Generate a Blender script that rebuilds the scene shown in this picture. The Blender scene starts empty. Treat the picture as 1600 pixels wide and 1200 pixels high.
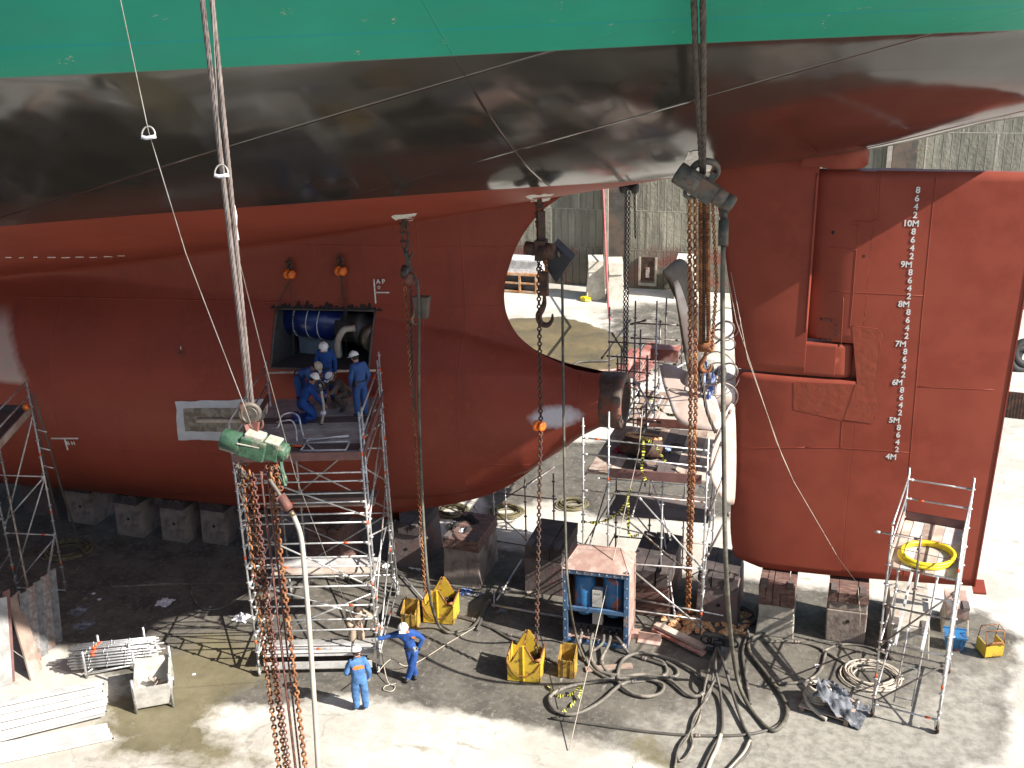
import bpy, bmesh, math, random
from mathutils import Vector, Matrix
random.seed(7)
rad = math.radians
scn = bpy.context.scene
col = scn.collection
# ------------------------------------------------------------------ camera
FPX = 1650.0; PITCH = rad(19.8); ROLL = rad(1.45); YAW = rad(18.2); CH = 16.0; CY = -26.05
_F = Vector((0, math.cos(PITCH), -math.sin(PITCH)))
_R0 = Vector((1, 0, 0)); _U0 = Vector((0, math.sin(PITCH), math.cos(PITCH)))
_R = _R0*math.cos(ROLL) - _U0*math.sin(ROLL)
_U = _U0*math.cos(ROLL) + _R0*math.sin(ROLL)
_rot = Matrix.Rotation(YAW, 3, 'Z')          # the world's X runs along the ship towards its stern
CF, CR, CU = _rot @ _F, _rot @ _R, _rot @ _U
CAM = Vector((0, CY, CH))
cd = bpy.data.cameras.new('camera'); cam = bpy.data.objects.new('camera', cd); col.objects.link(cam)
cam.matrix_world = Matrix((( CR.x, CU.x, -CF.x, CAM.x), (CR.y, CU.y, -CF.y, CAM.y), (CR.z, CU.z, -CF.z, CAM.z), (0, 0, 0, 1)))
cd.sensor_width = 36; cd.lens = 36*FPX/1600; cd.clip_end = 3000; cd.clip_start = .05
scn.camera = cam
# ------------------------------------------------------------------ light
SUN_EL = 37.5; SUN_AZ = -9.5        # azimuth measured from +X (astern), negative = a little on the camera's side
sv = Vector((math.cos(rad(SUN_EL))*math.cos(rad(SUN_AZ)), math.cos(rad(SUN_EL))*math.sin(rad(SUN_AZ)), math.sin(rad(SUN_EL))))
w = bpy.data.worlds.new('World'); scn.world = w; w.use_nodes = True
nt = w.node_tree; sky = nt.nodes.new('ShaderNodeTexSky'); sky.sky_type = 'NISHITA'; sky.sun_disc = False
sky.sun_elevation = rad(SUN_EL); sky.sun_rotation = rad(90 - SUN_AZ)
nt.links.new(sky.outputs[0], nt.nodes['Background'].inputs[0]); nt.nodes['Background'].inputs[1].default_value = 0.11
sl = bpy.data.lights.new('sun', 'SUN'); sl.energy = 5.0; sl.angle = rad(.5); sl.color = (1, .95, .87)
so = bpy.data.objects.new('sun', sl); col.objects.link(so); so.rotation_euler = sv.to_track_quat('Z', 'Y').to_euler()
scn.view_settings.view_transform = 'Standard'; scn.view_settings.look = 'None'; scn.view_settings.exposure = 1.05; scn.view_settings.gamma = 1
try: scn.view_settings.use_curve_mapping = False
except Exception: pass
# ------------------------------------------------------------------ surveying helpers (photo pixel -> place in the dock)
def ray(px, py): return CF + CR*((px-800)/FPX) - CU*((py-600)/FPX)
def G(px, py, z=0.0):
    d = ray(px, py); return CAM + d*((z-CH)/d.z)
def P(px, py, Y):
    d = ray(px, py); return CAM + d*((Y-CY)/d.y)
def PX(px, py, X):
    d = ray(px, py); return CAM + d*(X/d.x)
def prj(p):
    q = Vector(p)-CAM; k = q.dot(CF); return 800+FPX*q.dot(CR)/k, 600-FPX*q.dot(CU)/k
def ZA(p, py):
    lo, hi = -1, 15.8
    for _ in range(40):
        m = (lo+hi)/2
        if prj((p[0], p[1], m))[1] > py: lo = m
        else: hi = m
    return lo
V = Vector
def interp(t, xs):
    if t <= xs[0][0]: return xs[0][1]
    for (a, b), (c, d) in zip(xs, xs[1:]):
        if t <= c: return b + (d-b)*(t-a)/(c-a)
    return xs[-1][1]
def smooth(xs):
    # monotone-ish cubic through table
    n = len(xs); m = []
    for i in range(n):
        if i == 0: m.append((xs[1][1]-xs[0][1])/(xs[1][0]-xs[0][0]))
        elif i == n-1: m.append((xs[-1][1]-xs[-2][1])/(xs[-1][0]-xs[-2][0]))
        else: m.append((xs[i+1][1]-xs[i-1][1])/(xs[i+1][0]-xs[i-1][0]))
    def f(t):
        if t <= xs[0][0]: return xs[0][1]+m[0]*(t-xs[0][0])
        if t >= xs[-1][0]: return xs[-1][1]+m[-1]*(t-xs[-1][0])
        for i in range(n-1):
            if t <= xs[i+1][0]:
                h = xs[i+1][0]-xs[i][0]; s = (t-xs[i][0])/h
                return ((2*s**3-3*s*s+1)*xs[i][1]+(s**3-2*s*s+s)*h*m[i]+(-2*s**3+3*s*s)*xs[i+1][1]+(s**3-s*s)*h*m[i+1])
    return f
# ------------------------------------------------------------------ materials
MATS = {}
def srgb(h):
    return tuple(((c/255+.055)/1.055)**2.4 if c > 10 else c/3294.6 for c in h)
def mat(name, c, rough=.6, metal=0, c2=None, scale=6, amt=.5, bump=0, bscale=30, spec=.5, lo=.4, hi=.6, detail=6, c3=None, s3=1.2, lo3=.5, hi3=.6, stretch=None, coat=0, rvar=0):
    """c mixed with c2 by noise, then with c3 by a coarser noise; noise bump."""
    if name in MATS: return MATS[name]
    m = bpy.data.materials.new(name); m.use_nodes = True; n = m.node_tree.nodes; l = m.node_tree.links
    b = n['Principled BSDF']; b.inputs['Roughness'].default_value = rough; b.inputs['Metallic'].default_value = metal
    b.inputs['Specular IOR Level'].default_value = spec
    if coat: b.inputs['Coat Weight'].default_value = coat; b.inputs['Coat Roughness'].default_value = .15
    tc = n.new('ShaderNodeTexCoord'); mp = n.new('ShaderNodeMapping'); l.new(tc.outputs['Object'], mp.inputs[0])
    if stretch: mp.inputs['Scale'].default_value = stretch
    if c2 is None: c2 = tuple(x*.72 for x in c)
    def layer(base, cc, sc, a, z):
        t = n.new('ShaderNodeTexNoise'); t.inputs['Scale'].default_value = sc; t.inputs['Detail'].default_value = detail; t.inputs['Roughness'].default_value = .62
        l.new(mp.outputs[0], t.inputs['Vector'])
        r = n.new('ShaderNodeMapRange'); r.inputs[1].default_value = a; r.inputs[2].default_value = z; l.new(t.outputs[0], r.inputs[0])
        x = n.new('ShaderNodeMix'); x.data_type = 'RGBA'; l.new(r.outputs[0], x.inputs[0])
        if isinstance(base, tuple): x.inputs[6].default_value = (*base, 1)
        else: l.new(base, x.inputs[6])
        x.inputs[7].default_value = (*cc, 1)
        return x.outputs[2], t
    o, t = layer(c, c2, scale, lo, hi)
    if c3 is not None: o, t3 = layer(o, c3, s3, lo3, hi3)
    l.new(o, b.inputs['Base Color'])
    if rvar:
        r = n.new('ShaderNodeMapRange'); r.inputs[3].default_value = max(.03, rough-rvar); r.inputs[4].default_value = rough+rvar
        l.new(t.outputs[0], r.inputs[0]); l.new(r.outputs[0], b.inputs['Roughness'])
    if bump:
        t2 = n.new('ShaderNodeTexNoise'); t2.inputs['Scale'].default_value = bscale; t2.inputs['Detail'].default_value = 5; l.new(mp.outputs[0], t2.inputs['Vector'])
        bp = n.new('ShaderNodeBump'); bp.inputs['Strength'].default_value = bump; bp.inputs['Distance'].default_value = .02
        l.new(t2.outputs[0], bp.inputs['Height']); l.new(bp.outputs[0], b.inputs['Normal'])
    MATS[name] = m; return m
RED = (.268, .056, .034)
mat('red_antifouling', RED, .5, c2=(.225, .045, .027), scale=1.3, bump=.12, bscale=3.0, spec=.22, c3=(.27, .06, .036), s3=.35, lo3=.45, hi3=.7)
mat('red_cast', (.262, .055, .03), .5, c2=(.235, .055, .033), scale=4, bump=.8, bscale=5, spec=.25)
mat('white_paint', (.78, .78, .76), .5, c2=(.6, .6, .58), scale=14, amt=.3)
mat('primer_grey', (.5, .52, .56), .7, c2=(.42, .44, .48), scale=3)
mat('primer_white', (.72, .72, .68), .7, c2=(.4, .36, .32), scale=7, lo=.5, hi=.7)
mat('bare_steel', (.22, .21, .2), .45, .6, c2=(.12, .1, .09), scale=5)
mat('dark_steel', (.05, .05, .052), .5, .3, c2=(.09, .075, .065), scale=7)
mat('char', (.012, .011, .011), .9, c2=(.03, .025, .022), scale=9)
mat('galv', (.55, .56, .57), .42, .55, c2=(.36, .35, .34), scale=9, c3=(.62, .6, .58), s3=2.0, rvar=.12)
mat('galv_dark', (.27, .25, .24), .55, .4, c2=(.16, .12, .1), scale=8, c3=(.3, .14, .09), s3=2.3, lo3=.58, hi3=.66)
mat('galv_rusty', (.5, .49, .48), .5, .4, c2=(.33, .2, .15), scale=4, lo=.48, hi=.62)
mat('orange_band', (.85, .12, .03), .5)
mat('orange_paint', (.85, .2, .02), .4, c2=(.65, .13, .02), scale=8)
mat('rust_chain', (.32, .12, .045), .75, .2, c2=(.14, .05, .025), scale=11, c3=(.42, .2, .08), s3=4, bump=.3)
mat('rust_dark', (.09, .05, .038), .75, .3, c2=(.05, .035, .03), scale=10, c3=(.15, .07, .045), s3=3)
mat('rust_red', (.2, .075, .055), .7, .1, c2=(.11, .05, .04), scale=8)
mat('wire_rope', (.3, .25, .23), .5, .4, c2=(.14, .1, .09), scale=5, lo=.35, hi=.7)
mat('wire_dark', (.12, .1, .085), .6, .3, c2=(.06, .05, .045), scale=6)
mat('thin_wire', (.5, .48, .44), .45, .5, c2=(.28, .24, .2), scale=3)
mat('green_hoist', (.06, .125, .07), .5, c2=(.035, .075, .045), scale=7, c3=(.26, .23, .17), s3=3.0, lo3=.57, hi3=.7, bump=.3)
mat('dusty_top', (.42, .36, .3), .7, c2=(.16, .24, .14), scale=9, lo=.5, hi=.7)
mat('brown_hoist', (.15, .13, .105), .55, .2, c2=(.09, .075, .065), scale=7, c3=(.2, .12, .08), s3=3)
mat('yellow_steel', (.6, .4, .04), .5, c2=(.42, .27, .04), scale=4, lo=.5, hi=.7, c3=(.14, .08, .03), s3=3.2, lo3=.6, hi3=.68, bump=.2)
mat('yellow_dull', (.5, .32, .05), .6, c2=(.3, .17, .04), scale=5, c3=(.12, .06, .03), s3=4, lo3=.55, hi3=.66)
mat('yellow_clean', (.85, .66, .02), .45, c2=(.7, .5, .02), scale=6)
mat('yellow_green', (.75, .72, .1), .5)
mat('black_tape', (.02, .02, .02), .5)
mat('blue_coverall', (.028, .085, .3), .85, c2=(.018, .055, .2), scale=5, c3=(.06, .1, .22), s3=3, lo3=.55, hi3=.75, bump=.6, bscale=14, spec=.2)
mat('light_blue_coverall', (.09, .2, .42), .85, c2=(.06, .14, .3), scale=5, bump=.6, bscale=14, spec=.2)
mat('tan_coverall', (.4, .32, .24), .85, c2=(.28, .22, .17), scale=5, bump=.6, bscale=14, spec=.2)
mat('brown_coverall', (.16, .125, .1), .85, c2=(.11, .085, .07), scale=5, bump=.6, bscale=14, spec=.2)
mat('skin', (.42, .22, .15), .55, c2=(.36, .18, .12), scale=9)
mat('boot', (.03, .026, .024), .6)
mat('helmet_white', (.82, .82, .8), .35, c2=(.72, .72, .7), scale=7)
mat('helmet_cream', (.6, .52, .4), .45, c2=(.5, .42, .32), scale=7)
mat('reflective_orange', (.9, .22, .03), .5)
mat('eye_dark', (.02, .015, .012), .3)
mat('hair_dark', (.02, .015, .012), .7)
mat('glove', (.35, .35, .33), .8)
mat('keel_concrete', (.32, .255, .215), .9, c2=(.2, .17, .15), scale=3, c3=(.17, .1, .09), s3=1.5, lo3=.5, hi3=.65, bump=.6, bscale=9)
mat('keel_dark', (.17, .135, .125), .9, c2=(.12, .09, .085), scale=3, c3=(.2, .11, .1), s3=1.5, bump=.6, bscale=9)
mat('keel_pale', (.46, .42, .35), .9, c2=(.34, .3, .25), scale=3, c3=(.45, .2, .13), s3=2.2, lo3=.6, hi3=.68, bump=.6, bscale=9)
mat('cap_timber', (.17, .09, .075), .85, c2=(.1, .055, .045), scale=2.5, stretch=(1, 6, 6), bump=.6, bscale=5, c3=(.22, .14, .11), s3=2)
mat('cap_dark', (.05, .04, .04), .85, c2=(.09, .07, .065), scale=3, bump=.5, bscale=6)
mat('plank', (.34, .25, .2), .85, c2=(.22, .15, .12), scale=1.6, stretch=(1, 1, 1), bump=.4, bscale=9, c3=(.42, .34, .29), s3=1.1)
mat('plank_dark', (.13, .105, .1), .85, c2=(.09, .07, .065), scale=1.6, bump=.4, bscale=9)
mat('plank_pale', (.55, .47, .4), .85, c2=(.38, .29, .24), scale=2.2, bump=.4, bscale=9)
mat('toe_board', (.19, .09, .08), .8, c2=(.13, .065, .06), scale=3)
mat('deck_grey', (.42, .42, .41), .6, .1, c2=(.28, .275, .26), scale=3)
mat('deck_light', (.68, .67, .66), .55, .2, c2=(.5, .49, .48), scale=3)
mat('alu', (.74, .75, .76), .4, .35, c2=(.6, .6, .6), scale=4)
mat('blade_metal', (.62, .5, .44), .5, .1, c2=(.52, .38, .32), scale=1.2, c3=(.7, .62, .57), s3=.8)
mat('blade_dark', (.15, .125, .1), .6, .2, c2=(.1, .08, .07), scale=2)
mat('blue_shaft', (.012, .03, .16), .3, c2=(.01, .022, .11), scale=4)
mat('blue_tank', (.03, .16, .36), .5, c2=(.02, .11, .26), scale=3, c3=(.28, .08, .05), s3=2.6, lo3=.57, hi3=.61)
mat('blue_frame', (.07, .15, .27), .5, c2=(.05, .1, .19), scale=5, c3=(.25, .2, .18), s3=4, lo3=.56, hi3=.66)
mat('column_grey', (.12, .11, .095), .85, c2=(.08, .072, .06), scale=1.5, c3=(.17, .12, .09), s3=.8)
mat('pink_panel', (.4, .27, .22), .75, c2=(.33, .2, .165), scale=5, c3=(.5, .39, .34), s3=1.6)
mat('panel_shade', (.2, .2, .205), .6, .2, c2=(.12, .115, .11), scale=6)  # grey darkened so the leaning panels carry the hull's shade in their colour
mat('hair_brown', (.06, .035, .022), .7)
mat('interior_grey', (.2, .24, .26), .6, c2=(.15, .18, .2), scale=3)
mat('interior_dark', (.05, .05, .052), .8)
mat('brass_grey', (.26, .21, .13), .4, .5, c2=(.17, .13, .09), scale=6)
mat('boss_ring', (.15, .105, .085), .7, c2=(.09, .065, .052), scale=6, c3=(.24, .075, .05), s3=2.2, lo3=.52, hi3=.6, bump=.3)
mat('coil_olive', (.2, .175, .085), .65, c2=(.12, .1, .055), scale=5)
mat('hose_olive', (.1, .09, .07), .65, c2=(.06, .055, .045), scale=5, c3=(.15, .135, .1), s3=2)
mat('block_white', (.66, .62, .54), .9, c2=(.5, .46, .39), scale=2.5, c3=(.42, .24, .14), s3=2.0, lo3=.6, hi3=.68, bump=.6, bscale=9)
mat('rust_orange', (.45, .2, .07), .7, c2=(.5, .4, .3), scale=3, lo=.45, hi=.6)
mat('blue_worn', (.045, .1, .27), .85, c2=(.03, .07, .2), scale=4, bump=.6, bscale=14, spec=.2, c3=(.1, .13, .24), s3=3, lo3=.55, hi3=.75)
mat('hose', (.16, .145, .12), .65, c2=(.09, .08, .07), scale=5, c3=(.26, .23, .19), s3=2.5)
mat('hose_dark', (.07, .064, .057), .6, c2=(.1, .09, .078), scale=4)
mat('hose_pale', (.5, .45, .37), .7, c2=(.4, .34, .28), scale=4)
mat('hose_red', (.55, .12, .12), .6)
mat('red_beam', (.36, .13, .1), .6, c2=(.26, .085, .07), scale=3, c3=(.5, .28, .24), s3=2)
mat('rag_white', (.8, .79, .77), .9, c2=(.55, .55, .6), scale=5, bump=.6, bscale=15)
mat('rag_blue', (.04, .09, .36), .85, c2=(.3, .36, .5), scale=6, lo=.45, hi=.6)
mat('rag_red', (.4, .03, .06), .85)
mat('rag_grey', (.22, .22, .24), .8, c2=(.1, .1, .11), scale=5)
mat('tarp_grey', (.15, .16, .185), .7, c2=(.05, .055, .065), scale=4, lo=.45, hi=.55, bump=.5, bscale=6)
mat('tarp_dark', (.04, .04, .045), .6)
mat('rubber', (.02, .02, .02), .7)
mat('castor_grey', (.32, .3, .28), .7)
mat('rubble', (.55, .24, .1), .95, c2=(.62, .42, .25), scale=9, bump=1.0, bscale=20)
mat('box_grey', (.55, .53, .49), .6, c2=(.4, .38, .35), scale=4)
# ------------------------------------------------------------------ mesh builder
ORG = {}
class M:
    def __init__(s): s.v = []; s.f = []; s.m = []; s.sm = []
    def face(s, idx, mi=0, sm=False): s.f.append(idx); s.m.append(mi); s.sm.append(sm)
    def quad(s, a, b, c, d, mi=0):
        i = len(s.v); s.v += [V(a), V(b), V(c), V(d)]; s.face((i, i+1, i+2, i+3), mi); return s
    def hexa(s, b4, t4, mi=0):
        i = len(s.v); s.v += [V(p) for p in b4] + [V(p) for p in t4]
        for q in ((3,2,1,0), (4,5,6,7), (0,1,5,4), (1,2,6,5), (2,3,7,6), (3,0,4,7)): s.face(tuple(i+k for k in q), mi)
        return s
    def obox(s, c, ax, ay, az, mi=0):
        """box centred at c with half-axes ax, ay, az"""
        c, ax, ay, az = V(c), V(ax), V(ay), V(az)
        return s.hexa([c-ax-ay-az, c+ax-ay-az, c+ax+ay-az, c-ax+ay-az], [c-ax-ay+az, c+ax-ay+az, c+ax+ay+az, c-ax+ay+az], mi)
    def box(s, lo, hi, mi=0):
        c = (V(lo)+V(hi))/2; h = (V(hi)-V(lo))/2
        return s.obox(c, (h.x, 0, 0), (0, h.y, 0), (0, 0, h.z), mi)
    def beam(s, p, q, wd, ht, mi=0, up=(0, 0, 1)):
        p, q = V(p), V(q); d = q-p; L = d.length; d.normalize()
        x = d.cross(V(up)); x = x.normalized() if x.length > 1e-4 else d.orthogonal().normalized(); y = x.cross(d)
        return s.obox((p+q)/2, d*(L/2), x*(wd/2), y*(ht/2), mi)
    def tube(s, pts, r, n=8, mi=0, cap=True, rs=None):
        pts = [V(p) for p in pts]; k = len(pts); base = len(s.v)
        t0 = (pts[1]-pts[0]).normalized(); x = t0.orthogonal().normalized()
        for i in range(k):
            t = (pts[min(i+1, k-1)]-pts[max(i-1, 0)]); t = t.normalized() if t.length > 1e-9 else t0
            x = x - t*x.dot(t); x = x.normalized() if x.length > 1e-6 else t.orthogonal().normalized()
            y = t.cross(x); rr = rs[i] if rs else r
            for j in range(n):
                a = 2*math.pi*j/n; s.v.append(pts[i]+x*(rr*math.cos(a))+y*(rr*math.sin(a)))
        for i in range(k-1):
            for j in range(n):
                a = base+i*n+j; b = base+i*n+(j+1) % n; s.face((a, b, b+n, a+n), mi, True)
        if cap:
            s.face(tuple(base+j for j in range(n))[::-1], mi); s.face(tuple(base+(k-1)*n+j for j in range(n)), mi)
        return s
    def rod(s, p, q, r, n=8, mi=0): return s.tube([p, q], r, n, mi)
    def ring(s, pts, r, n=5, mi=0):
        """closed tube"""
        pts = [V(p) for p in pts]; k = len(pts); base = len(s.v)
        nrm = (pts[0]-pts[k//3]).cross(pts[2*k//3]-pts[k//3]).normalized()
        for i in range(k):
            t = (pts[(i+1) % k]-pts[i-1]).normalized(); x = t.cross(nrm).normalized(); y = t.cross(x)
            for j in range(n):
                a = 2*math.pi*j/n; s.v.append(pts[i]+x*(r*math.cos(a))+y*(r*math.sin(a)))
        for i in range(k):
            for j in range(n):
                a = base+i*n+j; b = base+i*n+(j+1) % n; c = base+((i+1) % k)*n; s.face((a, b, c+(j+1) % n, c+j), mi, True)
        return s
    def torus(s, c, ax, R, r, n=24, k=6, mi=0, sq=1.0):
        ax = V(ax).normalized(); x = ax.orthogonal().normalized(); y = ax.cross(x)
        return s.ring([V(c)+x*(R*math.cos(2*math.pi*i/n))+y*(R*sq*math.sin(2*math.pi*i/n)) for i in range(n)], r, k, mi)
    def lathe(s, c, ax, prof, n=24, mi=0, x=None):
        """prof = [(distance along the axis, radius)]"""
        c = V(c); ax = V(ax).normalized(); x = (V(x) if x else ax.orthogonal()).normalized(); y = ax.cross(x); base = len(s.v); k = len(prof)
        for d, r in prof:
            for j in range(n):
                a = 2*math.pi*j/n; s.v.append(c+ax*d+x*(r*math.cos(a))+y*(r*math.sin(a)))
        for i in range(k-1):
            for j in range(n):
                a = base+i*n+j; b = base+i*n+(j+1) % n; s.face((a, b, b+n, a+n), mi, True)
        s.face(tuple(base+j for j in range(n))[::-1], mi); s.face(tuple(base+(k-1)*n+j for j in range(n)), mi)
        return s
    def prism(s, poly, d, mi=0):
        d = V(d); i = len(s.v); n = len(poly); s.v += [V(p) for p in poly] + [V(p)+d for p in poly]
        s.face(tuple(range(i, i+n))[::-1], mi); s.face(tuple(range(i+n, i+2*n)), mi)
        for j in range(n): s.face((i+j, i+(j+1) % n, i+n+(j+1) % n, i+n+j), mi)
        return s
    def chain(s, pts, link=.1, r=.012, wd=.035, mi=0):
        """welded links along a path"""
        pts = [V(p) for p in pts]; acc = [0]
        for a, b in zip(pts, pts[1:]): acc.append(acc[-1]+(b-a).length)
        pitch = link-2.2*r; n = max(2, int(acc[-1]/pitch)); j = 0
        for i in range(n):
            d = (i+.5)*acc[-1]/n
            while j < len(acc)-2 and acc[j+1] < d: j += 1
            t = (pts[j+1]-pts[j]).normalized(); c = pts[j]+t*(d-acc[j])
            x = t.cross(V((.3, .9, .1))).normalized(); y = t.cross(x)
            ca = math.cos(.6); sa = math.sin(.6); x, y = x*ca+y*sa, y*ca-x*sa
            if i % 2: x, y = y, -x
            h = link/2-r-wd; q = []
            for k in range(8):
                a = math.pi*k/4+math.pi/8; q.append(c+x*(wd*math.cos(a))+t*(wd*math.sin(a)+(h if math.sin(a) > 0 else -h)))
            s.ring(q, r, 5, mi)
        return s
    def blob(s, c, rx, ry, rz, mi=0, n=10, k=7, jit=0, rnd=None):
        c = V(c); base = len(s.v); rnd = rnd or random
        for i in range(k+1):
            th = math.pi*i/k
            for j in range(n):
                ph = 2*math.pi*j/n; f = 1+(rnd.uniform(-jit, jit) if jit else 0)
                s.v.append(c+V((rx*math.sin(th)*math.cos(ph), ry*math.sin(th)*math.sin(ph), rz*math.cos(th)))*f)
        for i in range(k):
            for j in range(n):
                a = base+i*n+j; b = base+i*n+(j+1) % n; s.face((a, b, b+n, a+n), mi, jit == 0)
        return s
    def sheet(s, c, R, h, mi=0, n=9, rnd=None, crumple=.5):
        """crumpled cloth lying on the ground"""
        rnd = rnd or random; c = V(c); base = len(s.v)
        for i in range(n):
            for j in range(n):
                x = (i/(n-1)-.5)*2; y = (j/(n-1)-.5)*2; e = 1-max(abs(x), abs(y))
                s.v.append(c+V((R*x*(.75+rnd.uniform(-.3, .3)*crumple), R*y*(.75+rnd.uniform(-.3, .3)*crumple), .006+h*rnd.random()*(.25+e))))
        for i in range(n-1):
            for j in range(n-1):
                a = base+i*n+j; s.face((a, a+n, a+n+1, a+1), mi, False)
        return s
    def build(s, name, mats, parent=None, org=None, weld=False):
        if isinstance(mats, str): mats = [mats]
        if parent is not None: o0 = ORG[parent.name]
        elif org is not None: o0 = V(org)
        else:
            n = len(s.v); o0 = V((sum(p.x for p in s.v)/n, sum(p.y for p in s.v)/n, min(p.z for p in s.v)))
        me = bpy.data.meshes.new(name); me.from_pydata([tuple(p-o0) for p in s.v], [], s.f)
        for k in mats: me.materials.append(MATS[k] if isinstance(k, str) else k)
        me.polygons.foreach_set('material_index', s.m); me.polygons.foreach_set('use_smooth', s.sm)
        bm = bmesh.new(); bm.from_mesh(me)
        if weld: bmesh.ops.remove_doubles(bm, verts=bm.verts, dist=1e-4)
        bmesh.ops.recalc_face_normals(bm, faces=bm.faces); bm.to_mesh(me); bm.free(); me.update()
        o = bpy.data.objects.new(name, me); col.objects.link(o); ORG[o.name] = o0
        if parent is not None: o.parent = parent
        else: o.location = o0
        return o
def thing(name, label, cat, loc, group=None):
    o = bpy.data.objects.new(name, None); col.objects.link(o); o.location = loc; o.empty_display_size = .2
    o['label'] = label; o['category'] = cat
    if group: o['group'] = group
    ORG[o.name] = V(loc); return o
def tag(o, label, cat, group=None):
    o['label'] = label; o['category'] = cat
    if group: o['group'] = group
    return o
def struct(o, kind='structure'): o['kind'] = kind; return o
def lerp(a, b, t): return V(a)*(1-t)+V(b)*t
def curve(pts, n=12):
    """Catmull-Rom through points"""
    pts = [V(p) for p in pts]; q = [pts[0]*2-pts[1]]+pts+[pts[-1]*2-pts[-2]]; out = []
    for i in range(1, len(q)-2):
        a, b, c, d = q[i-1], q[i], q[i+1], q[i+2]
        for k in range(n):
            t = k/n; out.append(.5*((2*b)+(c-a)*t+(2*a-5*b+4*c-d)*t*t+(3*b-a-3*c+d)*t**3))
    out.append(pts[-1]); return out
def text_mesh(name, s, size, o, x, y, mt, parent, ext=.002, align='LEFT'):
    """lettering as mesh: o origin, x reading direction, y up direction"""
    cu = bpy.data.curves.new(name, 'FONT'); cu.body = s; cu.size = size; cu.extrude = ext; cu.offset = .0035*size/.15; cu.align_x = align
    ob = bpy.data.objects.new(name, cu); col.objects.link(ob); bpy.context.view_layer.update()
    me = bpy.data.meshes.new_from_object(ob.evaluated_get(bpy.context.evaluated_depsgraph_get()))
    bpy.data.objects.remove(ob); x = V(x).normalized(); y = V(y).normalized(); z = x.cross(y)
    vs = [V(o)+x*v.co.x+y*v.co.y+z*v.co.z for v in me.vertices]
    return vs, [tuple(p.vertices) for p in me.polygons]
# ================================================================== the ship
ZC = smooth([(-40, 7.2), (-26, 8.6), (-20, 9.35), (-16, 9.95), (-12, 10.55), (-7, 11.42), (-3.3, 12.08), (.3, 12.66), (2.4, 13.2), (5.2, 14.05), (6.9, 16.4), (8.8, 20.2)])
VG = smooth([(-40, 17), (-26, 16.2), (-18, 15.2), (-11.6, 12.6), (-9, 10.9), (-6, 8.6), (-2.8, 6.3), (0, 4.9), (3.2, 3.6), (6, 2.3), (8.2, .9)])
VD = smooth([(-46, 19), (-26, 17.5), (-12, 16), (-6, 15), (0, 13.6), (4, 12.2), (9, 10.2)])
def ztop(u): return 15.25
def vc(u, z):
    zc = ZC(u)
    if z <= zc: return -2.2*(zc-z)
    if zc > 15.2: zc = max(zc, 15.26)
    d = max(15.25-zc, .4); g = VG(u); q = .58
    if z <= 15.25: return g*((z-zc)/d)**q
    e = min(1.15, (z-15.25)/5.25)
    if zc > 15.25: return VD(u)*max(0, min(1, (z-zc)/max(.2, 20.4-zc)))**.5 if z > zc else 0
    return g+(VD(u)-g)*(1-(1-e)**1.25 if e < 1 else 1)
UE = smooth([(1.55, -12.6), (1.8, -11.9), (2.13, -10.77), (2.55, -9.6), (3.0, -8.77), (3.54, -8.11), (4.12, -7.45), (4.41, -7.06), (4.86, -6.55), (5.18, -5.95)])
APT = [(6.66, -5.95), (6.71, -6.47), (6.83, -7.04), (6.96, -7.41), (7.07, -7.7), (7.22, -7.97), (7.59, -8.39), (8.19, -8.68), (8.9, -8.7), (9.6, -8.5), (10.21, -8.22), (10.9, -7.69), (11.41, -7.01), (11.8, -6.4)]
apf = smooth(APT)
def uend(z):
    if z < 5.18: return UE(z)
    if z < 6.66: return -5.95
    return apf(z)
def smax(a, b, k):
    h = max(k-abs(a-b), 0)/k; return max(a, b)+h*h*k/4
def vs(u, z):
    d = uend(z)-u
    xf = -5.4-u
    Ry = interp(xf, [(0, .74), (1.2, .8), (3, 1.0), (6, 1.28), (9, 1.75), (12, 2.3), (18, 3.4), (30, 5.2)])
    Rz = interp(xf, [(0, .74), (.6, .75), (1.1, .93), (1.65, 1.2), (2.7, 1.75), (4.5, 2.4), (8, 3.0), (30, 5.0)])
    zc_ = interp(xf, [(0, 5.92), (.6, 5.92), (1.1, 5.8), (1.65, 5.62), (2.7, 5.35), (5, 5.2), (30, 5.6)])
    t = 1-((z-zc_)/Rz)**2; bulb = Ry*math.sqrt(t) if t > 0 else -Ry*math.sqrt(min(-t, 9))*.8
    if xf < 0: bulb = -1
    dd = max(d, 0)
    wd = (.5*(1-math.exp(-dd/2.2))+.085*dd)*math.sqrt(min(1, dd/.35)) + .0
    if d < 0: wd = -1+d
    v = smax(wd, bulb, .15+min(.75, xf*.15)) if xf > .2 else max(wd, bulb)
    if z < 3.0:
        k = max(0, min(1, (z-1.42)/1.58)); v = min(v, v*(.45+.55*math.sqrt(1-(1-k)**2)))
    return v
def kf(u): return interp(u, [(-24, 3.0), (-16, 2.2), (-11.5, .9), (-9, .25), (-6, .15)])
def vhull(u, z): return smax(vs(u, z), vc(u, z), kf(u))
def HIT(px, py, off=0.0):
    """first point of the camera ray on the port side of the hull"""
    d = ray(px, py); t = 8.0; last = None
    while t < 60:
        p = CAM+d*t
        if p.z < 16.5 and p.z > 1.4 and -p.y <= vhull(p.x, p.z): break
        t += .1
    a, b = t-.1, t
    for _ in range(25):
        m = (a+b)/2; p = CAM+d*m
        if -p.y <= vhull(p.x, p.z): b = m
        else: a = m
    return CAM+d*(b-off)
ship = thing('ship', 'huge ship stern in red antifouling with black boot top and green topside', 'ship', (-6, 0, 1.5))
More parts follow.
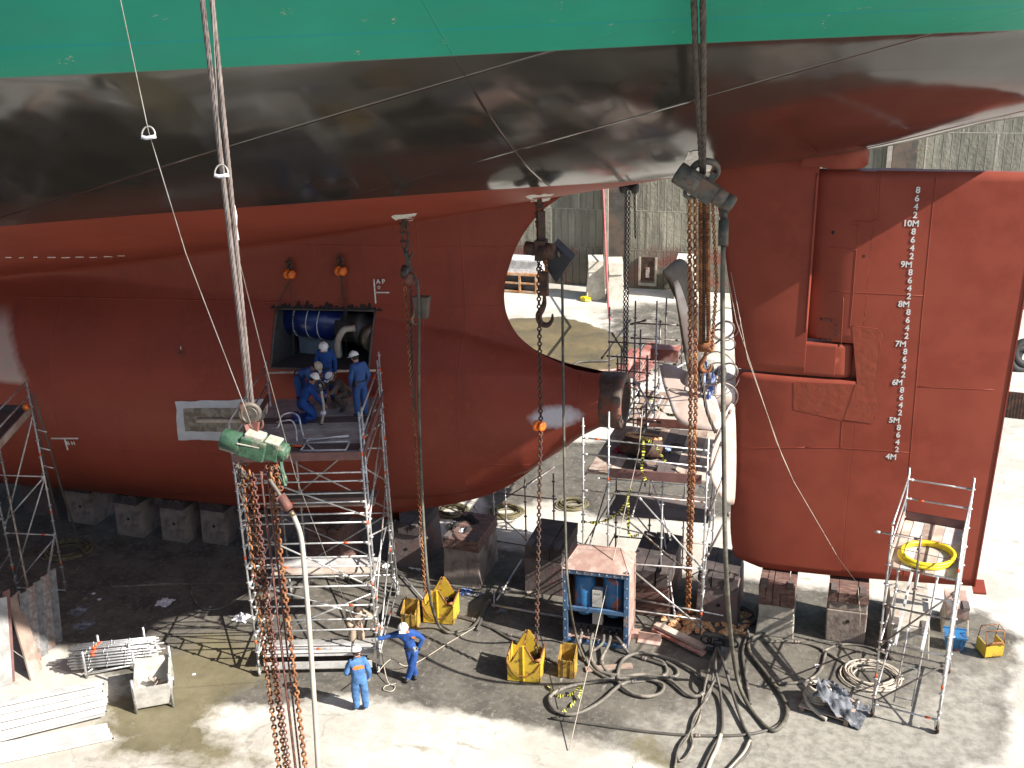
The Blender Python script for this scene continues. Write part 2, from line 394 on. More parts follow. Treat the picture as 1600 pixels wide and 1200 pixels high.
# hull paint: green / black / red by height with a sprayed edge where the new red coat climbs over the black
def hull_paint():
    m = bpy.data.materials.new('hull_paint'); m.use_nodes = True; n = m.node_tree.nodes; l = m.node_tree.links; b = n['Principled BSDF']
    tc = n.new('ShaderNodeNewGeometry'); sp = n.new('ShaderNodeSeparateXYZ'); l.new(tc.outputs['Position'], sp.inputs[0])
    def math_(op, a, bb=None, cc=None):
        k = n.new('ShaderNodeMath'); k.operation = op
        for i, q in enumerate((a, bb, cc)):
            if q is None: continue
            if isinstance(q, (int, float)): k.inputs[i].default_value = q
            else: l.new(q, k.inputs[i])
        return k.outputs[0]
    X, Y, Z = sp.outputs
    def noise(sc, det=4, vec=None, stretch=None):
        t = n.new('ShaderNodeTexNoise'); t.inputs['Scale'].default_value = sc; t.inputs['Detail'].default_value = det
        src = tc.outputs['Position']
        if stretch:
            mp = n.new('ShaderNodeMapping'); mp.inputs['Scale'].default_value = stretch; l.new(src, mp.inputs[0]); src = mp.outputs[0]
        l.new(src, t.inputs['Vector']); return t.outputs[0]
    def rng(v, a, c, x=0, y=1):
        r = n.new('ShaderNodeMapRange'); l.new(v, r.inputs[0]); r.inputs[1].default_value = a; r.inputs[2].default_value = c; r.inputs[3].default_value = x; r.inputs[4].default_value = y; return r.outputs[0]
    def mix(f, a, c):
        x = n.new('ShaderNodeMix'); x.data_type = 'RGBA'; l.new(f, x.inputs[0]) if not isinstance(f, float) else None
        for i, q in ((6, a), (7, c)):
            if isinstance(q, tuple): x.inputs[i].default_value = (*q, 1)
            else: l.new(q, x.inputs[i])
        return x.outputs[2]
    xx = math_('MULTIPLY', math_('ADD', X, 10.5), 1/5.5)
    bumpz = math_('MAXIMUM', math_('MULTIPLY_ADD', math_('MULTIPLY', xx, xx), -.16, .16), -.12)
    zr = math_('SUBTRACT', Z, math_('ADD', math_('MULTIPLY_ADD', X, .012, 12.14), bumpz))
    zg = math_('SUBTRACT', Z, math_('MULTIPLY_ADD', X, 'GS' and GS, GZ))
    # plates: slightly different gloss per strake, run along the hull
    br = n.new('ShaderNodeTexBrick'); br.inputs['Scale'].default_value = .12; br.inputs['Mortar Size'].default_value = 0; br.inputs['Color1'].default_value = (.15,)*3+(1,); br.inputs['Color2'].default_value = (.85,)*3+(1,)
    cb = n.new('ShaderNodeCombineXYZ'); l.new(X, cb.inputs[0]); l.new(math_('MULTIPLY', zr, 3.2), cb.inputs[1]); l.new(cb.outputs[0], br.inputs['Vector'])
    plate = br.outputs['Color']
    red = mix(rng(noise(.5, 4), .4, .65), RED, (.22, .045, .027))
    red = mix(rng(noise(6, 5), .5, .8), red, (.27, .06, .037))
    red = mix(math_('MULTIPLY', plate, .3), red, (.19, .04, .026))
    red = mix(math_('MULTIPLY', rng(noise(1.6, 5, stretch=(1, 1, .12)), .58, .72), .45), red, (.17, .04, .03))
    blk = mix(rng(noise(.9, 5), .35, .7), (.026, .024, .021), (.034, .031, .027))
    grn = mix(rng(noise(.7, 4), .4, .7), (.016, .3, .2), (.02, .33, .225))
    grn = mix(math_('MULTIPLY', rng(noise(1.1, 5, stretch=(.25, 1, 2.5)), .5, .75), .5), grn, (.035, .27, .2))
    # scrapes on the green band
    scr = math_('MULTIPLY', rng(noise(2.2, 3), .66, .70), rng(noise(16, 4, stretch=(1, 1, 3)), .6, .64))
    grn = mix(scr, grn, (.45, .4, .33))
    line = math_('COMPARE', zg, .42, .018)
    grn = mix(line, grn, (.01, .3, .26))
    wob = math_('MULTIPLY_ADD', noise(.5, 2), .5, -.25)
    fz = math_('MULTIPLY_ADD', noise(7, 4), .22, -.11)
    # sprayed red over black towards the stern
    step = math_('SUBTRACT', Z, SPR(n, l, X))
    spray = rng(math_('ADD', step, fz), -.10, .12, 1, 0)
    spr2 = math_('MULTIPLY', spray, rng(X, -3.4, -1.6))
    c = mix(rng(zr, -.012, .012), red, blk)
    strip = rng(math_('MULTIPLY_ADD', X, -.175, Z), 12.8, 12.86)
    spr3 = math_('MULTIPLY', spr2, math_('MAXIMUM', strip, 0))
    c = mix(spr3, c, mix(rng(noise(.9, 5), .4, .7), (.062, .02, .0155), (.09, .026, .018)))
    c = mix(rng(zg, -.012, .012), c, grn)
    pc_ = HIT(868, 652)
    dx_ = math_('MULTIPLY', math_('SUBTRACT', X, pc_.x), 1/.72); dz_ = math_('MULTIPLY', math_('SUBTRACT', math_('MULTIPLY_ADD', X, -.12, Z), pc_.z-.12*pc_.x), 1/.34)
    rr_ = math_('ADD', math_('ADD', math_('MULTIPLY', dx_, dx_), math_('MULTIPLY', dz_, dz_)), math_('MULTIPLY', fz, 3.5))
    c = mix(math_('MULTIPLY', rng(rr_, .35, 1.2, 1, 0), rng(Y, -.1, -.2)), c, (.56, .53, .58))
    # unpainted pale primer area far left on the skeg
    prim = math_('MULTIPLY', rng(math_('ADD', math_('MULTIPLY_ADD', Z, PRS[0], math_('MULTIPLY', X, -1)), fz), PRS[1]-.05, PRS[1]+.25), math_('MULTIPLY', rng(math_('ADD', Z, wob), PRZ[0], PRZ[0]+.15), rng(math_('ADD', Z, wob), PRZ[1]-.3, PRZ[1]+.3, 1, 0)))
    c = mix(prim, c, mix(rng(noise(3, 5), .4, .7), (.5, .33, .3), (.42, .36, .28)))
    l.new(c, b.inputs['Base Color'])
    isblk = math_('MULTIPLY', rng(zr, -.012, .012), rng(zg, -.012, .012, 1, 0))
    rb = math_('MULTIPLY_ADD', plate, .1, .09)
    rr = n.new('ShaderNodeMix'); l.new(isblk, rr.inputs[0]); rr.inputs[2].default_value = .5; l.new(rb, rr.inputs[3])
    l.new(rr.outputs[0], b.inputs['Roughness']); sp_ = n.new('ShaderNodeMix'); l.new(isblk, sp_.inputs[0]); sp_.inputs[2].default_value = .24; sp_.inputs[3].default_value = 1.0; l.new(sp_.outputs[0], b.inputs['Specular IOR Level'])
    # weld seams and plate waviness
    h = math_('MULTIPLY', noise(.55, 2), 1.0)
    seam = None
    for k, zz in ((X, SEAMX), (Z, SEAMZ)):
        for q in zz:
            dlt = math_('ABSOLUTE', math_('SUBTRACT', k, q)); e = rng(dlt, 0, .022, 1, 0)
            seam = e if seam is None else math_('MAXIMUM', seam, e)
    kd = math_('MULTIPLY_ADD', X, -.27, Z)
    for q in SEAMD: seam = math_('MAXIMUM', seam, math_('MULTIPLY', rng(math_('ABSOLUTE', math_('SUBTRACT', kd, q)), 0, .02, 1, 0), rng(zr, 0, .05)))
    for q in SEAML: seam = math_('MAXIMUM', seam, math_('MULTIPLY', rng(math_('ABSOLUTE', math_('SUBTRACT', X, q)), 0, .022, 1, 0), rng(Z, 11.2, 11.4, 1, 0)))
    hh = math_('MULTIPLY_ADD', seam, .016, math_('MULTIPLY', h, .05))
    hh = math_('MULTIPLY_ADD', math_('MULTIPLY', plate, isblk), .01, hh)
    fr_ = math_('SINE', math_('MULTIPLY', X, 8.4)); hh = math_('MULTIPLY_ADD', math_('MULTIPLY', fr_, noise(.3, 2)), .0035, hh)
    bp = n.new('ShaderNodeBump'); bp.inputs['Strength'].default_value = .55; bp.inputs['Distance'].default_value = 1.0
    l.new(hh, bp.inputs['Height']); l.new(bp.outputs[0], b.inputs['Normal'])
    return m
GS, GZ = .013, 15.3
def SPR(n, l, X):
    a = n.new('ShaderNodeMath'); a.operation = 'SUBTRACT'; l.new(X, a.inputs[0]); a.inputs[1].default_value = 1.7
    b = n.new('ShaderNodeMath'); b.operation = 'MULTIPLY'; l.new(a.outputs[0], b.inputs[0]); l.new(a.outputs[0], b.inputs[1])
    c = n.new('ShaderNodeMath'); c.operation = 'MULTIPLY_ADD'; l.new(b.outputs[0], c.inputs[0]); c.inputs[1].default_value = -.034; c.inputs[2].default_value = 14.36; return c.outputs[0]
PRS = (.62, 0.0); PRZ = (5.0, 8.0)
_a, _b = HIT(20, 500), HIT(45, 595)
PRS = ((_b.x-_a.x)/(_b.z-_a.z), 0); PRS = (PRS[0], PRS[0]*_a.z-_a.x); PRZ = (HIT(10, 603).z, HIT(10, 495).z)
SEAMX = [-6.5]; SEAMZ = [8.35, 10.0, 4.0]; SEAMD = [16.6, 15.0, 12.75]; SEAML = [-21.5, -10.9, -9.75]
MATS['hull_paint'] = hull_paint()
hm = M(); cols = []
NU, N2 = 170, 90
us = [-46+ (8.75+46)*(1-(1-i/(NU-1))**1.25) for i in range(NU)]
for sgn in (-1, 1):
    base = len(hm.v)
    for u in us:
        zc = ZC(u); T = 20.6
        for j in range(N2):
            t = j/(N2-1); z = zc+(T-zc)*t**1.9
            a = vc(u, z); s_ = vs(u, z) if u < uend(min(z, 11.75))-.02 and z < 14 else -9
            v = max(0, smax(a, s_, kf(u)) if s_ > -5 else a)
            hm.v.append(V((u, sgn*v, z)))
    for i in range(NU-1):
        for j in range(N2-1):
            a = base+i*N2+j; hm.face((a, a+1, a+N2+1, a+N2) if sgn < 0 else (a, a+N2, a+N2+1, a+1), 0, True)
# deck lid far above
top0 = [hm.v[i*N2+N2-1] for i in range(NU)]; b0 = len(hm.v)
for p in top0: hm.v += [p, V((p.x, -p.y, p.z))]
for i in range(NU-1): hm.face((b0+2*i, b0+2*i+2, b0+2*i+3, b0+2*i+1))
# transom
endc = [hm.v[(NU-1)*N2+j] for j in range(N2)]; b0 = len(hm.v)
for p in endc: hm.v += [p, V((p.x, -p.y, p.z))]
for j in range(N2-1): hm.face((b0+2*j, b0+2*j+1, b0+2*j+3, b0+2*j+2))
# skeg: rows by height, columns forward from the stern frame; the cut-out for the shaft inspection opening is left open
OP = [HIT(432, 487), HIT(585, 481), HIT(585, 577), HIT(432, 577)]
ox0, ox1, oz0, oz1 = OP[0].x, OP[1].x, (OP[2].z+OP[3].z)/2, (OP[0].z+OP[1].z)/2
zs = sorted(set([1.42+(11.75-1.42)*i/120 for i in range(121)]+[oz0, oz1]))
zs = [z for z in zs if z in (oz0, oz1) or min(abs(z-oz0), abs(z-oz1)) > .02]
def skeg_side(sgn):
    base = len(hm.v); NS = 130
    for z in zs:
        ue = uend(z); xb = min(-9.6, ue-.8); row = [ue+(xb-ue)*(i/40)**1.6 for i in range(40)]+[xb-34*(i/(NS-41))**1.5 for i in range(NS-40)]
        for tx in (ox0, ox1):
            k = min(range(40, NS), key=lambda i: abs(row[i]-tx)); row[k] = tx
        for u in row:
            s_ = vs(u, z); v = min(smax(s_, vc(u, z), kf(u)), s_+1.2) if z > 8 else s_
            hm.v.append(V((u, sgn*max(v, .0), z)))
    for i in range(len(zs)-1):
        for j in range(NS-1):
            a = base+i*NS+j; q = [hm.v[a], hm.v[a+1], hm.v[a+NS], hm.v[a+NS+1]]
            if sgn < 0:
                cx = sum(p.x for p in q)/4; cz = (zs[i]+zs[i+1])/2
                if ox0 < cx < ox1 and oz0 < cz < oz1: continue
            hm.face((a, a+NS, a+NS+1, a+1) if sgn < 0 else (a, a+1, a+NS+1, a+NS), 0, True)
    return base, NS
bp_, NS = skeg_side(-1); bs_, _ = skeg_side(1)
for j in range(NS-1): hm.face((bp_+j, bp_+j+1, bs_+j+1, bs_+j))      # flat keel
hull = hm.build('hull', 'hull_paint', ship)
# stern tube boss
bm_ = M(); bm_.lathe((-6.6, 0, 5.92), (1, 0, 0), [(0, .6), (.5, .72), (.72, .735), (.74, .5)], 48)
boss = bm_.build('stern_boss', 'red_antifouling', ship)
b2 = M(); b2.lathe((-6.02, 0, 5.92), (1, 0, 0), [(0, .6), (.01, .758), (.42, .76), (.43, .775), (.6, .77), (.64, .75), (.645, .54), (.1, .52), (.09, .1)], 48)
b2.build('seal_ring', 'boss_ring', boss)
# the opening: steel chamber behind it, shaft with blue wrapped coupling, bearing housing
om = M(); yb = 2.2
yf = -max(vhull(ox0, oz0), vhull(ox1, oz0))
fr = []
for (x, z) in ((ox0, oz0), (ox1, oz0), (ox1, oz1), (ox0, oz1)): fr.append(V((x, -vhull(x, z)-.012, z)))
def wallstrip(a, b, steps=10):
    for i in range(steps):
        p = []
        for t in (i/steps, (i+1)/steps):
            x = a[0]+(b[0]-a[0])*t; z = a[1]+(b[1]-a[1])*t; p.append(V((x, -vhull(x, z), z)))
        om.quad(p[0], p[1], V((p[1].x, yb, p[1].z)), V((p[0].x, yb, p[0].z)), 0)
cs = [(ox0, oz0), (ox1, oz0), (ox1, oz1), (ox0, oz1)]
for i in range(4): wallstrip(cs[i], cs[(i+1) % 4])
om.quad((ox0, yb, oz0), (ox1, yb, oz0), (ox1, yb, oz1), (ox0, yb, oz1), 0)
om.box((ox0+.35, .5, oz0), (ox0+.5, .7, oz1-.1), 1); om.box((ox0+1.7, 1.2, oz0), (ox0+1.82, 1.35, oz1), 1); om.box((ox0+2.2, 1.0, oz0+1.3), (ox1-.1, 1.1, oz0+1.55), 1)
om.box((ox0+.15, -.35, oz0), (ox0+1.5, -.3, oz0+.95), 1)
opn = om.build('opening_chamber', ['interior_dark', 'interior_grey'], ship)
r = M()
for i in range(4):
    a, b = cs[i], cs[(i+1) % 4]
    pts = []
    for k in range(11):
        x = a[0]+(b[0]-a[0])*k/10; z = a[1]+(b[1]-a[1])*k/10; pts.append(V((x, -vhull(x, z)-.005, z)))
    r.tube(pts, .035, 6)
# scorch tongues above the cut edge
for k in range(26):
    x = ox0-.1+(ox1-ox0+.2)*k/25+random.uniform(-.04, .04); hgt = random.uniform(.06, .26); p = []
    for (dx, dz) in ((-.09, .0), (.09, .0), (.03, hgt), (-.02, hgt*.9)):
        p.append(V((x+dx, -vhull(x+dx, oz1+dz)-.012, oz1+dz)))
    r.quad(*p, 1)
r.build('cut_edge', ['dark_steel', 'char'], opn)
sh = M(); zsft = 6.1+.9; zsft = oz0+(oz1-oz0)*.62
sh.lathe((ox0-.2, -.35, zsft+.12), (1, .0, -.06), [(0, .5), (1.5, .5), (1.52, .42), (1.9, .42)], 32)
for d in (.5, .9, 1.25): sh.torus((ox0-.2+d, -.35, zsft+.12-.06*d), (1, 0, -.06), .505, .012, 32, 5, 1)
shaft = sh.build('propeller_shaft', ['blue_shaft', 'white_paint'], ship)
s2 = M(); s2.lathe((ox0+1.55, -.35, zsft-.02), (1, 0, -.06), [(0, .44), (.55, .44), (.6, .5), (.75, .5), (.8, .36), (1.25, .36)], 32, 0)
s2.lathe((ox0+2.62, -.55, zsft-.22), (.75, -.6, -.1), [(0, .42), (.25, .42), (.26, .38), (.3, .36)], 32, 1)
s2.build('shaft_coupling', ['dark_steel', 'brass_grey'], shaft)
s3 = M(); q0 = V((ox0+1.95, -1.0, oz0+.55)); s3.tube(curve([(ox0+1.7, -.95, zsft-.75), (ox0+1.75, -1.02, zsft-.3), (ox0+1.95, -1.0, zsft+.05), (ox0+2.25, -.9, zsft+.1)]), .09, 8, 0)
s3.build('bearing_shim', 'hose_pale', shaft)
# ---- rudder horn, rudder
def foil(u0, u1, z0, z1, thick, n=18, xm=.35):
    """half-thickness of a rudder section as function of u"""
    return None
LEu = smooth([(1.2, -1.7), (1.7, -2.35), (4.0, -2.45), (7.3, -2.55), (10.8, -3.0), (12.4, -3.35)])
TEu = smooth([(1.7, 3.75), (9.2, 3.93), (12.2, 4.0)])
def hth(u, z):
    a = LEu(max(z, 1.7)); c = TEu(z)-a; t = min(1, max(0, (u-a)/c))
    return .62*2.6*(.2969*math.sqrt(t)-.126*t-.3516*t*t+.2843*t**3-.1036*t**4)*1.45+.035*t
def zbot(u): return interp(u, [(-2.6, 2.05), (-2.3, 1.72), (-1.6, 1.55), (3.9, 1.72)])
def ztp(u): return 12.22+.0*u
GA = -.80           # forward edge of the rudder beside the horn
HB, HT = 7.12, 7.97 # pintle bearing of the horn
HX = .42
def slab(m, uf, ue_, zf0, zf1, nu=28, nz=30, mi=0, off=0.0, sides=True):
    """solid between u=uf(z)..ue(z), z0(u)..z1(u), following the rudder section"""
    for sgn in (-1, 1):
        b = len(m.v)
        for i in range(nu+1):
            for j in range(nz+1):
                tz = j/nz; ti = (1-math.cos(math.pi*i/nu))/2 if nu > 10 else i/nu
                zm = zf0(0)+(zf1(0)-zf0(0))*tz; u = uf(zm)+(ue_(zm)-uf(zm))*ti
                z = zf0(u)+(zf1(u)-zf0(u))*tz
                m.v.append(V((u, sgn*(hth(u, z)+(off(u) if callable(off) else off)), z)))
        for i in range(nu):
            for j in range(nz):
                a = b+i*(nz+1)+j; m.face((a, a+nz+1, a+nz+2, a+1), mi, True)
        if sgn < 0: b0 = b
    k = nz+1
    for i in range(nu):
        m.face((b0+i*k, b0+(i+1)*k, b+(i+1)*k, b+i*k), mi); m.face((b0+i*k+nz, b0+(i+1)*k+nz, b+(i+1)*k+nz, b+i*k+nz), mi)
    for j in range(nz):
        m.face((b0+j, b0+j+1, b+j+1, b+j), mi); m.face((b0+nu*k+j, b0+nu*k+j+1, b+nu*k+j+1, b+nu*k+j), mi)
    return m
C_ = lambda c: (lambda t: c)
hn = M()
slab(hn, LEu, C_(GA-.02), C_(HB), lambda u: ZC(u)+.35, 20, 24)
slab(hn, C_(GA-.07), C_(-.1), C_(HB), C_(HT), 14, 10, 0, -.004)
bb = len(hn.v); hh_ = hth(-.1, 7.6)-.004                       # rounded end of the arm
for j in range(9):
    z = HB+(HT-HB)*j/8; ez = 1 if 0 < j < 8 else .97
    for i in range(13):
        a = math.pi*i/12-math.pi/2; hn.v.append(V((-.1+.42*ez*math.cos(a), hh_*math.sin(a)*ez, z)))
for j in range(8):
    for i in range(12): k = bb+j*13+i; hn.face((k, k+1, k+14, k+13), 0, True)
hn.face(tuple(bb+i for i in range(13))); hn.face(tuple(bb+8*13+i for i in range(13)))
horn = hn.build('rudder_horn', 'red_antifouling', ship, weld=True)
hp = M(); hp.box((-1.2, -.56, 12.3), (-.32, .56, 13.1)); hp.lathe((-.32, 0, 12.25), (0, 0, 1), [(0, .5), (.06, .58), (.8, .6)], 36)
hp.build('rudder_stock_housing', 'red_antifouling', horn)
e = M(); ln = []
for z in [12.1-.12*i for i in range(33)]: ln.append(V((GA-.055, -hth(GA, z)-.01, z)))
e.tube(ln, .028, 6); e.build('horn_edge', 'red_antifouling', horn)
rd = M()
def nose(u):
    t = max(0, min(1, (.25-u)/1.2)); return -.3*t*t
slab(rd, C_(GA-.3), C_(HX+.06), C_(HT+.06), C_(12.18), 20, 20, 0, nose)
slab(rd, C_(HX+.05), TEu, zbot, C_(12.2), 26, 46)
slab(rd, LEu, C_(HX+.048), zbot, C_(HB-.07), 30, 30)
rd.box((.02, -.06, HB-.05), (HX+.055, .06, HT+.05))
rudder = rd.build('rudder', 'red_antifouling', ship)
rb_ = M(); rb_.prism([(3.7, -.34, 1.66), (4.0, -.34, 1.68), (4.0, .34, 1.68), (3.7, .34, 1.66)], (0, 0, .05)); 
for z0_, z1_ in ((1.7, 5.5), (5.5, 9.2), (9.2, 12.21)): rb_.beam((TEu(z0_), 0, z0_), (TEu(z1_), 0, z1_), .12, .03, 0, (1, 0, 0))
rb_.build('trailing_edge_bar', 'red_antifouling', rudder)
# raised casting around the pintle, weld seams, access plate
ct = M()
def onr(px, py, off=.004):
    Y = -.4
    for _ in range(6):
        p = P(px, py, Y); Y = -(hth(p.x, p.z)+off)
    return P(px, py, Y)
def onn(px, py, off=.004):
    Y = -.4
    for _ in range(8):
        p = P(px, py, Y); Y = -(hth(p.x, p.z)+off+(nose(p.x) if p.z > HT and p.x < .4 else 0))
    return P(px, py, Y)
def plate_on(m, poly, off, mi=0, nx=10, nz=10):
    """conforming sheet over a pixel quad (tl, tr, br, bl)"""
    tl, tr, br, bl = poly; b = len(m.v)
    for i in range(nx+1):
        for j in range(nz+1):
            s, t = i/nx, j/nz
            x = (tl[0]*(1-s)+tr[0]*s)*(1-t)+(bl[0]*(1-s)+br[0]*s)*t; y = (tl[1]*(1-s)+tr[1]*s)*(1-t)+(bl[1]*(1-s)+br[1]*s)*t
            m.v.append(onn(x, y, off))
    for i in range(nx):
        for j in range(nz):
            a = b+i*(nz+1)+j; m.face((a, a+nz+1, a+nz+2, a+1), mi, True)
plate_on(ct, [(1331, 509), (1377, 515), (1369, 655), (1339, 600)], .006)
plate_on(ct, [(1337, 600), (1372, 604), (1365, 662), (1318, 656)], .012)
plate_on(ct, [(1240, 597), (1337, 601), (1318, 658), (1240, 640)], .006)
ct.build('casting', 'red_cast', rudder)
wl = M()
for pts in ([(1462, 275), (1440, 500), (1420, 740), (1412, 905)], [(1376, 270), (1373, 342), (1360, 347), (1336, 345)], [(1330, 352), (1341, 350), (1332, 470), (1328, 512)], [(1297, 386), (1338, 390)], [(1297, 455), (1442, 462)],
            [(1318, 465), (1314, 540)], [(1331, 509), (1371, 514), (1377, 522), (1370, 590), (1362, 661), (1316, 657), (1313, 700)], [(1274, 644), (1310, 646), (1316, 655)], [(1258, 699), (1313, 700), (1420, 707)], [(1434, 604), (1553, 609)], [(1160, 700), (1258, 699)]):
    q = []
    for a, b in zip(pts, pts[1:]):
        for k in range(6): q.append(onn(a[0]+(b[0]-a[0])*k/6, a[1]+(b[1]-a[1])*k/6, .001))
    q.append(onn(*pts[-1], .001)); wl.tube(q, .008, 5)
wl.build('weld_seam', 'red_antifouling', rudder)
ap = M(); plate_on(ap, [(1276, 497), (1308, 500), (1306, 530), (1275, 527)], .012, 0)
for q in ((1283, 499), (1291, 500), (1299, 501), (1306, 508), (1306, 516), (1305, 524), (1281, 529), (1290, 530), (1298, 531)):
    p = onn(*q, .014); ap.lathe(p, (0, -1, 0), [(0, .028), (.012, .028)], 8, 1)
ap.build('access_plate', ['red_antifouling', 'char'], rudder); ap = M()
p = onn(1302, 363, .002); ap.lathe(p, (0, -1, 0), [(0, .045), (.004, .045)], 12, 1)
ap.build('drain_hole', ['red_antifouling', 'char'], rudder); ap = M()
p = onn(1350, 400, .002); ap.lathe(p, (0, -1, 0), [(0, .03), (.004, .03)], 12, 1)
ap.build('drain_hole', ['red_antifouling', 'char'], rudder)
dm = M()
def put(m, s, px, py, size, fn, mi=0):
    p = fn(px, py, .014)
    if s == '6': vs_, fs_ = text_mesh('t', '9', size, p+V((0, 0, size*.69)), (-1, 0, 0), (0, 0, -1), None, None, .002, 'CENTER')
    elif s == '6M': put(m, '6', px-size*26, py, size, fn, mi); put(m, 'M', px+size*14, py, size, fn, mi); return
    else: vs_, fs_ = text_mesh('t', s, size, p, (1, 0, 0), (0, 0, 1), None, None, .002, 'CENTER')
    b = len(m.v)
    m.v += vs_; 
    for f in fs_: m.face(tuple(b+i for i in f), mi)
mk = [(1431, 297, 10.8), (1425, 349, 10), (1420, 413, 9), (1416, 475, 8), (1411, 537, 7), (1406, 597, 6), (1401, 656, 5), (1396, 713, 4)]
def mx(d): return (interp(d, [(m_[2], m_[0]) for m_ in mk[::-1]]), interp(d, [(m_[2], m_[1]) for m_ in mk[::-1]]))
for k in range(35):
    d = 4+.2*k; x, y = mx(d)
    if k % 5 == 0: put(dm, '%dM' % round(d), x-2 if d > 9.5 else x-4, y+4.5, .2, onr)
    else: put(dm, str(int(round((d-int(d+1e-6))*10))), x+4-(0 if d < 8 else 1), y+4.5, .2, onr)
dm.build('draft_marks', 'white_paint', rudder)
# ---- marks and fittings on the skeg
def onh(px, py, off=.01): return HIT(px, py, off)
def bar(m, a, b, wd, mi=0, n=6):
    q = [onh(a[0]+(b[0]-a[0])*k/n, a[1]+(b[1]-a[1])*k/n, .015) for k in range(n+1)]
    m.tube(q, wd/2, 6, mi)
am = M(); bar(am, (584, 436), (587, 474), .045); bar(am, (587, 457), (608, 457), .045)
bar(am, (80, 685), (122, 685), .05); bar(am, (101, 686), (106, 703), .05)
def puth(m, s, px, py, size):
    p = onh(px, py, .1); n_ = (onh(px+12, py, .1)-p).normalized(); u_ = (onh(px, py-12, .1)-p).normalized()
    vs_, fs_ = text_mesh('t', s, size, p, n_, (u_-n_*u_.dot(n_)), None, None, .002); b = len(m.v); m.v += vs_
    for f in fs_: m.face(tuple(b+i for i in f), 0)
puth(am, 'A P', 588, 443, .17); puth(am, 'B H', 105, 695, .17)
p = onh(592, 449, .02); am.torus(p, (0, -1, 0), .035, .01, 12, 5)
bar(am, (282, 541), (283, 546), .03)
for i in range(9):
    x = 8+i*22; y = 402+.6*math.sin(i*2.1)+(-2 if i > 6 else 0); bar(am, (x, y), (x+random.uniform(6, 15), y+random.uniform(-1, .6)), .03)
am.build('hull_marks', 'white_paint', ship)
pm = M(); p = onh(283, 553, .01); pm.torus(p, (0, -1, 0), .09, .012, 16, 5); pm.lathe(p, (0, -1, 0), [(0, .03), (.01, .03)], 8); pm.build('drain_plug', 'rust_dark', ship)
# zinc anode panel in its light grey primed surround
zp_ = M()
def patch(m, quad, off, mi, nx=14, nz=8, wob=0):
    tl, tr, br, bl = quad; b = len(m.v)
    for i in range(nx+1):
        for j in range(nz+1):
            s, t = i/nx, j/nz; ed = (i in (0, nx) or j in (0, nz))
            x = (tl[0]*(1-s)+tr[0]*s)*(1-t)+(bl[0]*(1-s)+br[0]*s)*t+(random.uniform(-wob, wob) if ed else 0)
            y = (tl[1]*(1-s)+tr[1]*s)*(1-t)+(bl[1]*(1-s)+br[1]*s)*t+(random.uniform(-wob, wob) if ed else 0)
            m.v.append(onh(x, y, off))
    for i in range(nx):
        for j in range(nz):
            a = b+i*(nz+1)+j; m.face((a, a+nz+1, a+nz+2, a+1), mi)
patch(zp_, [(274, 627), (418, 624), (420, 690), (279, 687)], .02, 0, wob=1.2)
patch(zp_, [(286, 638), (415, 637), (417, 675), (289, 674)], .03, 1, wob=.4)
q = [onh(308+k*10, 657+.0*k, .06) for k in range(8)]; zp_.tube(q, .07, 8, 2)
zp_.build('anode_panel', ['primer_grey', 'bare_steel', 'hose_pale'], ship)
pd = M()
def lug(px, py, wpx=18):
    pts = []
    patch(pd, [(px-wpx, py-5), (px+wpx, py-9), (px+wpx*.7, py+3), (px-wpx*.6, py+4)], .03, 0, 6, 3, 1.2)
    p = onh(px, py, .06); pd.box(p+V((-.05, -.05, -.22)), p+V((.05, .05, .05)), 1)
def part(fn, nm, mats):
    global pd
    pd = M(); fn(); pd.build(nm, mats, ship)
LM = ['primer_white', 'rust_dark', 'primer_grey']
part(lambda: lug(631, 342, 20), 'lifting_lug', LM); part(lambda: lug(843, 311, 22), 'lifting_lug', LM)
part(lambda: patch(pd, [(1075, 238), (1100, 235), (1103, 250), (1070, 254)], .03, 0, 6, 3, 1.2), 'pale_patch', LM)  # small pale mottled patch on the hull
#part(lambda: patch(pd, [(838, 648), (903, 634), (890, 668), (850, 672)], .012, 2, 6, 3, 5), 'pale_patch', LM)
# ================================================================== dock floor, walls
def inpoly(x, y, poly):
    c = False; n = len(poly); j = n-1
    for i in range(n):
        xi, yi = poly[i]; xj, yj = poly[j]
        if (yi > y) != (yj > y) and x < (xj-xi)*(y-yi)/(yj-yi)+xi: c = not c
        j = i
    return c
def pdist(x, y, poly):
    d = 1e9; n = len(poly)
    for i in range(n):
        ax, ay = poly[i]; bx, by = poly[(i+1) % n]; dx, dy = bx-ax, by-ay; L = dx*dx+dy*dy or 1
        t = max(0, min(1, ((x-ax)*dx+(y-ay)*dy)/L)); d = min(d, math.hypot(x-ax-t*dx, y-ay-t*dy))
    return -d if inpoly(x, y, poly) else d
def gp(pts): return [tuple(G(*q)[:2]) for q in pts]
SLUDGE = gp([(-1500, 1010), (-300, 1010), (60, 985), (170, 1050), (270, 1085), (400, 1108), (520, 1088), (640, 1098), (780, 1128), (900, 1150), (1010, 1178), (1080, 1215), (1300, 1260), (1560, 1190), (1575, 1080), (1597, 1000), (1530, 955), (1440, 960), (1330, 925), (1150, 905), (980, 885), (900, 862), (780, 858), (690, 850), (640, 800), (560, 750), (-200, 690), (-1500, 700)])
SLUDGE2 = gp([(735, 690), (1150, 690), (1150, 810), (940, 812), (870, 780), (760, 800)])
SLUDGE3 = gp([(925, 485), (1000, 468), (1130, 470), (1130, 565), (1060, 600), (985, 580), (935, 535)])
DUST = gp([(990, 1120), (1240, 1080), (1400, 1085), (1530, 1030), (1575, 1040), (1570, 1200), (1300, 1260), (1080, 1215), (960, 1165)])
WET = gp([(180, 1180), (150, 1110), (240, 1030), (330, 985), (420, 1005), (410, 1060), (330, 1110), (350, 1160), (420, 1200)])
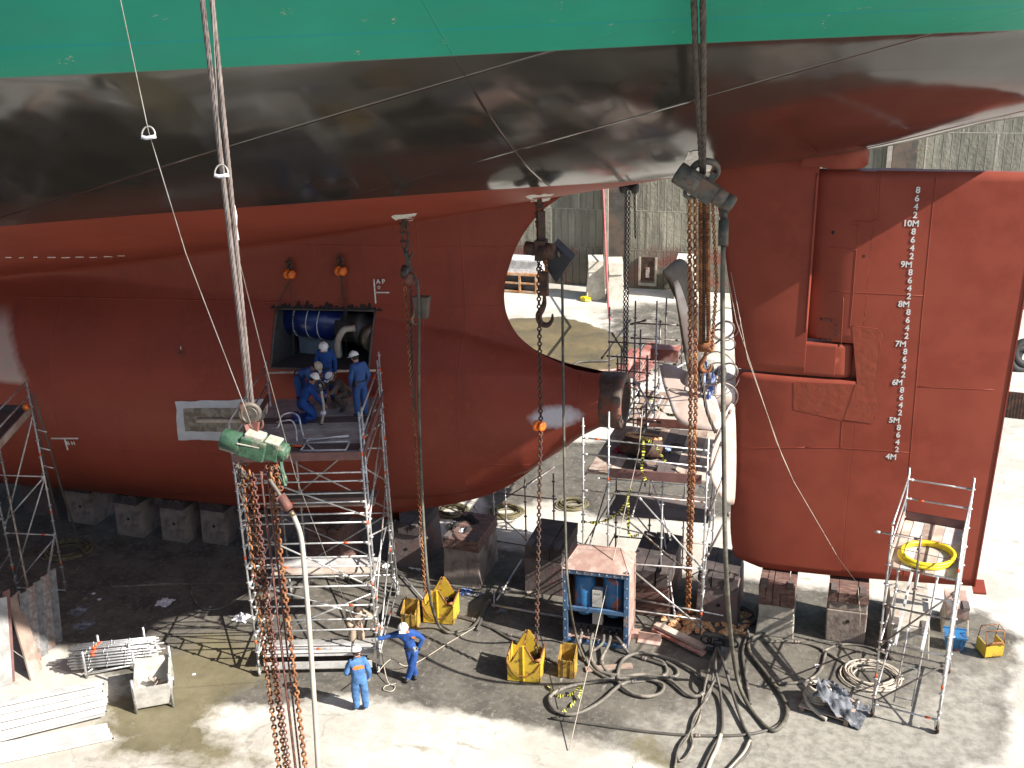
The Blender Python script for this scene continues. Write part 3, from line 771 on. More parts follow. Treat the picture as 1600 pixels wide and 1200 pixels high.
PUD = gp([(760, 520), (800, 498), (880, 495), (960, 520), (1010, 560), (1000, 590), (880, 585), (800, 560)])
MUD = gp([(980, 1150), (1025, 1143), (1030, 1165), (1060, 1200), (1000, 1195)])
def axis(lo, hi, step, far):
    a = []; x = lo
    while x <= hi: a.append(x); x += step
    s = step; x = hi
    b = []
    while x < far: s *= 1.5; x += s; b.append(x)
    s = step; x = lo; c = []
    while x > -far: s *= 1.5; x -= s; c.append(x)
    return c[::-1]+a+b
fx = axis(-44, 16, .28, 420); fy = axis(-14, 36, .28, 420)
fl = M(); att = []
for x in fx:
    for y in fy:
        fl.v.append(V((x, y, 0)))
        near = -44 <= x <= 16 and -14 <= y <= 36
        def sg(poly, wdt): return max(0, min(1, .5-pdist(x, y, poly)/wdt)) if near else 0
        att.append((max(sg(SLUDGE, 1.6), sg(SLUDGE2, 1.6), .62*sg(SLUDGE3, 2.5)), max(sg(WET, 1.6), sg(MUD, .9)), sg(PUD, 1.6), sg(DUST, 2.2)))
ny = len(fy)
for i in range(len(fx)-1):
    for j in range(ny-1):
        a = i*ny+j; fl.face((a, a+ny, a+ny+1, a+1))
def floor_mat():
    m = bpy.data.materials.new('dock_concrete'); m.use_nodes = True; n = m.node_tree.nodes; l = m.node_tree.links; b = n['Principled BSDF']
    geo = n.new('ShaderNodeNewGeometry'); at = n.new('ShaderNodeAttribute'); at.attribute_name = 'dirt'
    sp = n.new('ShaderNodeSeparateColor'); l.new(at.outputs['Color'], sp.inputs[0])
    def noise(sc, det=6, rough=.65, st=None):
        t = n.new('ShaderNodeTexNoise'); t.inputs['Scale'].default_value = sc; t.inputs['Detail'].default_value = det; t.inputs['Roughness'].default_value = rough
        mp = n.new('ShaderNodeMapping'); l.new(geo.outputs['Position'], mp.inputs[0]); mp.inputs['Scale'].default_value = st or (1, 1, 1); l.new(mp.outputs[0], t.inputs['Vector']); return t.outputs[0]
    def rng(v, a, c, x=0, y=1):
        r = n.new('ShaderNodeMapRange'); l.new(v, r.inputs[0]); r.inputs[1].default_value = a; r.inputs[2].default_value = c; r.inputs[3].default_value = x; r.inputs[4].default_value = y; return r.outputs[0]
    def mth(op, a, c):
        k = n.new('ShaderNodeMath'); k.operation = op
        for i, q in enumerate((a, c)):
            if isinstance(q, (int, float)): k.inputs[i].default_value = q
            else: l.new(q, k.inputs[i])
        return k.outputs[0]
    def mix(f, a, c):
        x = n.new('ShaderNodeMix'); x.data_type = 'RGBA'; l.new(f, x.inputs[0])
        for i, q in ((6, a), (7, c)):
            if isinstance(q, tuple): x.inputs[i].default_value = (*q, 1)
            else: l.new(q, x.inputs[i])
        return x.outputs[2]
    def edge(ch, sc, amt, a=.42, c=.58): return rng(mth('ADD', ch, mth('MULTIPLY_ADD' if False else 'MULTIPLY', mth('SUBTRACT', noise(sc, 6), .5), amt)), a, c)
    dry = mix(rng(noise(.45), .4, .62), (.6, .57, .52), (.45, .425, .375))
    dry = mix(rng(noise(3.5), .45, .7), dry, (.5, .47, .42))
    dry = mix(rng(noise(1.0, 4, .6, (1, 3, 1)), .6, .7), dry, (.34, .31, .26))
    dry = mix(mth('MULTIPLY', rng(noise(18, 6, .75), .6, .68), .7), dry, (.25, .23, .2))
    dry = mix(mth('MULTIPLY', rng(noise(.25, 7, .7), .5, .6), .6), dry, (.36, .33, .28))
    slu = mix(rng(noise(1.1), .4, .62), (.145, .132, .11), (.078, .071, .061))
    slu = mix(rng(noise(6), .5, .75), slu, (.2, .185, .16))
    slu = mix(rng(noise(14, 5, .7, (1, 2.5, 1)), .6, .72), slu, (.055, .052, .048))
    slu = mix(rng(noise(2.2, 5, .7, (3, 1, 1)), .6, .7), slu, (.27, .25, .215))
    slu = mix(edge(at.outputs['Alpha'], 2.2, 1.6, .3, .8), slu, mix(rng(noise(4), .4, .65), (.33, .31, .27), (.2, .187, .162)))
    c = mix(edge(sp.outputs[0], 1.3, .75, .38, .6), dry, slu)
    wet = mix(rng(noise(1.2), .4, .65), (.2, .175, .11), (.14, .122, .075))
    wm = edge(sp.outputs[1], 1.6, 1.5, .3, .75); c = mix(wm, c, wet)
    pm_ = edge(sp.outputs[2], .8, .7, .44, .52); c = mix(pm_, c, mix(rng(noise(.6, 6), .4, .65), mix(rng(noise(3, 6), .45, .65), (.2, .155, .085), (.15, .12, .07)), (.1, .088, .06)))
    vo = n.new('ShaderNodeTexVoronoi'); vo.feature = 'DISTANCE_TO_EDGE'; vo.inputs['Scale'].default_value = .3
    vm = n.new('ShaderNodeVectorMath'); vm.operation = 'MULTIPLY_ADD'; cn = n.new('ShaderNodeTexNoise'); cn.inputs['Scale'].default_value = 1.4; cn.inputs['Detail'].default_value = 6; l.new(geo.outputs['Position'], cn.inputs['Vector'])
    l.new(cn.outputs['Color'], vm.inputs[0]); vm.inputs[1].default_value = (1.1, 1.1, 0); l.new(geo.outputs['Position'], vm.inputs[2]); l.new(vm.outputs[0], vo.inputs['Vector'])
    c = mix(mth('MULTIPLY', rng(vo.outputs['Distance'], .0, .004, 1, 0), .32), c, (.06, .055, .048))
    l.new(c, b.inputs['Base Color'])
    wetall = mth('MAXIMUM', mth('MULTIPLY', wm, .6), pm_)
    l.new(rng(wetall, 0, 1, .9, .35), b.inputs['Roughness']); b.inputs['Specular IOR Level'].default_value = .3
    bp = n.new('ShaderNodeBump'); bp.inputs['Strength'].default_value = .5; bp.inputs['Distance'].default_value = .02
    l.new(mth('ADD', noise(9, 8), mth('MULTIPLY', noise(40, 4), .4)), bp.inputs['Height']); l.new(bp.outputs[0], b.inputs['Normal'])
    return m
MATS['dock_concrete'] = floor_mat()
fo = fl.build('dock_floor', 'dock_concrete', None, (0, 0, 0)); struct(fo)
ca = fo.data.color_attributes.new('dirt', 'FLOAT_COLOR', 'POINT')
for i, a in enumerate(att): ca.data[i].color = a
def wall_mat():
    m = bpy.data.materials.new('dock_wall_concrete'); m.use_nodes = True; n = m.node_tree.nodes; l = m.node_tree.links; b = n['Principled BSDF']
    geo = n.new('ShaderNodeNewGeometry'); sp = n.new('ShaderNodeSeparateXYZ'); l.new(geo.outputs['Position'], sp.inputs[0])
    def noise(sc, st=(1, 1, 1), det=6):
        t = n.new('ShaderNodeTexNoise'); t.inputs['Scale'].default_value = sc; t.inputs['Detail'].default_value = det; t.inputs['Roughness'].default_value = .65
        mp = n.new('ShaderNodeMapping'); mp.inputs['Scale'].default_value = st; l.new(geo.outputs['Position'], mp.inputs[0]); l.new(mp.outputs[0], t.inputs['Vector']); return t.outputs[0]
    def rng(v, a, c, x=0, y=1):
        r = n.new('ShaderNodeMapRange'); l.new(v, r.inputs[0]); r.inputs[1].default_value = a; r.inputs[2].default_value = c; r.inputs[3].default_value = x; r.inputs[4].default_value = y; return r.outputs[0]
    def mix(f, a, c):
        x = n.new('ShaderNodeMix'); x.data_type = 'RGBA'; l.new(f, x.inputs[0])
        for i, q in ((6, a), (7, c)):
            if isinstance(q, tuple): x.inputs[i].default_value = (*q, 1)
            else: l.new(q, x.inputs[i])
        return x.outputs[2]
    def mth(op, a, c):
        k = n.new('ShaderNodeMath'); k.operation = op
        for i, q in enumerate((a, c)):
            if isinstance(q, (int, float)): k.inputs[i].default_value = q
            else: l.new(q, k.inputs[i])
        return k.outputs[0]
    cb = n.new('ShaderNodeCombineXYZ'); l.new(sp.outputs[0], cb.inputs[0]); l.new(sp.outputs[2], cb.inputs[1])
    br = n.new('ShaderNodeTexBrick'); br.offset = .5; br.inputs['Scale'].default_value = 1.0; br.inputs['Brick Width'].default_value = 3.4; br.inputs['Row Height'].default_value = 2.3; br.inputs['Mortar Size'].default_value = .045; br.inputs['Mortar Smooth'].default_value = .6
    br.inputs['Color1'].default_value = (.2,)*3+(1,); br.inputs['Color2'].default_value = (.8,)*3+(1,); br.inputs['Mortar'].default_value = (.5,)*3+(1,)
    l.new(cb.outputs[0], br.inputs['Vector'])
    wv = n.new('ShaderNodeTexBrick'); wv.offset = .37; wv.inputs['Scale'].default_value = 1.0; wv.inputs['Brick Width'].default_value = .42; wv.inputs['Row Height'].default_value = 2.3; wv.inputs['Mortar Size'].default_value = .034; wv.inputs['Mortar Smooth'].default_value = .9
    wv.inputs['Color1'].default_value = (.1,)*3+(1,); wv.inputs['Color2'].default_value = (.9,)*3+(1,); wv.inputs['Mortar'].default_value = (.5,)*3+(1,)
    l.new(cb.outputs[0], wv.inputs['Vector'])
    c = mix(rng(noise(.4), .4, .62), (.4, .375, .3), (.3, .28, .225))
    c = mix(mth('MULTIPLY', wv.outputs['Color'], .8), c, (.19, .18, .14))
    c = mix(rng(noise(2.2, (1, 1, .12)), .5, .72), c, (.15, .145, .12))
    c = mix(mth('MULTIPLY', mth('MULTIPLY', wv.outputs['Fac'], rng(noise(.8), .45, .65)), .9), c, (.44, .42, .35))
    c = mix(mth('MULTIPLY', rng(noise(1.4, (1, 1, .06)), .58, .66), .7), c, (.1, .1, .085))
    c = mix(mth('MULTIPLY', br.outputs['Fac'], .75), c, (.5, .47, .4))
    low = rng(mth('ADD', sp.outputs[2], mth('MULTIPLY', noise(.5, (1, 1, .4)), 2.4)), 2.9, 3.9, 1, 0)
    c = mix(low, c, (.17, .155, .125))
    c = mix(mth('MULTIPLY', low, rng(noise(.32, (1, 1, 1.4), 5), .5, .58)), c, (.24, .1, .085))
    l.new(c, b.inputs['Base Color']); b.inputs['Roughness'].default_value = .9; b.inputs['Specular IOR Level'].default_value = .2
    bp = n.new('ShaderNodeBump'); bp.inputs['Strength'].default_value = 1.0; bp.inputs['Distance'].default_value = .1
    l.new(mth('ADD', mth('ADD', mth('MULTIPLY', wv.outputs['Fac'], .6), mth('MULTIPLY', wv.outputs['Color'], .35)), noise(5)), bp.inputs['Height']); l.new(bp.outputs[0], b.inputs['Normal'])
    return m
MATS['dock_wall_concrete'] = wall_mat()
WY = G(900, 445).y
dw = thing('dock_wall', 'tall grey-green concrete dock wall with vertical board marks beyond the ship', 'wall', (0, WY, 0))
q = M(); q.box((-420, WY, -.3), (420, WY+3, 14.4)); q.build('wall_face', 'dock_wall_concrete', dw)
for a in (952, 1395):
    X0 = P(a, 400 if a < 1200 else 240, WY-.3).x; X1 = P(a+28 if a < 1200 else a+38, 400 if a < 1200 else 240, WY-.3).x
    q = M(); q.box((X0, WY-.45, -.05), (X1, WY-.01, 14.3), 0); q.box((X0-.28, WY-.55, -.05), (X0-.03, WY-.01, 14.2), 1)
    q.build('pilaster', ['column_grey', 'keel_pale'], dw)
for zz in (.0,):
    q = M(); q.box((-420, WY-.25, 14.1), (420, WY+3.2, 14.6)); q.build('coping', 'dock_wall_concrete', dw)
nx0 = P(1001, 440, WY).x; nx1 = P(1023, 440, WY).x
q = M(); q.box((nx0, WY-.03, .5), (nx1, WY+.2, 1.9), 0); q.box((nx0-.12, WY-.1, .38), (nx0, WY-.005, 1.9), 1); q.box((nx1, WY-.1, .38), (nx1+.12, WY-.005, 1.9), 1); q.box((nx0-.12, WY-.1, .2), (nx1+.12, WY-.005, .375), 1); q.box(((nx0+nx1)/2-.1, WY-.12, .7), ((nx0+nx1)/2+.1, WY-.04, 1.3), 2)
q.build('niche', ['rust_dark', 'keel_pale', 'galv_rusty'], dw)
nw = thing('dock_wall', 'near concrete dock wall under the camera, reflected in the black hull', 'wall', (0, -25.2, 0))
q = M(); q.box((-420, -40, -.3), (420, -25.2, 14.35)); q.build('wall_face', 'dock_wall_concrete', nw)
# ================================================================== keel blocks
KB = 'keel blocks under the ship'
def keel_block(px, py, wpx, hgt, ln, label, body='keel_concrete', cap='cap_timber', caph=.3, hole=True, split=None, taper=.06, rot=0.0, ncap=3):
    c = G(px, py); wd = wpx*(CAM-c).length/FPX*1.02
    t = thing('keel_block', label, 'keel block', (c.x, c.y, 0), KB)
    ca, sa = math.cos(rot), math.sin(rot); e1 = V((ca, sa, 0)); e2 = V((-sa, ca, 0)); c = V((c.x, c.y, 0))
    def hx(m, x0, x1, y0, y1, z0, z1, tp=0, mi=0, j=.025):
        r = lambda: random.uniform(-j, j)
        b = [(x0, y0), (x1, y0), (x1, y1), (x0, y1)]; tt = [(x0+tp, y0+tp*.5), (x1-tp, y0+tp*.5), (x1-tp, y1-tp*.5), (x0+tp, y1-tp*.5)]
        m.hexa([c+e1*(x+r())+e2*(y+r())+V((0, 0, z0)) for x, y in b], [c+e1*(x+r())+e2*(y+r())+V((0, 0, z1)) for x, y in tt], mi)
    hb = hgt-caph; m = M()
    if split:
        hx(m, -wd/2, wd/2, 0, ln, 0, hb*split-.006, taper*.5); hx(m, -wd/2+taper, wd/2-taper, .02, ln-.02, hb*split, hb, taper*.3)
    else: hx(m, -wd/2, wd/2, 0, ln, -.01, hb, taper)
    o = m.build('concrete_body', body, t)
    bv = o.modifiers.new('bevel', 'BEVEL'); bv.width = .025; bv.segments = 2
    if hole:
        h = M(); p = c+e1*(wd*.04)+e2*(-.004+taper*.25)+V((0, 0, hb*.55)); h.lathe(p, -e2, [(-.03, .05), (.006, .05)], 10); h.build('lifting_hole', 'char', t)
    tw = wd-2*taper+.03
    for i in range(ncap):
        k = M(); x0 = -tw/2+tw*i/ncap+.006; x1 = -tw/2+tw*(i+1)/ncap-.006
        hx(k, x0, x1, .0, ln, hb+.003, hgt+random.uniform(-.02, .01), 0); k.build('timber_cap', cap, t)
    for sx in (-1, 1):      # timber wedges driven in under the cap
        k = M(); x0 = sx*tw*.36; z0 = hgt+.004; k.hexa([c+e1*(x0-.09)+e2*(-.06+random.uniform(-.05, .03))+V((0, 0, z0)), c+e1*(x0+.07)+e2*-.05+V((0, 0, z0)), c+e1*(x0+.07)+e2*.4+V((0, 0, z0)), c+e1*(x0-.09)+e2*.42+V((0, 0, z0))], [c+e1*(x0-.09)+e2*-.05+V((0, 0, z0+.07)), c+e1*(x0+.07)+e2*-.05+V((0, 0, z0+.07)), c+e1*(x0+.07)+e2*.4+V((0, 0, z0+.02)), c+e1*(x0-.09)+e2*.42+V((0, 0, z0+.02))])
        if hgt < 1.6: k.build('wedge', 'plank_dark', t)
    return t
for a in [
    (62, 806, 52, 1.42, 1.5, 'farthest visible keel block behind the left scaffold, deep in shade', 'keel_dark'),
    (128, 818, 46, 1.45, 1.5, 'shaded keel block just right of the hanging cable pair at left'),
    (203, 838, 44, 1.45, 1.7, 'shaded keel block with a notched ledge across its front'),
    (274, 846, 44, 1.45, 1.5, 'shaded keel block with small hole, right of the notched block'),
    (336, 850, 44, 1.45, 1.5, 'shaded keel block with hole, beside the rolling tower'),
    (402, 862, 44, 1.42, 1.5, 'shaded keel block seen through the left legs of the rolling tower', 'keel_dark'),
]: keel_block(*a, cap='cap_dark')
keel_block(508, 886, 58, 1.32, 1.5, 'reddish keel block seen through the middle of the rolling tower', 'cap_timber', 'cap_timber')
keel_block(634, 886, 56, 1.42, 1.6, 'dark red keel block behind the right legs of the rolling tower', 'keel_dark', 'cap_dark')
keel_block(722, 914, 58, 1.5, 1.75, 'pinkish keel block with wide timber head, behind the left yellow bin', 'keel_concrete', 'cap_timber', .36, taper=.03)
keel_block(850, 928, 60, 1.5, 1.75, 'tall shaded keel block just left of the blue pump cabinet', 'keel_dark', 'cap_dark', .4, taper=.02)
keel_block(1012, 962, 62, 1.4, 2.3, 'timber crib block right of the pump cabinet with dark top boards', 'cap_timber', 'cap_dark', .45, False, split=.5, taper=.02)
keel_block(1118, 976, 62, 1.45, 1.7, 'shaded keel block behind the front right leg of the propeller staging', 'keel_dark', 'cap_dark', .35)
keel_block(1209, 996, 52, 1.5, 1.5, 'pale keel block with frayed timber top under the rudder front', 'keel_pale', 'cap_timber', .55, False, split=.6, taper=.03, ncap=5)
keel_block(1319, 1005, 54, 1.5, 1.5, 'reddish stained keel block under the middle of the rudder', 'keel_concrete', 'cap_timber', .3, True, split=.8, taper=.02, ncap=4)
keel_block(1418, 1026, 54, .85, 2.4, 'long pale keel block standing inside the right rolling tower', 'keel_pale', 'keel_pale', .12, False, taper=.03, ncap=1)
keel_block(1492, 992, 34, .8, 1.0, 'small pink topped block behind the blue tub', 'keel_pale', 'pink_panel', .3, False, ncap=1)
# blocks on the far side of the dock
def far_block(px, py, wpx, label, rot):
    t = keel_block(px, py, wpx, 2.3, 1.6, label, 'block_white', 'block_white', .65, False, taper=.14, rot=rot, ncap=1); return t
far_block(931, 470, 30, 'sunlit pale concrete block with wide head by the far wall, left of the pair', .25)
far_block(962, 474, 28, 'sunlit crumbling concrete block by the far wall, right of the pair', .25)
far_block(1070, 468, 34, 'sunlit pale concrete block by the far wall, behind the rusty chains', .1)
# ================================================================== scaffolding
def spost(par, p, z0, z1, mt='galv', bands=(), r=.025, ros=.5, name='post'):
    m = M(); p = V((p[0], p[1], 0)); m.rod(p+V((0, 0, z0)), p+V((0, 0, z1)), r, 8)
    z = z0+.35
    while z < z1-.05:
        m.lathe(p+V((0, 0, z)), (0, 0, 1), [(0, .03), (.005, .058), (.018, .058), (.023, .03)], 8); z += ros
    for b in bands: m.rod(p+V((0, 0, z0+b)), p+V((0, 0, z0+b+.09)), r+.006, 8, 1)
    return m.build(name, [mt, 'orange_band'], par)
def pipe(par, a, b, mt='galv', r=.022, band=None, name='rail', ends=True):
    a, b = V(a), V(b); m = M(); m.rod(a, b, r, 8); d = (b-a).normalized()
    if ends:
        for q, s in ((a, 1), (b, -1)): m.rod(q+d*(s*.01), q+d*(s*.12), r+.012, 6)
    if band: m.rod(lerp(a, b, band), lerp(a, b, band)+d*.12, r+.006, 8, 1)
    return m.build(name, [mt, 'orange_band'], par)
def castor(par, p, mt='castor_grey', ang=0, r=.11):
    m = M(); ax = V((math.cos(ang), math.sin(ang), 0)); p = V((p[0], p[1], 0)); f = V((-math.sin(ang), math.cos(ang), 0))
    m.lathe(p+V((0, 0, r))-ax*.03, ax, [(0, r*.8), (.01, r), (.05, r), (.06, r*.8)], 18); m.lathe(p+V((0, 0, r))-ax*.04, ax, [(0, .035), (.08, .035)], 10, 1)
    m.beam(p+ax*.05+V((0, 0, r)), p+ax*.05+f*.03+V((0, 0, .3)), .012, .05, 1); m.beam(p-ax*.05+V((0, 0, r)), p-ax*.05+f*.03+V((0, 0, .3)), .012, .05, 1)
    m.rod(p+V((0, 0, .27)), p+V((0, 0, .45)), .03, 8, 1)
    return m.build('castor', [mt, 'galv'], par)
def boards(par, fl_, fr_, br_, bl_, z, n, mt, th=.05, gap=.012, name='deck_board', along='depth', mts=None):
    """deck boards filling a quad"""
    for i in range(n):
        a, b = (i/n, (i+1)/n); m = M(); g = gap
        if along == 'depth': q = [lerp(fl_, fr_, a), lerp(fl_, fr_, b), lerp(bl_, br_, b), lerp(bl_, br_, a)]
        else: q = [lerp(fl_, bl_, a), lerp(fr_, br_, a), lerp(fr_, br_, b), lerp(fl_, bl_, b)]
        c = (q[0]+q[1]+q[2]+q[3])/4; q = [c+(p-c)*(1-g/.3) for p in q]; dz = random.uniform(-.008, .008)
        m.hexa([V((p.x, p.y, z-th+dz)) for p in q], [V((p.x, p.y, z+dz)) for p in q]); m.build(name, mts[i % len(mts)] if mts else mt, par)
def at(p, z): return V((p[0], p[1], z))
# ---- the rolling tower at the inspection opening
FL = G(406, 1055); FL.z = 0; e1 = V((.953, .305, 0)).normalized()*3.05; e2 = V((-.305, .953, 0)).normalized()*4.05
FR, RL, RR = FL+e1, FL+e2, FL+e1+e2
tw = thing('scaffold_tower', 'tall rolling scaffold tower with a work platform at the hull opening', 'scaffold', FL)
f2, r2 = e2*.11, e2*.89
PL = 5.98
for p, tp, bd in ((FL, 7.0, (.6, 3.0)), (FR, 7.15, (.9, 2.2, 3.9, 5.7)), (RL, 7.1, (3.3,)), (RR, 7.3, (2.4, 4.4, 6.4))):
    spost(tw, p, .35, tp, bands=bd); castor(tw, p, ang=.5)
for p, tp, bd in ((FL+f2, PL-.05, (2.3,)), (FR+f2, 7.1, (1.6, 4.1, 6.0)), (RL+e1*.18, PL, ()), (RR-e2*.1, 7.2, (1.2, 3.6))): spost(tw, p, .3, tp, bands=bd)
for z, bd in ((.75, .5), (1.3, None), (2.0, .8), (2.55, None), (3.1, .3), (3.75, .8), (4.3, None), (4.85, .4), (5.4, None)):
    pipe(tw, at(FL, z), at(FR, z), band=bd); 
    if z in (1.3, 2.55, 3.1, 4.3, 4.85, 5.4): pipe(tw, at(FL+f2, z+.02), at(FR+f2, z+.02), band=None)
for z in (.5, 2.5, 4.5, 5.6): pipe(tw, at(RL, z), at(RR, z)); pipe(tw, at(FR, z+.05), at(RR, z+.05)); pipe(tw, at(FL, z+.05), at(RL, z+.05))
for z in (.6, 1.1, 1.6, 2.1, 2.6, 3.1, 3.6, 4.1, 4.6, 5.1): 
    pipe(tw, at(FL, z), at(FL+f2, z), name='ladder_rung', ends=False); pipe(tw, at(FR, z+.03), at(FR+f2, z+.03), name='ladder_rung', ends=False)
for a, b in ((at(FL+f2, 5.5), at(FR+f2, 4.2)), (at(RL, .6), at(RR, 2.5)), (at(RR, 2.6), at(RL, 4.4)), (at(FR, .3), at(RR, 2.0)), (at(RR, 2.1), at(FR, 3.9)), (at(FR, 4.0), at(RR, 5.6)), (at(FL, .6), at(RL, 2.4)), (at(RL, 2.6), at(FL, 4.4)), (at(FL+f2, 3.9), at(FR+f2, 2.2)), (at(RL+e1*.18, 3.2), at(RR, 5.3)), (at(FR+f2, 1.3), at(FL+f2, 2.4))):
    pipe(tw, a, b, name='brace')
for a, b in ((at(FL, 5.4), at(FL+f2, 4.6)), (at(FR+f2, 5.5), at(RR-e2*.1, 3.7)), (at(RR-e2*.1, 3.6), at(FR+f2, 1.8)), (at(RL, 4.6), at(RR, 5.7)), (at(RL+e1*.18, 1.0), at(FL+f2, 2.9)), (at(RL, 2.4), at(RR, .8)), (at(FL+f2, .8), at(FR+f2, 2.1))): pipe(tw, a, b, 'galv_rusty' if a.z > 3 else 'galv', .02, name='brace')
# outrigger
ro = G(622, 930); pipe(tw, at(RR, 4.6), at(ro, .15), name='outrigger'); pipe(tw, at(FR, .4), at(ro, .25), name='outrigger', band=.6); castor(tw, ro)
pipe(tw, at(RR, .35), at(ro, .3), name='outrigger')
# platform
q = [FL+e1*.02, FR-e1*.02, RR-e1*.02+e2*.03, RL+e1*.02+e2*.03]
boards(tw, *q, PL, 9, 'deck_grey', along='width', mts=['deck_grey', 'plank_dark', 'deck_grey', 'deck_grey'])
for a, b in ((FL, FR), (FR, RR), (RL, FL)):
    d = (b-a).normalized(); o_ = V((d.y, -d.x, 0))*.045
    m = M(); m.beam(at(a+o_, PL+.09), at(b+o_, PL+.09), .03, .2); m.build('toe_board', 'toe_board', tw)
for a, b in ((FR, RR), (RL, FL)):
    for z in (.5, 1.0): pipe(tw, at(a, PL+z), at(b, PL+z), band=.7)
pipe(tw, at(RL, PL+.8), at(RR, PL+.8), 'plank_pale', .035, name='rail', ends=False)
# middle deck, low boards
def subdeck(z, y0, y1, n, mt, x0=.02, x1=.98): boards(tw, FL+e1*x0+e2*y0, FL+e1*x1+e2*y0, FL+e1*x1+e2*y1, FL+e1*x0+e2*y1, z, n, mt, along='width', mts=mt if isinstance(mt, list) else None)
subdeck(4.02-.25, .5, .72, 2, ['plank', 'plank_dark']); subdeck(1.95, .42, .62, 2, ['plank_pale', 'deck_light']); subdeck(.52, .02, .2, 3, ['deck_light', 'deck_light', 'deck_grey'])
m = M(); m.beam(at(FL+e1*.05-e2*.01, .3), at(FR-e1*.05-e2*.01, .3), .02, .2); m.build('toe_board', 'deck_light', tw)
# ---- left tower at the picture edge
A = G(104, 926); B = G(27, 922); A.z = B.z = 0; dr = (G(0, 690, 5.75)-G(45, 640, 5.75)); dr.z = 0; dr.normalize(); dr = V(((A-B).y, -(A-B).x, 0)).normalized() if False else dr
Cc, Dd = A+dr*2.6, B+dr*2.6
tl = thing('scaffold_tower', 'shaded scaffold tower at the left edge with dark plank platform', 'scaffold', A)
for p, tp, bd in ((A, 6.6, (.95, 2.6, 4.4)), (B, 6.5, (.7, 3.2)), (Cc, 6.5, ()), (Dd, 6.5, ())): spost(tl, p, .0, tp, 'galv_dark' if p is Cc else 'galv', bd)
for z in (.08, 1.9, 3.75): pipe(tl, at(A, z), at(B, z), 'galv', band=.2 if z == 1.9 else None)
for z in (1.2, 2.4, 3.6): pipe(tl, at(B, z), at(Dd, z)); 
for a, b in ((at(A, 3.7), at(B, .4)), (at(A, 5.6), at(B, 2.0)), (at(A, 1.85), at(B, .2)), (at(A, 3.75), at(B, 2.2)), (at(A, 2.0), at(lerp(A, B, .45), .0)), (at(A, 1.9), at(Cc, .3))): pipe(tl, a, b, name='brace')
boards(tl, Dd, Cc, A, B, 5.72, 4, 'plank_dark')
m = M(); m.beam(at(A, 5.8), at(Cc, 5.8), .04, .2); m.build('toe_board', 'plank', tl)
m = M(); m.beam(at(A, 5.8), at(B, 5.8), .04, .2); m.build('toe_board', 'plank_dark', tl)
for z in (6.2, 6.6): pipe(tl, at(A, z), at(Cc, z), 'galv')
m = M(); p = at(A, 5.95)+dr*.3+V((-.05, 0, 0)); m.blob(p, .09, .09, .1); m.build('warning_lamp', 'orange_paint', tl)
m = M()
for i in range(3): m.rod(at(A, 5.2-.55*i), at(A, 5.0-.55*i)+V((.28, .1, .1)), .02, 6)
m.build('bracket', 'galv', tl)
# ---- right rolling tower beside the rudder
a0 = G(1362, 1119); b0_ = G(1463, 1145); c0 = G(1500, 1052); a0.z = b0_.z = c0.z = 0
ee1 = (b0_-a0); ee2 = V((-ee1.y, ee1.x, 0)).normalized()*2.55; d0 = a0+ee2; c1 = b0_+ee2
tr = thing('scaffold_tower', 'narrow rolling scaffold tower with a yellow hose coil on its deck beside the rudder', 'scaffold', a0)
DZ = 4.0
for p, tp, bd in ((a0, 5.0, (.9,)), (b0_, 5.1, (1.0, 4.0)), (c1, 5.35, ()), (d0, 5.35, ())):
    spost(tr, p, .2, tp, 'galv_rusty' if p in (a0,) else 'galv', bd); castor(tr, p, 'rust_dark', .3, .1)
spost(tr, lerp(a0, b0_, .42), 3.2, 4.9, 'galv_dark')
for z in (.35, 1.85, 3.0): pipe(tr, at(a0, z), at(b0_, z), 'galv_dark' if z > 1 else 'galv', band=.8 if z < 1 else None)
for z in (.45, 2.0, 3.6): pipe(tr, at(a0, z), at(d0, z)); pipe(tr, at(b0_, z), at(c1, z)); pipe(tr, at(d0, z), at(c1, z))
for a, b in ((at(a0, .4), at(b0_, 1.85)), (at(a0, 1.95), at(b0_, 3.7)), (at(b0_, .5), at(c1, 2.0)), (at(c1, .5), at(b0_, 1.9)), (at(b0_, 2.1), at(c1, 3.6)), (at(d0, .6), at(a0, 2.0)), (at(d0, 2.2), at(a0, 3.5))): pipe(tr, a, b, 'galv_dark' if a.x == a0.x and a.y == a0.y else 'galv', name='brace')
boards(tr, a0, b0_, c1, d0, DZ, 6, 'plank_pale', mts=['plank_pale', 'deck_light', 'plank', 'plank_pale', 'deck_light', 'deck_light'])
for a, b in ((a0, d0), (b0_, c1)):
    m = M(); m.beam(at(a, DZ+.1), at(b, DZ+.1), .035, .2); m.build('toe_board', 'plank_pale', tr)
    for z in (.55, 1.05): pipe(tr, at(a, DZ+z), at(b, DZ+z+.05))
m = M(); m.beam(at(d0, DZ+.1), at(c1, DZ+.1), .035, .22); m.build('toe_board', 'toe_board', tr)
for z in (.55, 1.05): pipe(tr, at(d0, DZ+z), at(c1, DZ+z), band=.2 if z < 1 else None)
for z in (.5, .85): pipe(tr, at(a0, DZ+z), at(b0_, DZ+z-.05), 'rust_chain', .008, ends=False, name='guard_rope')
pipe(tr, at(a0, DZ+.8)-ee1*.25, at(a0, DZ+.8)+ee1*.42, 'galv_rusty')
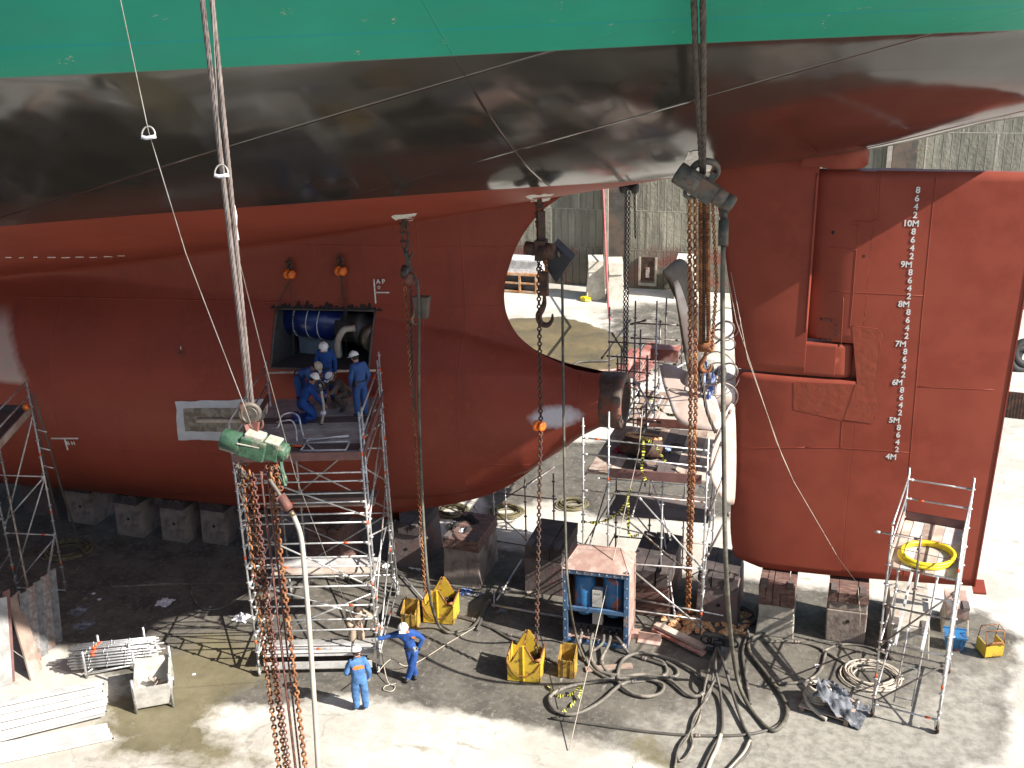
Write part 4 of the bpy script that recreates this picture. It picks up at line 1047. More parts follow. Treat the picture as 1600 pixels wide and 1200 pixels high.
# ladders inside: two flights
def ladder(par, a, b, wv_, n, mt='galv'):
    m = M(); a, b, wv_ = V(a), V(b), V(wv_); m.rod(a-wv_, b-wv_, .02, 6); m.rod(a+wv_, b+wv_, .02, 6)
    for i in range(n): t = (i+.5)/n; m.rod(lerp(a, b, t)-wv_, lerp(a, b, t)+wv_, .014, 6)
    return m.build('ladder', mt, par)
wv_ = ee1.normalized()*.2; mid = lerp(a0, b0_, .5)
ladder(tr, at(lerp(a0, b0_, .42)+ee2*.25, .1), at(lerp(a0, b0_, .5)+ee2*.3, 2.1), wv_, 7); ladder(tr, at(lerp(a0, b0_, .5)+ee2*.3, 2.0), at(lerp(a0, b0_, .55)+ee2*.62, 4.0), wv_, 7, 'galv_rusty')
for sx in (.22, .62):
    m = M(); m.beam(at(lerp(a0, b0_, sx)+ee2*.1, 1.9), at(lerp(a0, b0_, sx+.06)+ee2*.95, 3.4), .05, .12); m.build('stringer', 'alu', tr)
# ---- propeller staging
ps = thing('scaffold_staging', 'wide plank staging on galvanised tubes in front of the removed propeller', 'scaffold', G(1096, 990))
SZ = 4.5
sFL, sFR, sBR, sBL = G(911, 742, SZ), G(1104, 757, SZ), G(1121, 674, SZ), G(964, 664, SZ)
sP2 = lerp(sFL, sFR, .21)
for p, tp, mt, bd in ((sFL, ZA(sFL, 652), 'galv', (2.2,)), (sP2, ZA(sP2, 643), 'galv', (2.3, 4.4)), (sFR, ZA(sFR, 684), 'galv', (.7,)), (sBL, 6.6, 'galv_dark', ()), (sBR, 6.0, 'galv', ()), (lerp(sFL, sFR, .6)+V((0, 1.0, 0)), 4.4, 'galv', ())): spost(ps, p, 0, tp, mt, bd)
for y0, y1, mt, bd in ((684, 704, 'galv', .1), (709, 730, 'galv', None), (766, 785, 'galv_rusty', .85), (876, 889, 'galv_rusty', None)):
    x0 = 908 if y0 < 850 else 950; pipe(ps, at(sFL, ZA(sFL, y0)), at(sFR, ZA(sFR, y1)), mt, band=bd)
pipe(ps, at(sP2, ZA(sP2, 948)), at(sFR, ZA(sFR, 968)), 'galv')
for a, b, mt in ((at(lerp(sFL, sFR, .46), 4.0), at(sFR, ZA(sFR, 890)), 'galv'), (at(lerp(sFL, sFR, .4), 1.9), at(sFR, .35), 'galv'), (at(lerp(sFL, sFR, .3), 3.5), at(sFR+V((0, .6, 0)), 1.2), 'galv_dark'), (at(sBL, 2.4), at(lerp(sBL, sBR, .5), .6), 'galv_rusty'), (at(sFR, 2.0), at(sBR, .2), 'galv'), (at(sFL, 1.8), at(sBL, 3.6), 'galv_dark'), (at(sFR, .8), at(sBR, 4.3), 'galv')): pipe(ps, a, b, mt, name='brace')
for z in (1.0, 2.4, 4.42): pipe(ps, at(sFL, z), at(sBL, z), 'galv_dark'); pipe(ps, at(sFR, z), at(sBR, z), 'galv')
for z in (2.4, 4.42, 5.2): pipe(ps, at(sBL, z), at(sBR, z), 'galv_dark' if z < 5 else 'galv')
boards(ps, sFL+V((.05, .1, 0)), sFR+V((-.05, .1, 0)), sBR, sBL, SZ+.02, 11, 'plank', mts=['plank', 'plank', 'plank_pale', 'plank_dark', 'plank_dark', 'plank', 'plank_dark', 'plank_dark', 'plank_pale', 'plank', 'plank_pale'])
m = M(); m.beam(at(lerp(sFL, sFR, .22), SZ+.12), at(lerp(sFL, sFR, .96), SZ+.12), .04, .25); m.build('toe_board', 'toe_board', ps)
m = M(); m.beam(at(lerp(sBL, sBR, .2), SZ+.14), at(sBR, SZ+.14), .04, .26); m.build('toe_board', 'rust_red', ps)
pipe(ps, at(lerp(sFL, sFR, .1)+V((0, .05, 0)), SZ-.08), at(lerp(sFL, sFR, .98)+V((0, .05, 0)), SZ-.1), 'galv')
for k in range(6):      # more tubes through the staging
    t0, t1 = random.uniform(.05, .9), random.uniform(.05, .9); a_, b_ = lerp(sFL, sFR, t0), lerp(sBL, sBR, t1); pipe(ps, at(a_, random.uniform(.4, 4.2)), at(b_, random.uniform(.4, 4.3)), ('galv', 'galv_rusty', 'galv_dark')[k % 3], name='brace')
for t0 in (.35, .7): spost(ps, lerp(sBL, sBR, t0), 0, 4.4, 'galv_dark')
for z in (.9, 1.7, 3.2, 3.9): pipe(ps, at(sBL, z), at(sBR, z), 'galv_dark' if z < 2 else 'galv_rusty')
boards(ps, lerp(sFL, sBL, .6), lerp(sFR, sBR, .6), sBR, sBL, 2.35, 4, 'plank_dark', along='width')
for a, b in ((P(1108, 742, sFR.y-.1), P(1128, 690, sFR.y+.5)), (P(1107, 806, sFR.y-.1), P(1131, 742, sFR.y+.5)), (P(1104, 870, sFR.y-.1), P(1140, 800, sFR.y+.4)), (P(1112, 700, sFR.y), P(1142, 640, sFR.y+.6))): pipe(ps, a, b, 'galv_dark', .028, name='brace')
# ---- far access scaffold beyond the shaft line
fs = thing('scaffold_staging', 'tangled dark scaffold beyond the stern boss carrying red beams', 'scaffold', P(990, 620, 3.0))
FY = 2.6
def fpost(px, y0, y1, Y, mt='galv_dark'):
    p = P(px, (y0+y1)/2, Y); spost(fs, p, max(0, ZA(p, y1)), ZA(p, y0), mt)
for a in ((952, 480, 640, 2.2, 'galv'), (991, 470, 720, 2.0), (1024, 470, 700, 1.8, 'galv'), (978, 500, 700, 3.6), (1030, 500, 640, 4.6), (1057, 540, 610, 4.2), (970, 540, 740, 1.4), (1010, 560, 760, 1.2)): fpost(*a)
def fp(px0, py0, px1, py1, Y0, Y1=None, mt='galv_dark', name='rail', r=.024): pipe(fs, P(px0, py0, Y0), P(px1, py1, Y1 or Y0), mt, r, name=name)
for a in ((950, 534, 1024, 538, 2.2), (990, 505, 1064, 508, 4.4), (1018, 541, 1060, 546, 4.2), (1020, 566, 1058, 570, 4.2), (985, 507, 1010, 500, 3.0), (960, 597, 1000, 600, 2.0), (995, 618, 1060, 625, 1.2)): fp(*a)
for a in ((940, 560, 985, 500, 1.5, 4), (956, 520, 975, 550, 2.6, 2.2), (1058, 566, 1070, 545, 4.2), (975, 650, 1000, 610, 1.4, 1.8), (1000, 640, 1030, 600, 1.4, 2.4)): fp(*a, name='brace')
def along(px, py, z, L, dz=0.0):
    p = G(px, py, z); return p, p+V((0, L, dz))
for px, py, z, L in ((950, 625, 4.6, 5.6), (992, 618, 5.0, 5.0), (1003, 680, 4.6, 3.2), (972, 668, 4.7, 2.6)):
    a, b = along(px, py, z, L); pipe(fs, a, b, 'alu', .035, name='rail')
pipe(fs, P(990, 590, 1.0), P(1022, 646, .2), 'alu', .03, name='brace')
for k in range(12):
    a_ = P(random.uniform(945, 1030), random.uniform(590, 690), random.uniform(1.0, 2.6)); b_ = a_+V((random.uniform(-.9, 1.1), random.uniform(-.3, 1.6), random.uniform(-1.0, 1.0))); pipe(fs, a_, b_, ('galv_dark', 'galv', 'galv_rusty', 'alu')[k % 4], .022, name='brace')
for px, py, z, L in ((962, 655, 4.3, 3.4), (1012, 640, 4.6, 3.6), (1020, 665, 4.4, 3.2), (985, 690, 4.5, 2.4)):
    a, b = along(px, py, z, L); pipe(fs, a, b, 'alu' if px > 970 else 'galv_rusty', .03)
for px, py, Y in ((975, 575, 3.6), (1000, 570, 3.4), (1040, 520, 5.0), (1066, 530, 4.6), (1010, 610, 2.4)): fpost(px, py-55, py+60, Y)
for a in ((948, 556, 1022, 562, 2.4), (985, 528, 1062, 532, 4.5), (960, 636, 1028, 641, 1.6), (985, 655, 1034, 660, 1.3), (966, 578, 1020, 584, 2.2)): fp(*a)
m = M()
for i in range(4): a, b = along(985+i*11, 660+i*2, 4.4, 2.8); m.beam(a, b, .22, .05)
o = m.build('deck_board', 'plank', fs)
for k, (px, py, z, L, lab) in enumerate(((955, 600, 5.0, 3.6, 'faded red steel beam nearest the stern boss, lying on the far scaffold'), (1000, 597, 5.3, 3.4, 'sunlit pink steel channel on the far scaffold, right of the boss'), (983, 590, 4.7, 3.8, 'dark sided red beam between the other two on the far scaffold'))):
    a, b = along(px, py, z, L); m = M(); m.beam(a, b, .26, .03); m.beam(a+V((-.13, 0, -.12)), b+V((-.13, 0, -.12)), .03, .26); 
    if k != 1: m.beam(a+V((.13, 0, -.12)), b+V((.13, 0, -.12)), .03, .26)
    tag(m.build('steel_beam', 'red_beam'), lab, 'beam', 'red beams on the far scaffold')
# cross-ended red plates near the beams
m = M(); a = P(1046, 545, 2.6); m.box(a+V((-.5, -.25, 0)), a+V((.3, .25, .04))); m.box(a+V((-.5, -.25, -.3)), a+V((.3, -.22, 0))); tag(m.build('steel_plate', 'red_beam'), 'small pinkish red plate bracket above the pale propeller blade', 'plate')
# under-hull props left of the staging
us_ = thing('scaffold_staging', 'low dark scaffold under the stern boss among the hose coils', 'scaffold', G(800, 840))
for px, y0, y1 in ((773, 768, 845), (791, 760, 828), (822, 745, 845), (866, 740, 860)):
    p = G(px, y1); spost(us_, p, 0, ZA(p, y0), 'galv_dark' if px > 800 else 'galv', (.9,) if px == 791 else ())
for a in ((740, 790, 775, 838), (773, 800, 822, 842), (760, 838, 805, 812), (822, 760, 866, 730), (690, 790, 770, 820)): pipe(us_, G(a[0], a[1], .9), G(a[2], a[3], .1), 'galv_rusty', name='brace')
pipe(us_, G(775, 845, .05), G(866, 860, .05), 'galv_dark'); pipe(us_, G(770, 770, 1.5), G(870, 780, 1.5), 'galv_dark')
# ================================================================== propeller, standing just ahead of the rudder
PC = P(1120, 612, .1); PC = V((-3.25, .35, 6.3))
pr = thing('propeller', 'huge pale ship propeller with broad blades unshipped in front of the rudder', 'propeller', (PC.x, PC.y, PC.z))
m = M(); m.lathe(PC+V((-.55, 0, 0)), (1, 0, 0), [(0, .5), (.1, .55), (.6, .58), (1.05, .5), (1.25, .42), (1.45, .25), (1.52, .06)], 36); hub = m.build('hub', 'blade_metal', pr)
def leaf(poly, Yf, th, mt, cup=0.0, n=14):
    '''broad blade: a filled outline laid on its own curved surface, with thickness'''
    pts = [P(x, y, Yf(x, y)) for x, y in poly]; c0 = sum(pts, V((0, 0, 0)))/len(pts)
    nr = V((0, 0, 0))
    for a, b in zip(pts, pts[1:]+pts[:1]): nr += (a-c0).cross(b-c0)
    nr.normalize(); m = M(); c = curve(pts+[pts[0]], 4)[:-1]; k = len(c); R = 6
    for sg in (1, -1):
        b0 = len(m.v)
        for r in range(R):
            t = 1-r/R
            for p in c: q = c0+(p-c0)*t; m.v.append(q+nr*(sg*(th*(1-t*t)+.012)+cup*(1-t*t)))
        m.v.append(c0+nr*(sg*(th+.012)+cup)); cc = len(m.v)-1
        for r in range(R-1):
            for s in range(k): a = b0+r*k+s; b = b0+r*k+(s+1) % k; m.face((a, b, b+k, a+k), 0, True)
        for s in range(k): m.face((b0+(R-1)*k+s, b0+(R-1)*k+(s+1) % k, cc), 0, True)
        if sg == 1: f0 = b0
    for s in range(k): m.face((f0+s, f0+(s+1) % k, b0+(s+1) % k, b0+s), 0, True)
    return m.build('blade', mt, pr)
leaf([(1030, 571), (1044, 569), (1060, 575), (1078, 583), (1096, 596), (1110, 612), (1122, 632), (1125, 668), (1090, 669), (1058, 656), (1045, 626), (1036, 600)], lambda x, y: .7-(y-570)/100*2.3, .025, 'blade_metal', .02)
leaf([(1130, 650), (1146, 632), (1150, 700), (1148, 778), (1141, 788), (1126, 776), (1113, 752), (1110, 725), (1116, 690)], lambda x, y: -.2-(1150-x)/50*1.0, .05, 'blade_metal', .05)
leaf([(1036, 424), (1062, 404), (1080, 424), (1084, 470), (1092, 540), (1100, 586), (1080, 592), (1068, 545), (1058, 480), (1050, 440)], lambda x, y: .4+(x-1036)/60*1.7-(590-y)/180*.4, .07, 'blade_dark', .0)  # upper blade: the shade on its back is put into the dark metal
leaf([(1053, 441), (1060, 440), (1074, 480), (1084, 530), (1090, 570), (1082, 584), (1072, 545), (1064, 500)], lambda x, y: .0+(x-1036)/60*1.4-(590-y)/180*.4, .03, 'blade_metal', .0)  # sunlit strip of the same blade, laid on as a paler leaf
m = M(); m.torus(PC+V((.25, 0, 0)), (1, 0, 0), .62, .05, 28, 6); m.torus(PC+V((.05, 0, 0)), (1, 0, 0), .64, .04, 28, 6); m.torus(PC+V((-.1, 0, .05)), (1, .1, 0), .66, .05, 28, 6, 1)
tag(m.build('lifting_sling', ['wire_rope', 'rag_blue']), 'wire and blue webbing slings wound round the propeller hub', 'sling')
m = M(); rg = random.Random(5)
for k in range(9):
    c_ = P(1128+rg.uniform(-12, 12), 575+rg.uniform(-75, 50), -.35+rg.uniform(-.3, .2)); m.torus(c_, V((rg.uniform(-.5, .5), -1, rg.uniform(-.6, .6))), rg.uniform(.2, .5), rg.uniform(.012, .03), 20, 5, 0, rg.uniform(.5, 1))
tag(m.build('rope_tangle', ['wire_rope']), 'tangle of grey wires and ropes between propeller hub and rudder', 'ropes')
def rope(pts, r, mt, n=6, strands=0):
    m = M(); pts = [V(p) for p in pts]
    if strands:
        L = [0]
        for a, b in zip(pts, pts[1:]): L.append(L[-1]+(b-a).length)
        N = int(L[-1]/(r*2.2)); j = 0; ctr = []
        for i in range(N+1):
            d = L[-1]*i/N
            while j < len(L)-2 and L[j+1] < d: j += 1
            ctr.append(lerp(pts[j], pts[j+1], (d-L[j])/max(1e-6, L[j+1]-L[j])))
        t = (pts[-1]-pts[0]).normalized(); x = t.orthogonal().normalized(); y = t.cross(x)
        for s in range(strands):
            q = []
            for i, c in enumerate(ctr):
                a = 2*math.pi*s/strands+L[-1]*i/N/(r*2*5.2)*2*math.pi*.55; q.append(c+x*(r*.56*math.cos(a))+y*(r*.56*math.sin(a)))
            m.tube(q, r*.5, 5, 0)
    else: m.tube(pts, r, n)
    return m
for k, (px, py, qx, qy, Y) in enumerate(((1094, 585, 1116, 668, -1.2),)):
    m = rope(curve([P(1092, 575, -.9), P(px+4, 600, -1.6), P(1104, 640, -2.2), P(1118, 676, -2.2)], 8), .045, 'wire_dark', strands=4); tag(m.build('wire_sling', 'wire_dark'), 'grey wire sling draped over the near propeller blade', 'sling')
m = M(); c = P(1000, 690, -.9); c = G(1003, 708, SZ+.03)
m.lathe(c, (.05, .3, 1), [(0, .62), (.25, .6), (.42, .5), (.46, .44)], 32, 1); m.torus(c+V((.02, .14, .44)), (.05, .3, 1), .46, .045, 32, 8, 0); m.lathe(c+V((.02, .12, .40)), (.05, .3, 1), [(0, .42), (.03, .42)], 28, 0)
tag(m.build('hub_cap', ['orange_paint' if False else 'rubble', 'rust_dark']), 'round dark hub cap with orange rim lying on the staging planks', 'hub cap')
# ================================================================== hoists and chains
def hook(m, p, s, mi=0, side=1):
    p = V(p); q = [p, p+V((0, 0, -.25*s)), p+V((side*-.06*s, 0, -.42*s)), p+V((side*-.16*s, 0, -.62*s)), p+V((side*-.1*s, 0, -.82*s)), p+V((side*.08*s, 0, -.86*s)), p+V((side*.2*s, 0, -.72*s)), p+V((side*.22*s, 0, -.55*s))]
    c = curve(q, 5); n = len(c); m.tube(c, .05*s, 8, mi, rs=[.04*s+.05*s*math.sin(math.pi*min(1, i/n*1.15))**1 if i/n < .85 else .05*s*(1-(i/n-.85)*4) for i in range(n)])
def shackle(m, p, s, mi=0):
    p = V(p); m.tube(curve([p+V((-.06*s, 0, 0)), p+V((-.08*s, 0, -.1*s)), p+V((0, 0, -.2*s)), p+V((.08*s, 0, -.1*s)), p+V((.06*s, 0, 0))], 5), .025*s, 6, mi); m.rod(p+V((-.11*s, 0, 0)), p+V((.11*s, 0, 0)), .028*s, 6, mi)
# ---- big green hoist in front of the tower
HY = -11.0
HN = P(402, 693, -15.5); hc = P(402, 693, HY); KH = (HN-CAM).length/(hc-CAM).length
def TH(p): return HN+(V(p)-hc)*KH
hc = P(402, 693, HY); sc = (hc-CAM).dot(CF)/FPX    # metres per pixel there
gh = thing('chain_hoist', 'big dusty green chain hoist hanging in front of the rolling tower', 'hoist', hc)
def hp_(dx, dy, dd=0.0): return hc+CR*(dx*sc)-CU*(dy*sc)+CF*dd
axd = (hp_(52, 16)-hp_(-52, -14)).normalized(); upd = V((0, 0, 1)); upd = (upd-axd*upd.dot(axd)).normalized(); bk = axd.cross(upd)
m = M(); m.lathe(hp_(-55, -8), axd, [(0, .02), (.0, .17), (.02, .2), (.3, .2), (.36, .2), (.38, .18)], 28); m.build('drum_housing', 'green_hoist', gh)
m = M(); c = hp_(-4, 4); m.obox(c, axd*.24, bk*.2, upd*.19); m.obox(c+upd*.2+axd*-.02, axd*.17, bk*.15, upd*.06, 1); o = m.build('gearbox', ['green_hoist', 'dusty_top'], gh); bv = o.modifiers.new('bevel', 'BEVEL'); bv.width = .03; bv.segments = 3
m = M(); c = hp_(24, 8); m.obox(c, axd*.14, bk*.17, upd*.17); m.obox(c+upd*.165, axd*.13, bk*.16, upd*.02, 1); m.beam(hp_(-28, -1, -.21), hp_(8, 6, -.21), .03, .03, 1); o = m.build('control_box', ['green_hoist', 'dusty_top'], gh); bv = o.modifiers.new('bevel', 'BEVEL'); bv.width = .02; bv.segments = 2
m = M(); m.lathe(hp_(32, 10), axd, [(0, .15), (.02, .165), (.14, .165), (.16, .15), (.165, .12), (.2, .12), (.205, .05)], 24)
for k in range(8):
    a = k*math.pi/4; m.lathe(hp_(32, 10)+axd*.14+upd*(.14*math.sin(a))+bk*(.14*math.cos(a)), axd, [(0, .018), (.03, .018)], 6)
m.build('motor_cap', ['green_hoist'], gh)
m = M(); c = hp_(-12, -46); m.torus(c+V((0, 0, .02)), bk+axd*.3, .165, .05, 26, 8); m.lathe(c-bk*.05, bk, [(0, .15), (.1, .15)], 22, 0)
hook(m, hp_(-4, -62), .55, 1); m.beam(hp_(-16, -30), hp_(-10, -12), .14, .06, 1); m.beam(hp_(-2, -34), hp_(-4, -10), .12, .06, 1); m.build('top_hook', ['brown_hoist', 'rust_red'], gh)
m = M(); m.tube(curve([hp_(38, 38), hp_(46, 60), hp_(36, 40), hp_(30, 34)], 4), .03, 6); m.beam(hp_(36, 22), hp_(44, 66), .05, .05); m.beam(hp_(44, 66), hp_(34, 52), .04, .04); m.build('chain_guide', 'green_hoist', gh)
gh.location = HN; gh.scale = (KH, KH, KH)      # everything above was drawn a little larger than life
LCH = 'chains hanging below the green hoist'
zb_ = .3
def down(p, z, dx=0, dy=0): return V((p.x+dx, p.y+dy, z))
for k, (dx, dy, mt, lab, r_, l_) in enumerate(((-24, 38, 'rust_chain', 'leftmost rusty chain below the green hoist', .02, .14), (-12, 42, 'rust_chain', 'rusty chain fall, second from left below the green hoist', .021, .14), (-6, 46, 'rust_red', 'dull red brown chain just left of the hanging rod below the green hoist', .015, .12), (22, 44, 'rust_chain', 'rightmost bright rusty chain below the green hoist', .022, .15))):
    p = TH(hp_(dx, dy, -.02*k)); m = M(); m.chain([p, down(p, zb_, .03+.015*k)], l_*KH, r_*KH, .041*KH); tag(m.build('hoist_chain', mt, None, p), lab, 'chain', LCH)
p = TH(hp_(6, 44)); m = M(); m.rod(p, down(p, zb_, .02), .018, 8); m.rod(p+V((.065, .04, 0)), down(p, zb_, .07), .013, 8); tag(m.build('pull_bar', 'rust_red'), 'straight rust red pull rods between the hoist chains', 'rod')
m = M()
for k in range(26):
    q = hp_(-26, 32)+V((random.uniform(-.09, .09), random.uniform(-.08, .08), -random.uniform(0, .42))); m.torus(q, V((random.uniform(-1, 1), random.uniform(-1, 1), random.uniform(-.4, .4))), .035, .012, 10, 5)
m.v = [TH(q) for q in m.v]; tag(m.build('chain_bundle', 'brown_hoist'), 'bunched grey chain links hanging at the left end of the green hoist', 'chain')
m = M()
for k in range(34):
    q = hp_(26, 30)+V((random.uniform(-.16, .16), random.uniform(-.1, .1), -random.uniform(0, .6))); m.torus(q, V((random.uniform(-1, 1), random.uniform(-1, 1), random.uniform(-.4, .4))), .04, .013, 10, 5)
m.v = [TH(q) for q in m.v]; tag(m.build('chain_bundle', 'rust_chain'), 'heap of rusty chain links under the motor end of the green hoist', 'chain')
# air hose with red filter
fa, fb = hp_(36, 82), hp_(52, 106)
m = M(); m.tube(curve([hp_(24, 36), hp_(20, 55), hp_(30, 72), fa], 6), .04, 8, 2); d = (fb-fa).normalized(); m.lathe(fa, d, [(0, .04), (.03, .09), (.26, .09), (.3, .05)], 16, 0); m.obox(fa+d*.02, d*.03, d.orthogonal().normalized()*.09, d.cross(d.orthogonal().normalized())*.05, 0)
m.lathe(fb, d, [(0, .05), (.1, .05)], 10, 3); e_ = fb+d*.1
m.tube(curve([e_, hp_(68, 145), hp_(74, 200), hp_(82, 300), hp_(90, 420), hp_(98, 560)], 8), .045, 10, 1)
m.v = [TH(q) for q in m.v]; tag(m.build('air_hose', ['rust_red', 'hose_pale', 'blade_dark', 'brass_grey'], None, HN), 'thick pale air hose with a red filter hanging from the green hoist', 'hose')
# its wire rope sling, two legs joining half way up
low = TH(hp_(-10, -58)); top1, top2 = P(311, -40, -15.9), P(327, -40, -15.7)
mid_ = P(340, 150, -15.7)
for k, (tp, off) in enumerate(((top1, -.02), (top2, .02))):
    up_ = tp+(tp-low).normalized()*14
    m = rope([up_, tp, lerp(tp, low, .45)+V((off*.5, 0, 0))+(mid_-lerp(lerp(top1, top2, .5), low, .45))*.3, lerp(tp, low, .8)+V((off*.6, 0, 0)), low+V((off, 0, 0))], .03, 'wire_rope', strands=5)
    tag(m.build('wire_sling', 'wire_rope', None, low), ('left' if k == 0 else 'right')+' leg of the brown wire rope sling above the green hoist', 'sling', 'wire rope sling legs')
m = M(); a = P(366, 322, -15.45)+CF*-.05; b = P(373, 376, -15.45)+CF*-.05; m.tube([a, lerp(a, b, .3)+CR*.01, lerp(a, b, .6)-CR*.008, b], .022, 8); tag(m.build('rag_strip', 'rag_white'), 'white tape strip tied along the wire rope sling', 'tape')
def lanyard(pts, Y, lab, hx, hy, Yh):
    m = M(); q_ = [P(x, y, yy) for (x, y), yy in zip(pts, Y)]; m.tube([q_[0]+(q_[0]-q_[1]).normalized()*14]+q_, .0055, 5); o = tag(m.build('control_line', 'thin_wire'), lab, 'line', 'thin control lines beside the sling')
    h = P(hx, hy, Yh); m = M(); n_ = CF; q = []
    for i in range(20):
        a = math.pi*i/19; q.append(h+CR*(.075*math.cos(a))+CU*(.105*math.sin(a)-.015))
    m.tube(q, .010, 5); m.tube([h+CR*-.08-CU*.025, h+CR*-.03-CU*.038+CF*.015, h+CR*.03-CU*.034, h+CR*.08-CU*.022], .022, 7, 1); return m
m = lanyard([(184, -20), (232, 205), (290, 395), (384, 640), (398, 680)], [-15.9, -15.8, -15.7, -15.5, -15.45], 'thin wire line left of the sling running down to the green hoist', 232, 210, -15.82); tag(m.build('line_handle', ['thin_wire', 'rag_white'], None, P(232, 210, -15.8)), 'wire handle wrapped in white rag on the left thin line', 'handle', 'rag wrapped handles')
m = lanyard([(330, -20), (345, 270), (372, 400), (407, 540), (462, 745), (520, 895), (556, 978), (588, 990)], [-15.9, -15.7, -15.2, -14.2, -11.5, -8.8, -7.2, -6.2], 'thin wire line passing right of the green hoist down to the tan worker', 346, 270, -15.75); tag(m.build('line_handle', ['thin_wire', 'rag_white'], None, P(346, 270, -15.7)), 'wire handle wrapped in pale blue rag around the wire rope sling', 'handle', 'rag wrapped handles')
# ---- brown hoist at right with its rope and chain falls
BY = -4.6
bc = P(1097, 292, BY); sb = (bc-CAM).dot(CF)/FPX
def bp(dx, dy, dd=0.0): return bc+CR*(dx*sb)-CU*(dy*sb)+CF*dd
bh = thing('chain_hoist', 'greyish brown chain hoist tilted on its rope beside the rudder horn', 'hoist', bc)
ax2 = (bp(36, 24)-bp(-38, -24)).normalized(); up2 = V((0, 0, 1)); up2 = (up2-ax2*up2.dot(ax2)).normalized(); bk2 = ax2.cross(up2)
m = M(); m.lathe(bp(-40, -24), ax2, [(0, .1), (.01, .2), (.03, .23), (.5, .23), (.52, .2)], 24); m.build('drum_housing', 'brown_hoist', bh)
m = M(); m.obox(bp(-2, 0), ax2*.32, bk2*.2, up2*.2); m.torus(bp(-20, 10), CF, .09, .04, 14, 6); m.obox(bp(14, -14), ax2*.05, bk2*.08, up2*.12); o = m.build('gearbox', 'brown_hoist', bh); 
m = M(); m.lathe(bp(14, 8), ax2, [(0, .18), (.3, .18), (.31, .165), (.34, .165), (.35, .19), (.5, .19), (.52, .16)], 22); m.build('motor_cap', 'brown_hoist', bh)
m = M(); m.torus(bp(4, -24), CF+CU*1.2, .26, .07, 22, 7); m.beam(bp(2, -18), bp(-2, -8), .16, .1); m.build('top_hook', 'brown_hoist', bh)
tp = P(1091, -40, -8.6); dv_ = tp-bp(1, -22)
while -tp.y > vhull(tp.x, tp.z)-.1 and tp.z < 20: tp = tp+dv_*.02
for k, off in enumerate((-.09, .07)):
    m = rope([tp+V((off, 0, 0)), lerp(tp, bp(1, -22), .5)+V((off*.8, 0, 0)), bp(1, -22)+V((off*.2, 0, 0))], .055, 'wire_dark', strands=5)
    tag(m.build('wire_sling', 'wire_dark', None, bp(1, -22)), ('left' if k == 0 else 'right')+' leg of the dark wire rope holding the brown hoist', 'sling', 'wire ropes above the brown hoist')
hbk = P(1103, 538, -1.2)
for k, (dx, qx, mt, lab) in enumerate(((-2, 1095, 'rust_chain', 'left thick chain fall of the brown hoist'), (3, 1099, 'rust_dark', 'dark middle chain fall of the brown hoist'), (8, 1107, 'rust_chain', 'right thick chain fall of the brown hoist'))):
    m = M(); m.chain([bp(dx, 18), P(qx, 535, -1.2)], .1, .026, .046); tag(m.build('hoist_chain', mt, None, bp(dx, 18)), lab, 'chain', 'load chains under the brown hoist')
for k, (dx, qx, mt, lab) in enumerate(((-20, 1073, 'rust_chain', 'long rusty slack chain from the brown hoist to the floor, left of the two'), (-11, 1069, 'rust_chain', 'long rusty slack chain from the brown hoist to the floor, right of the two'))):
    p = bp(dx, 18); g = G(qx, 966); m = M(); m.chain([p, P((1079, 1087)[k], 640, lerp(p, g, .5).y), V((g.x+(.0, .12)[k], g.y, .1))], .15, .021, .042); tag(m.build('hoist_chain', mt, None, p), lab, 'chain', 'slack chains under the brown hoist')
p = bp(16, 20); m = M(); m.chain([p, P(1120, 440, -3.4), P(1112, 545, -2.2)], .11, .016, .034); tag(m.build('hoist_chain', 'rust_chain', None, p), 'thin rusty chain at the motor end of the brown hoist', 'chain')
m = M(); m.lathe(hbk+V((-.2, 0, -.05)), (1, 0, 0), [(0, .1), (.05, .15), (.35, .15), (.4, .1)], 16); hook(m, hbk+V((0, 0, -.1)), .7, 0); o = tag(m.build('hook_block', 'rust_chain'), 'rusty lower hook block at the end of the brown hoist chains', 'hook')
m = M(); m.tube([hbk+V((-.04, 0, -.5)), P(1101, 575, -.9), P(1098, 590, -.7)], .02, 6); m.tube([hbk+V((.1, 0, -.5)), P(1108, 580, -.8), P(1110, 600, -.4)], .02, 6); tag(m.build('wire_sling', 'thin_wire'), 'pale wire bridle between hook block and propeller hub', 'sling')
m = M(); q = bp(34, 34); m.tube([q, bp(34, 52)], .07, 8, 1); m.tube([bp(34, 52), bp(33, 92)], .1, 10, 0); m.tube(curve([bp(33, 92), P(1129, 480, -4.7), P(1131, 700, -5.3), P(1135, 900, -5.9), G(1148, 1040, .7), G(1168, 1100, .08), G(1205, 1141, .06), G(1228, 1122, .06), G(1224, 1092, .06), G(1195, 1050, .06), G(1172, 1020, .06), G(1172, 1000, .06), G(1195, 990, .06)], 8), .05, 10, 0)
tag(m.build('air_hose', ['hose_olive', 'hose_olive'], None, bc), 'long hose hanging from the brown hoist past the rudder and looping on the floor', 'hose')
m = M()
for pts in ([(1135, 420, -4.0), (1150, 500, -4.0), (1213, 690, -3.0), (1240, 752, -2.6), (1310, 872, -2), (1340, 912, -1.6)], [(1142, 425, -4.0), (1168, 560, -3.8), (1222, 712, -3.0), (1240, 752, -2.6)]): m.tube([P(*q) for q in pts], .006, 5)
g = G(1342, 1000, .1); m.tube([P(1340, 912, -1.6), P(1344, 960, -1.6), g], .010, 5)
tag(m.build('tag_line', 'hose_pale'), 'two thin tag lines crossing the rudder to the block below', 'line')
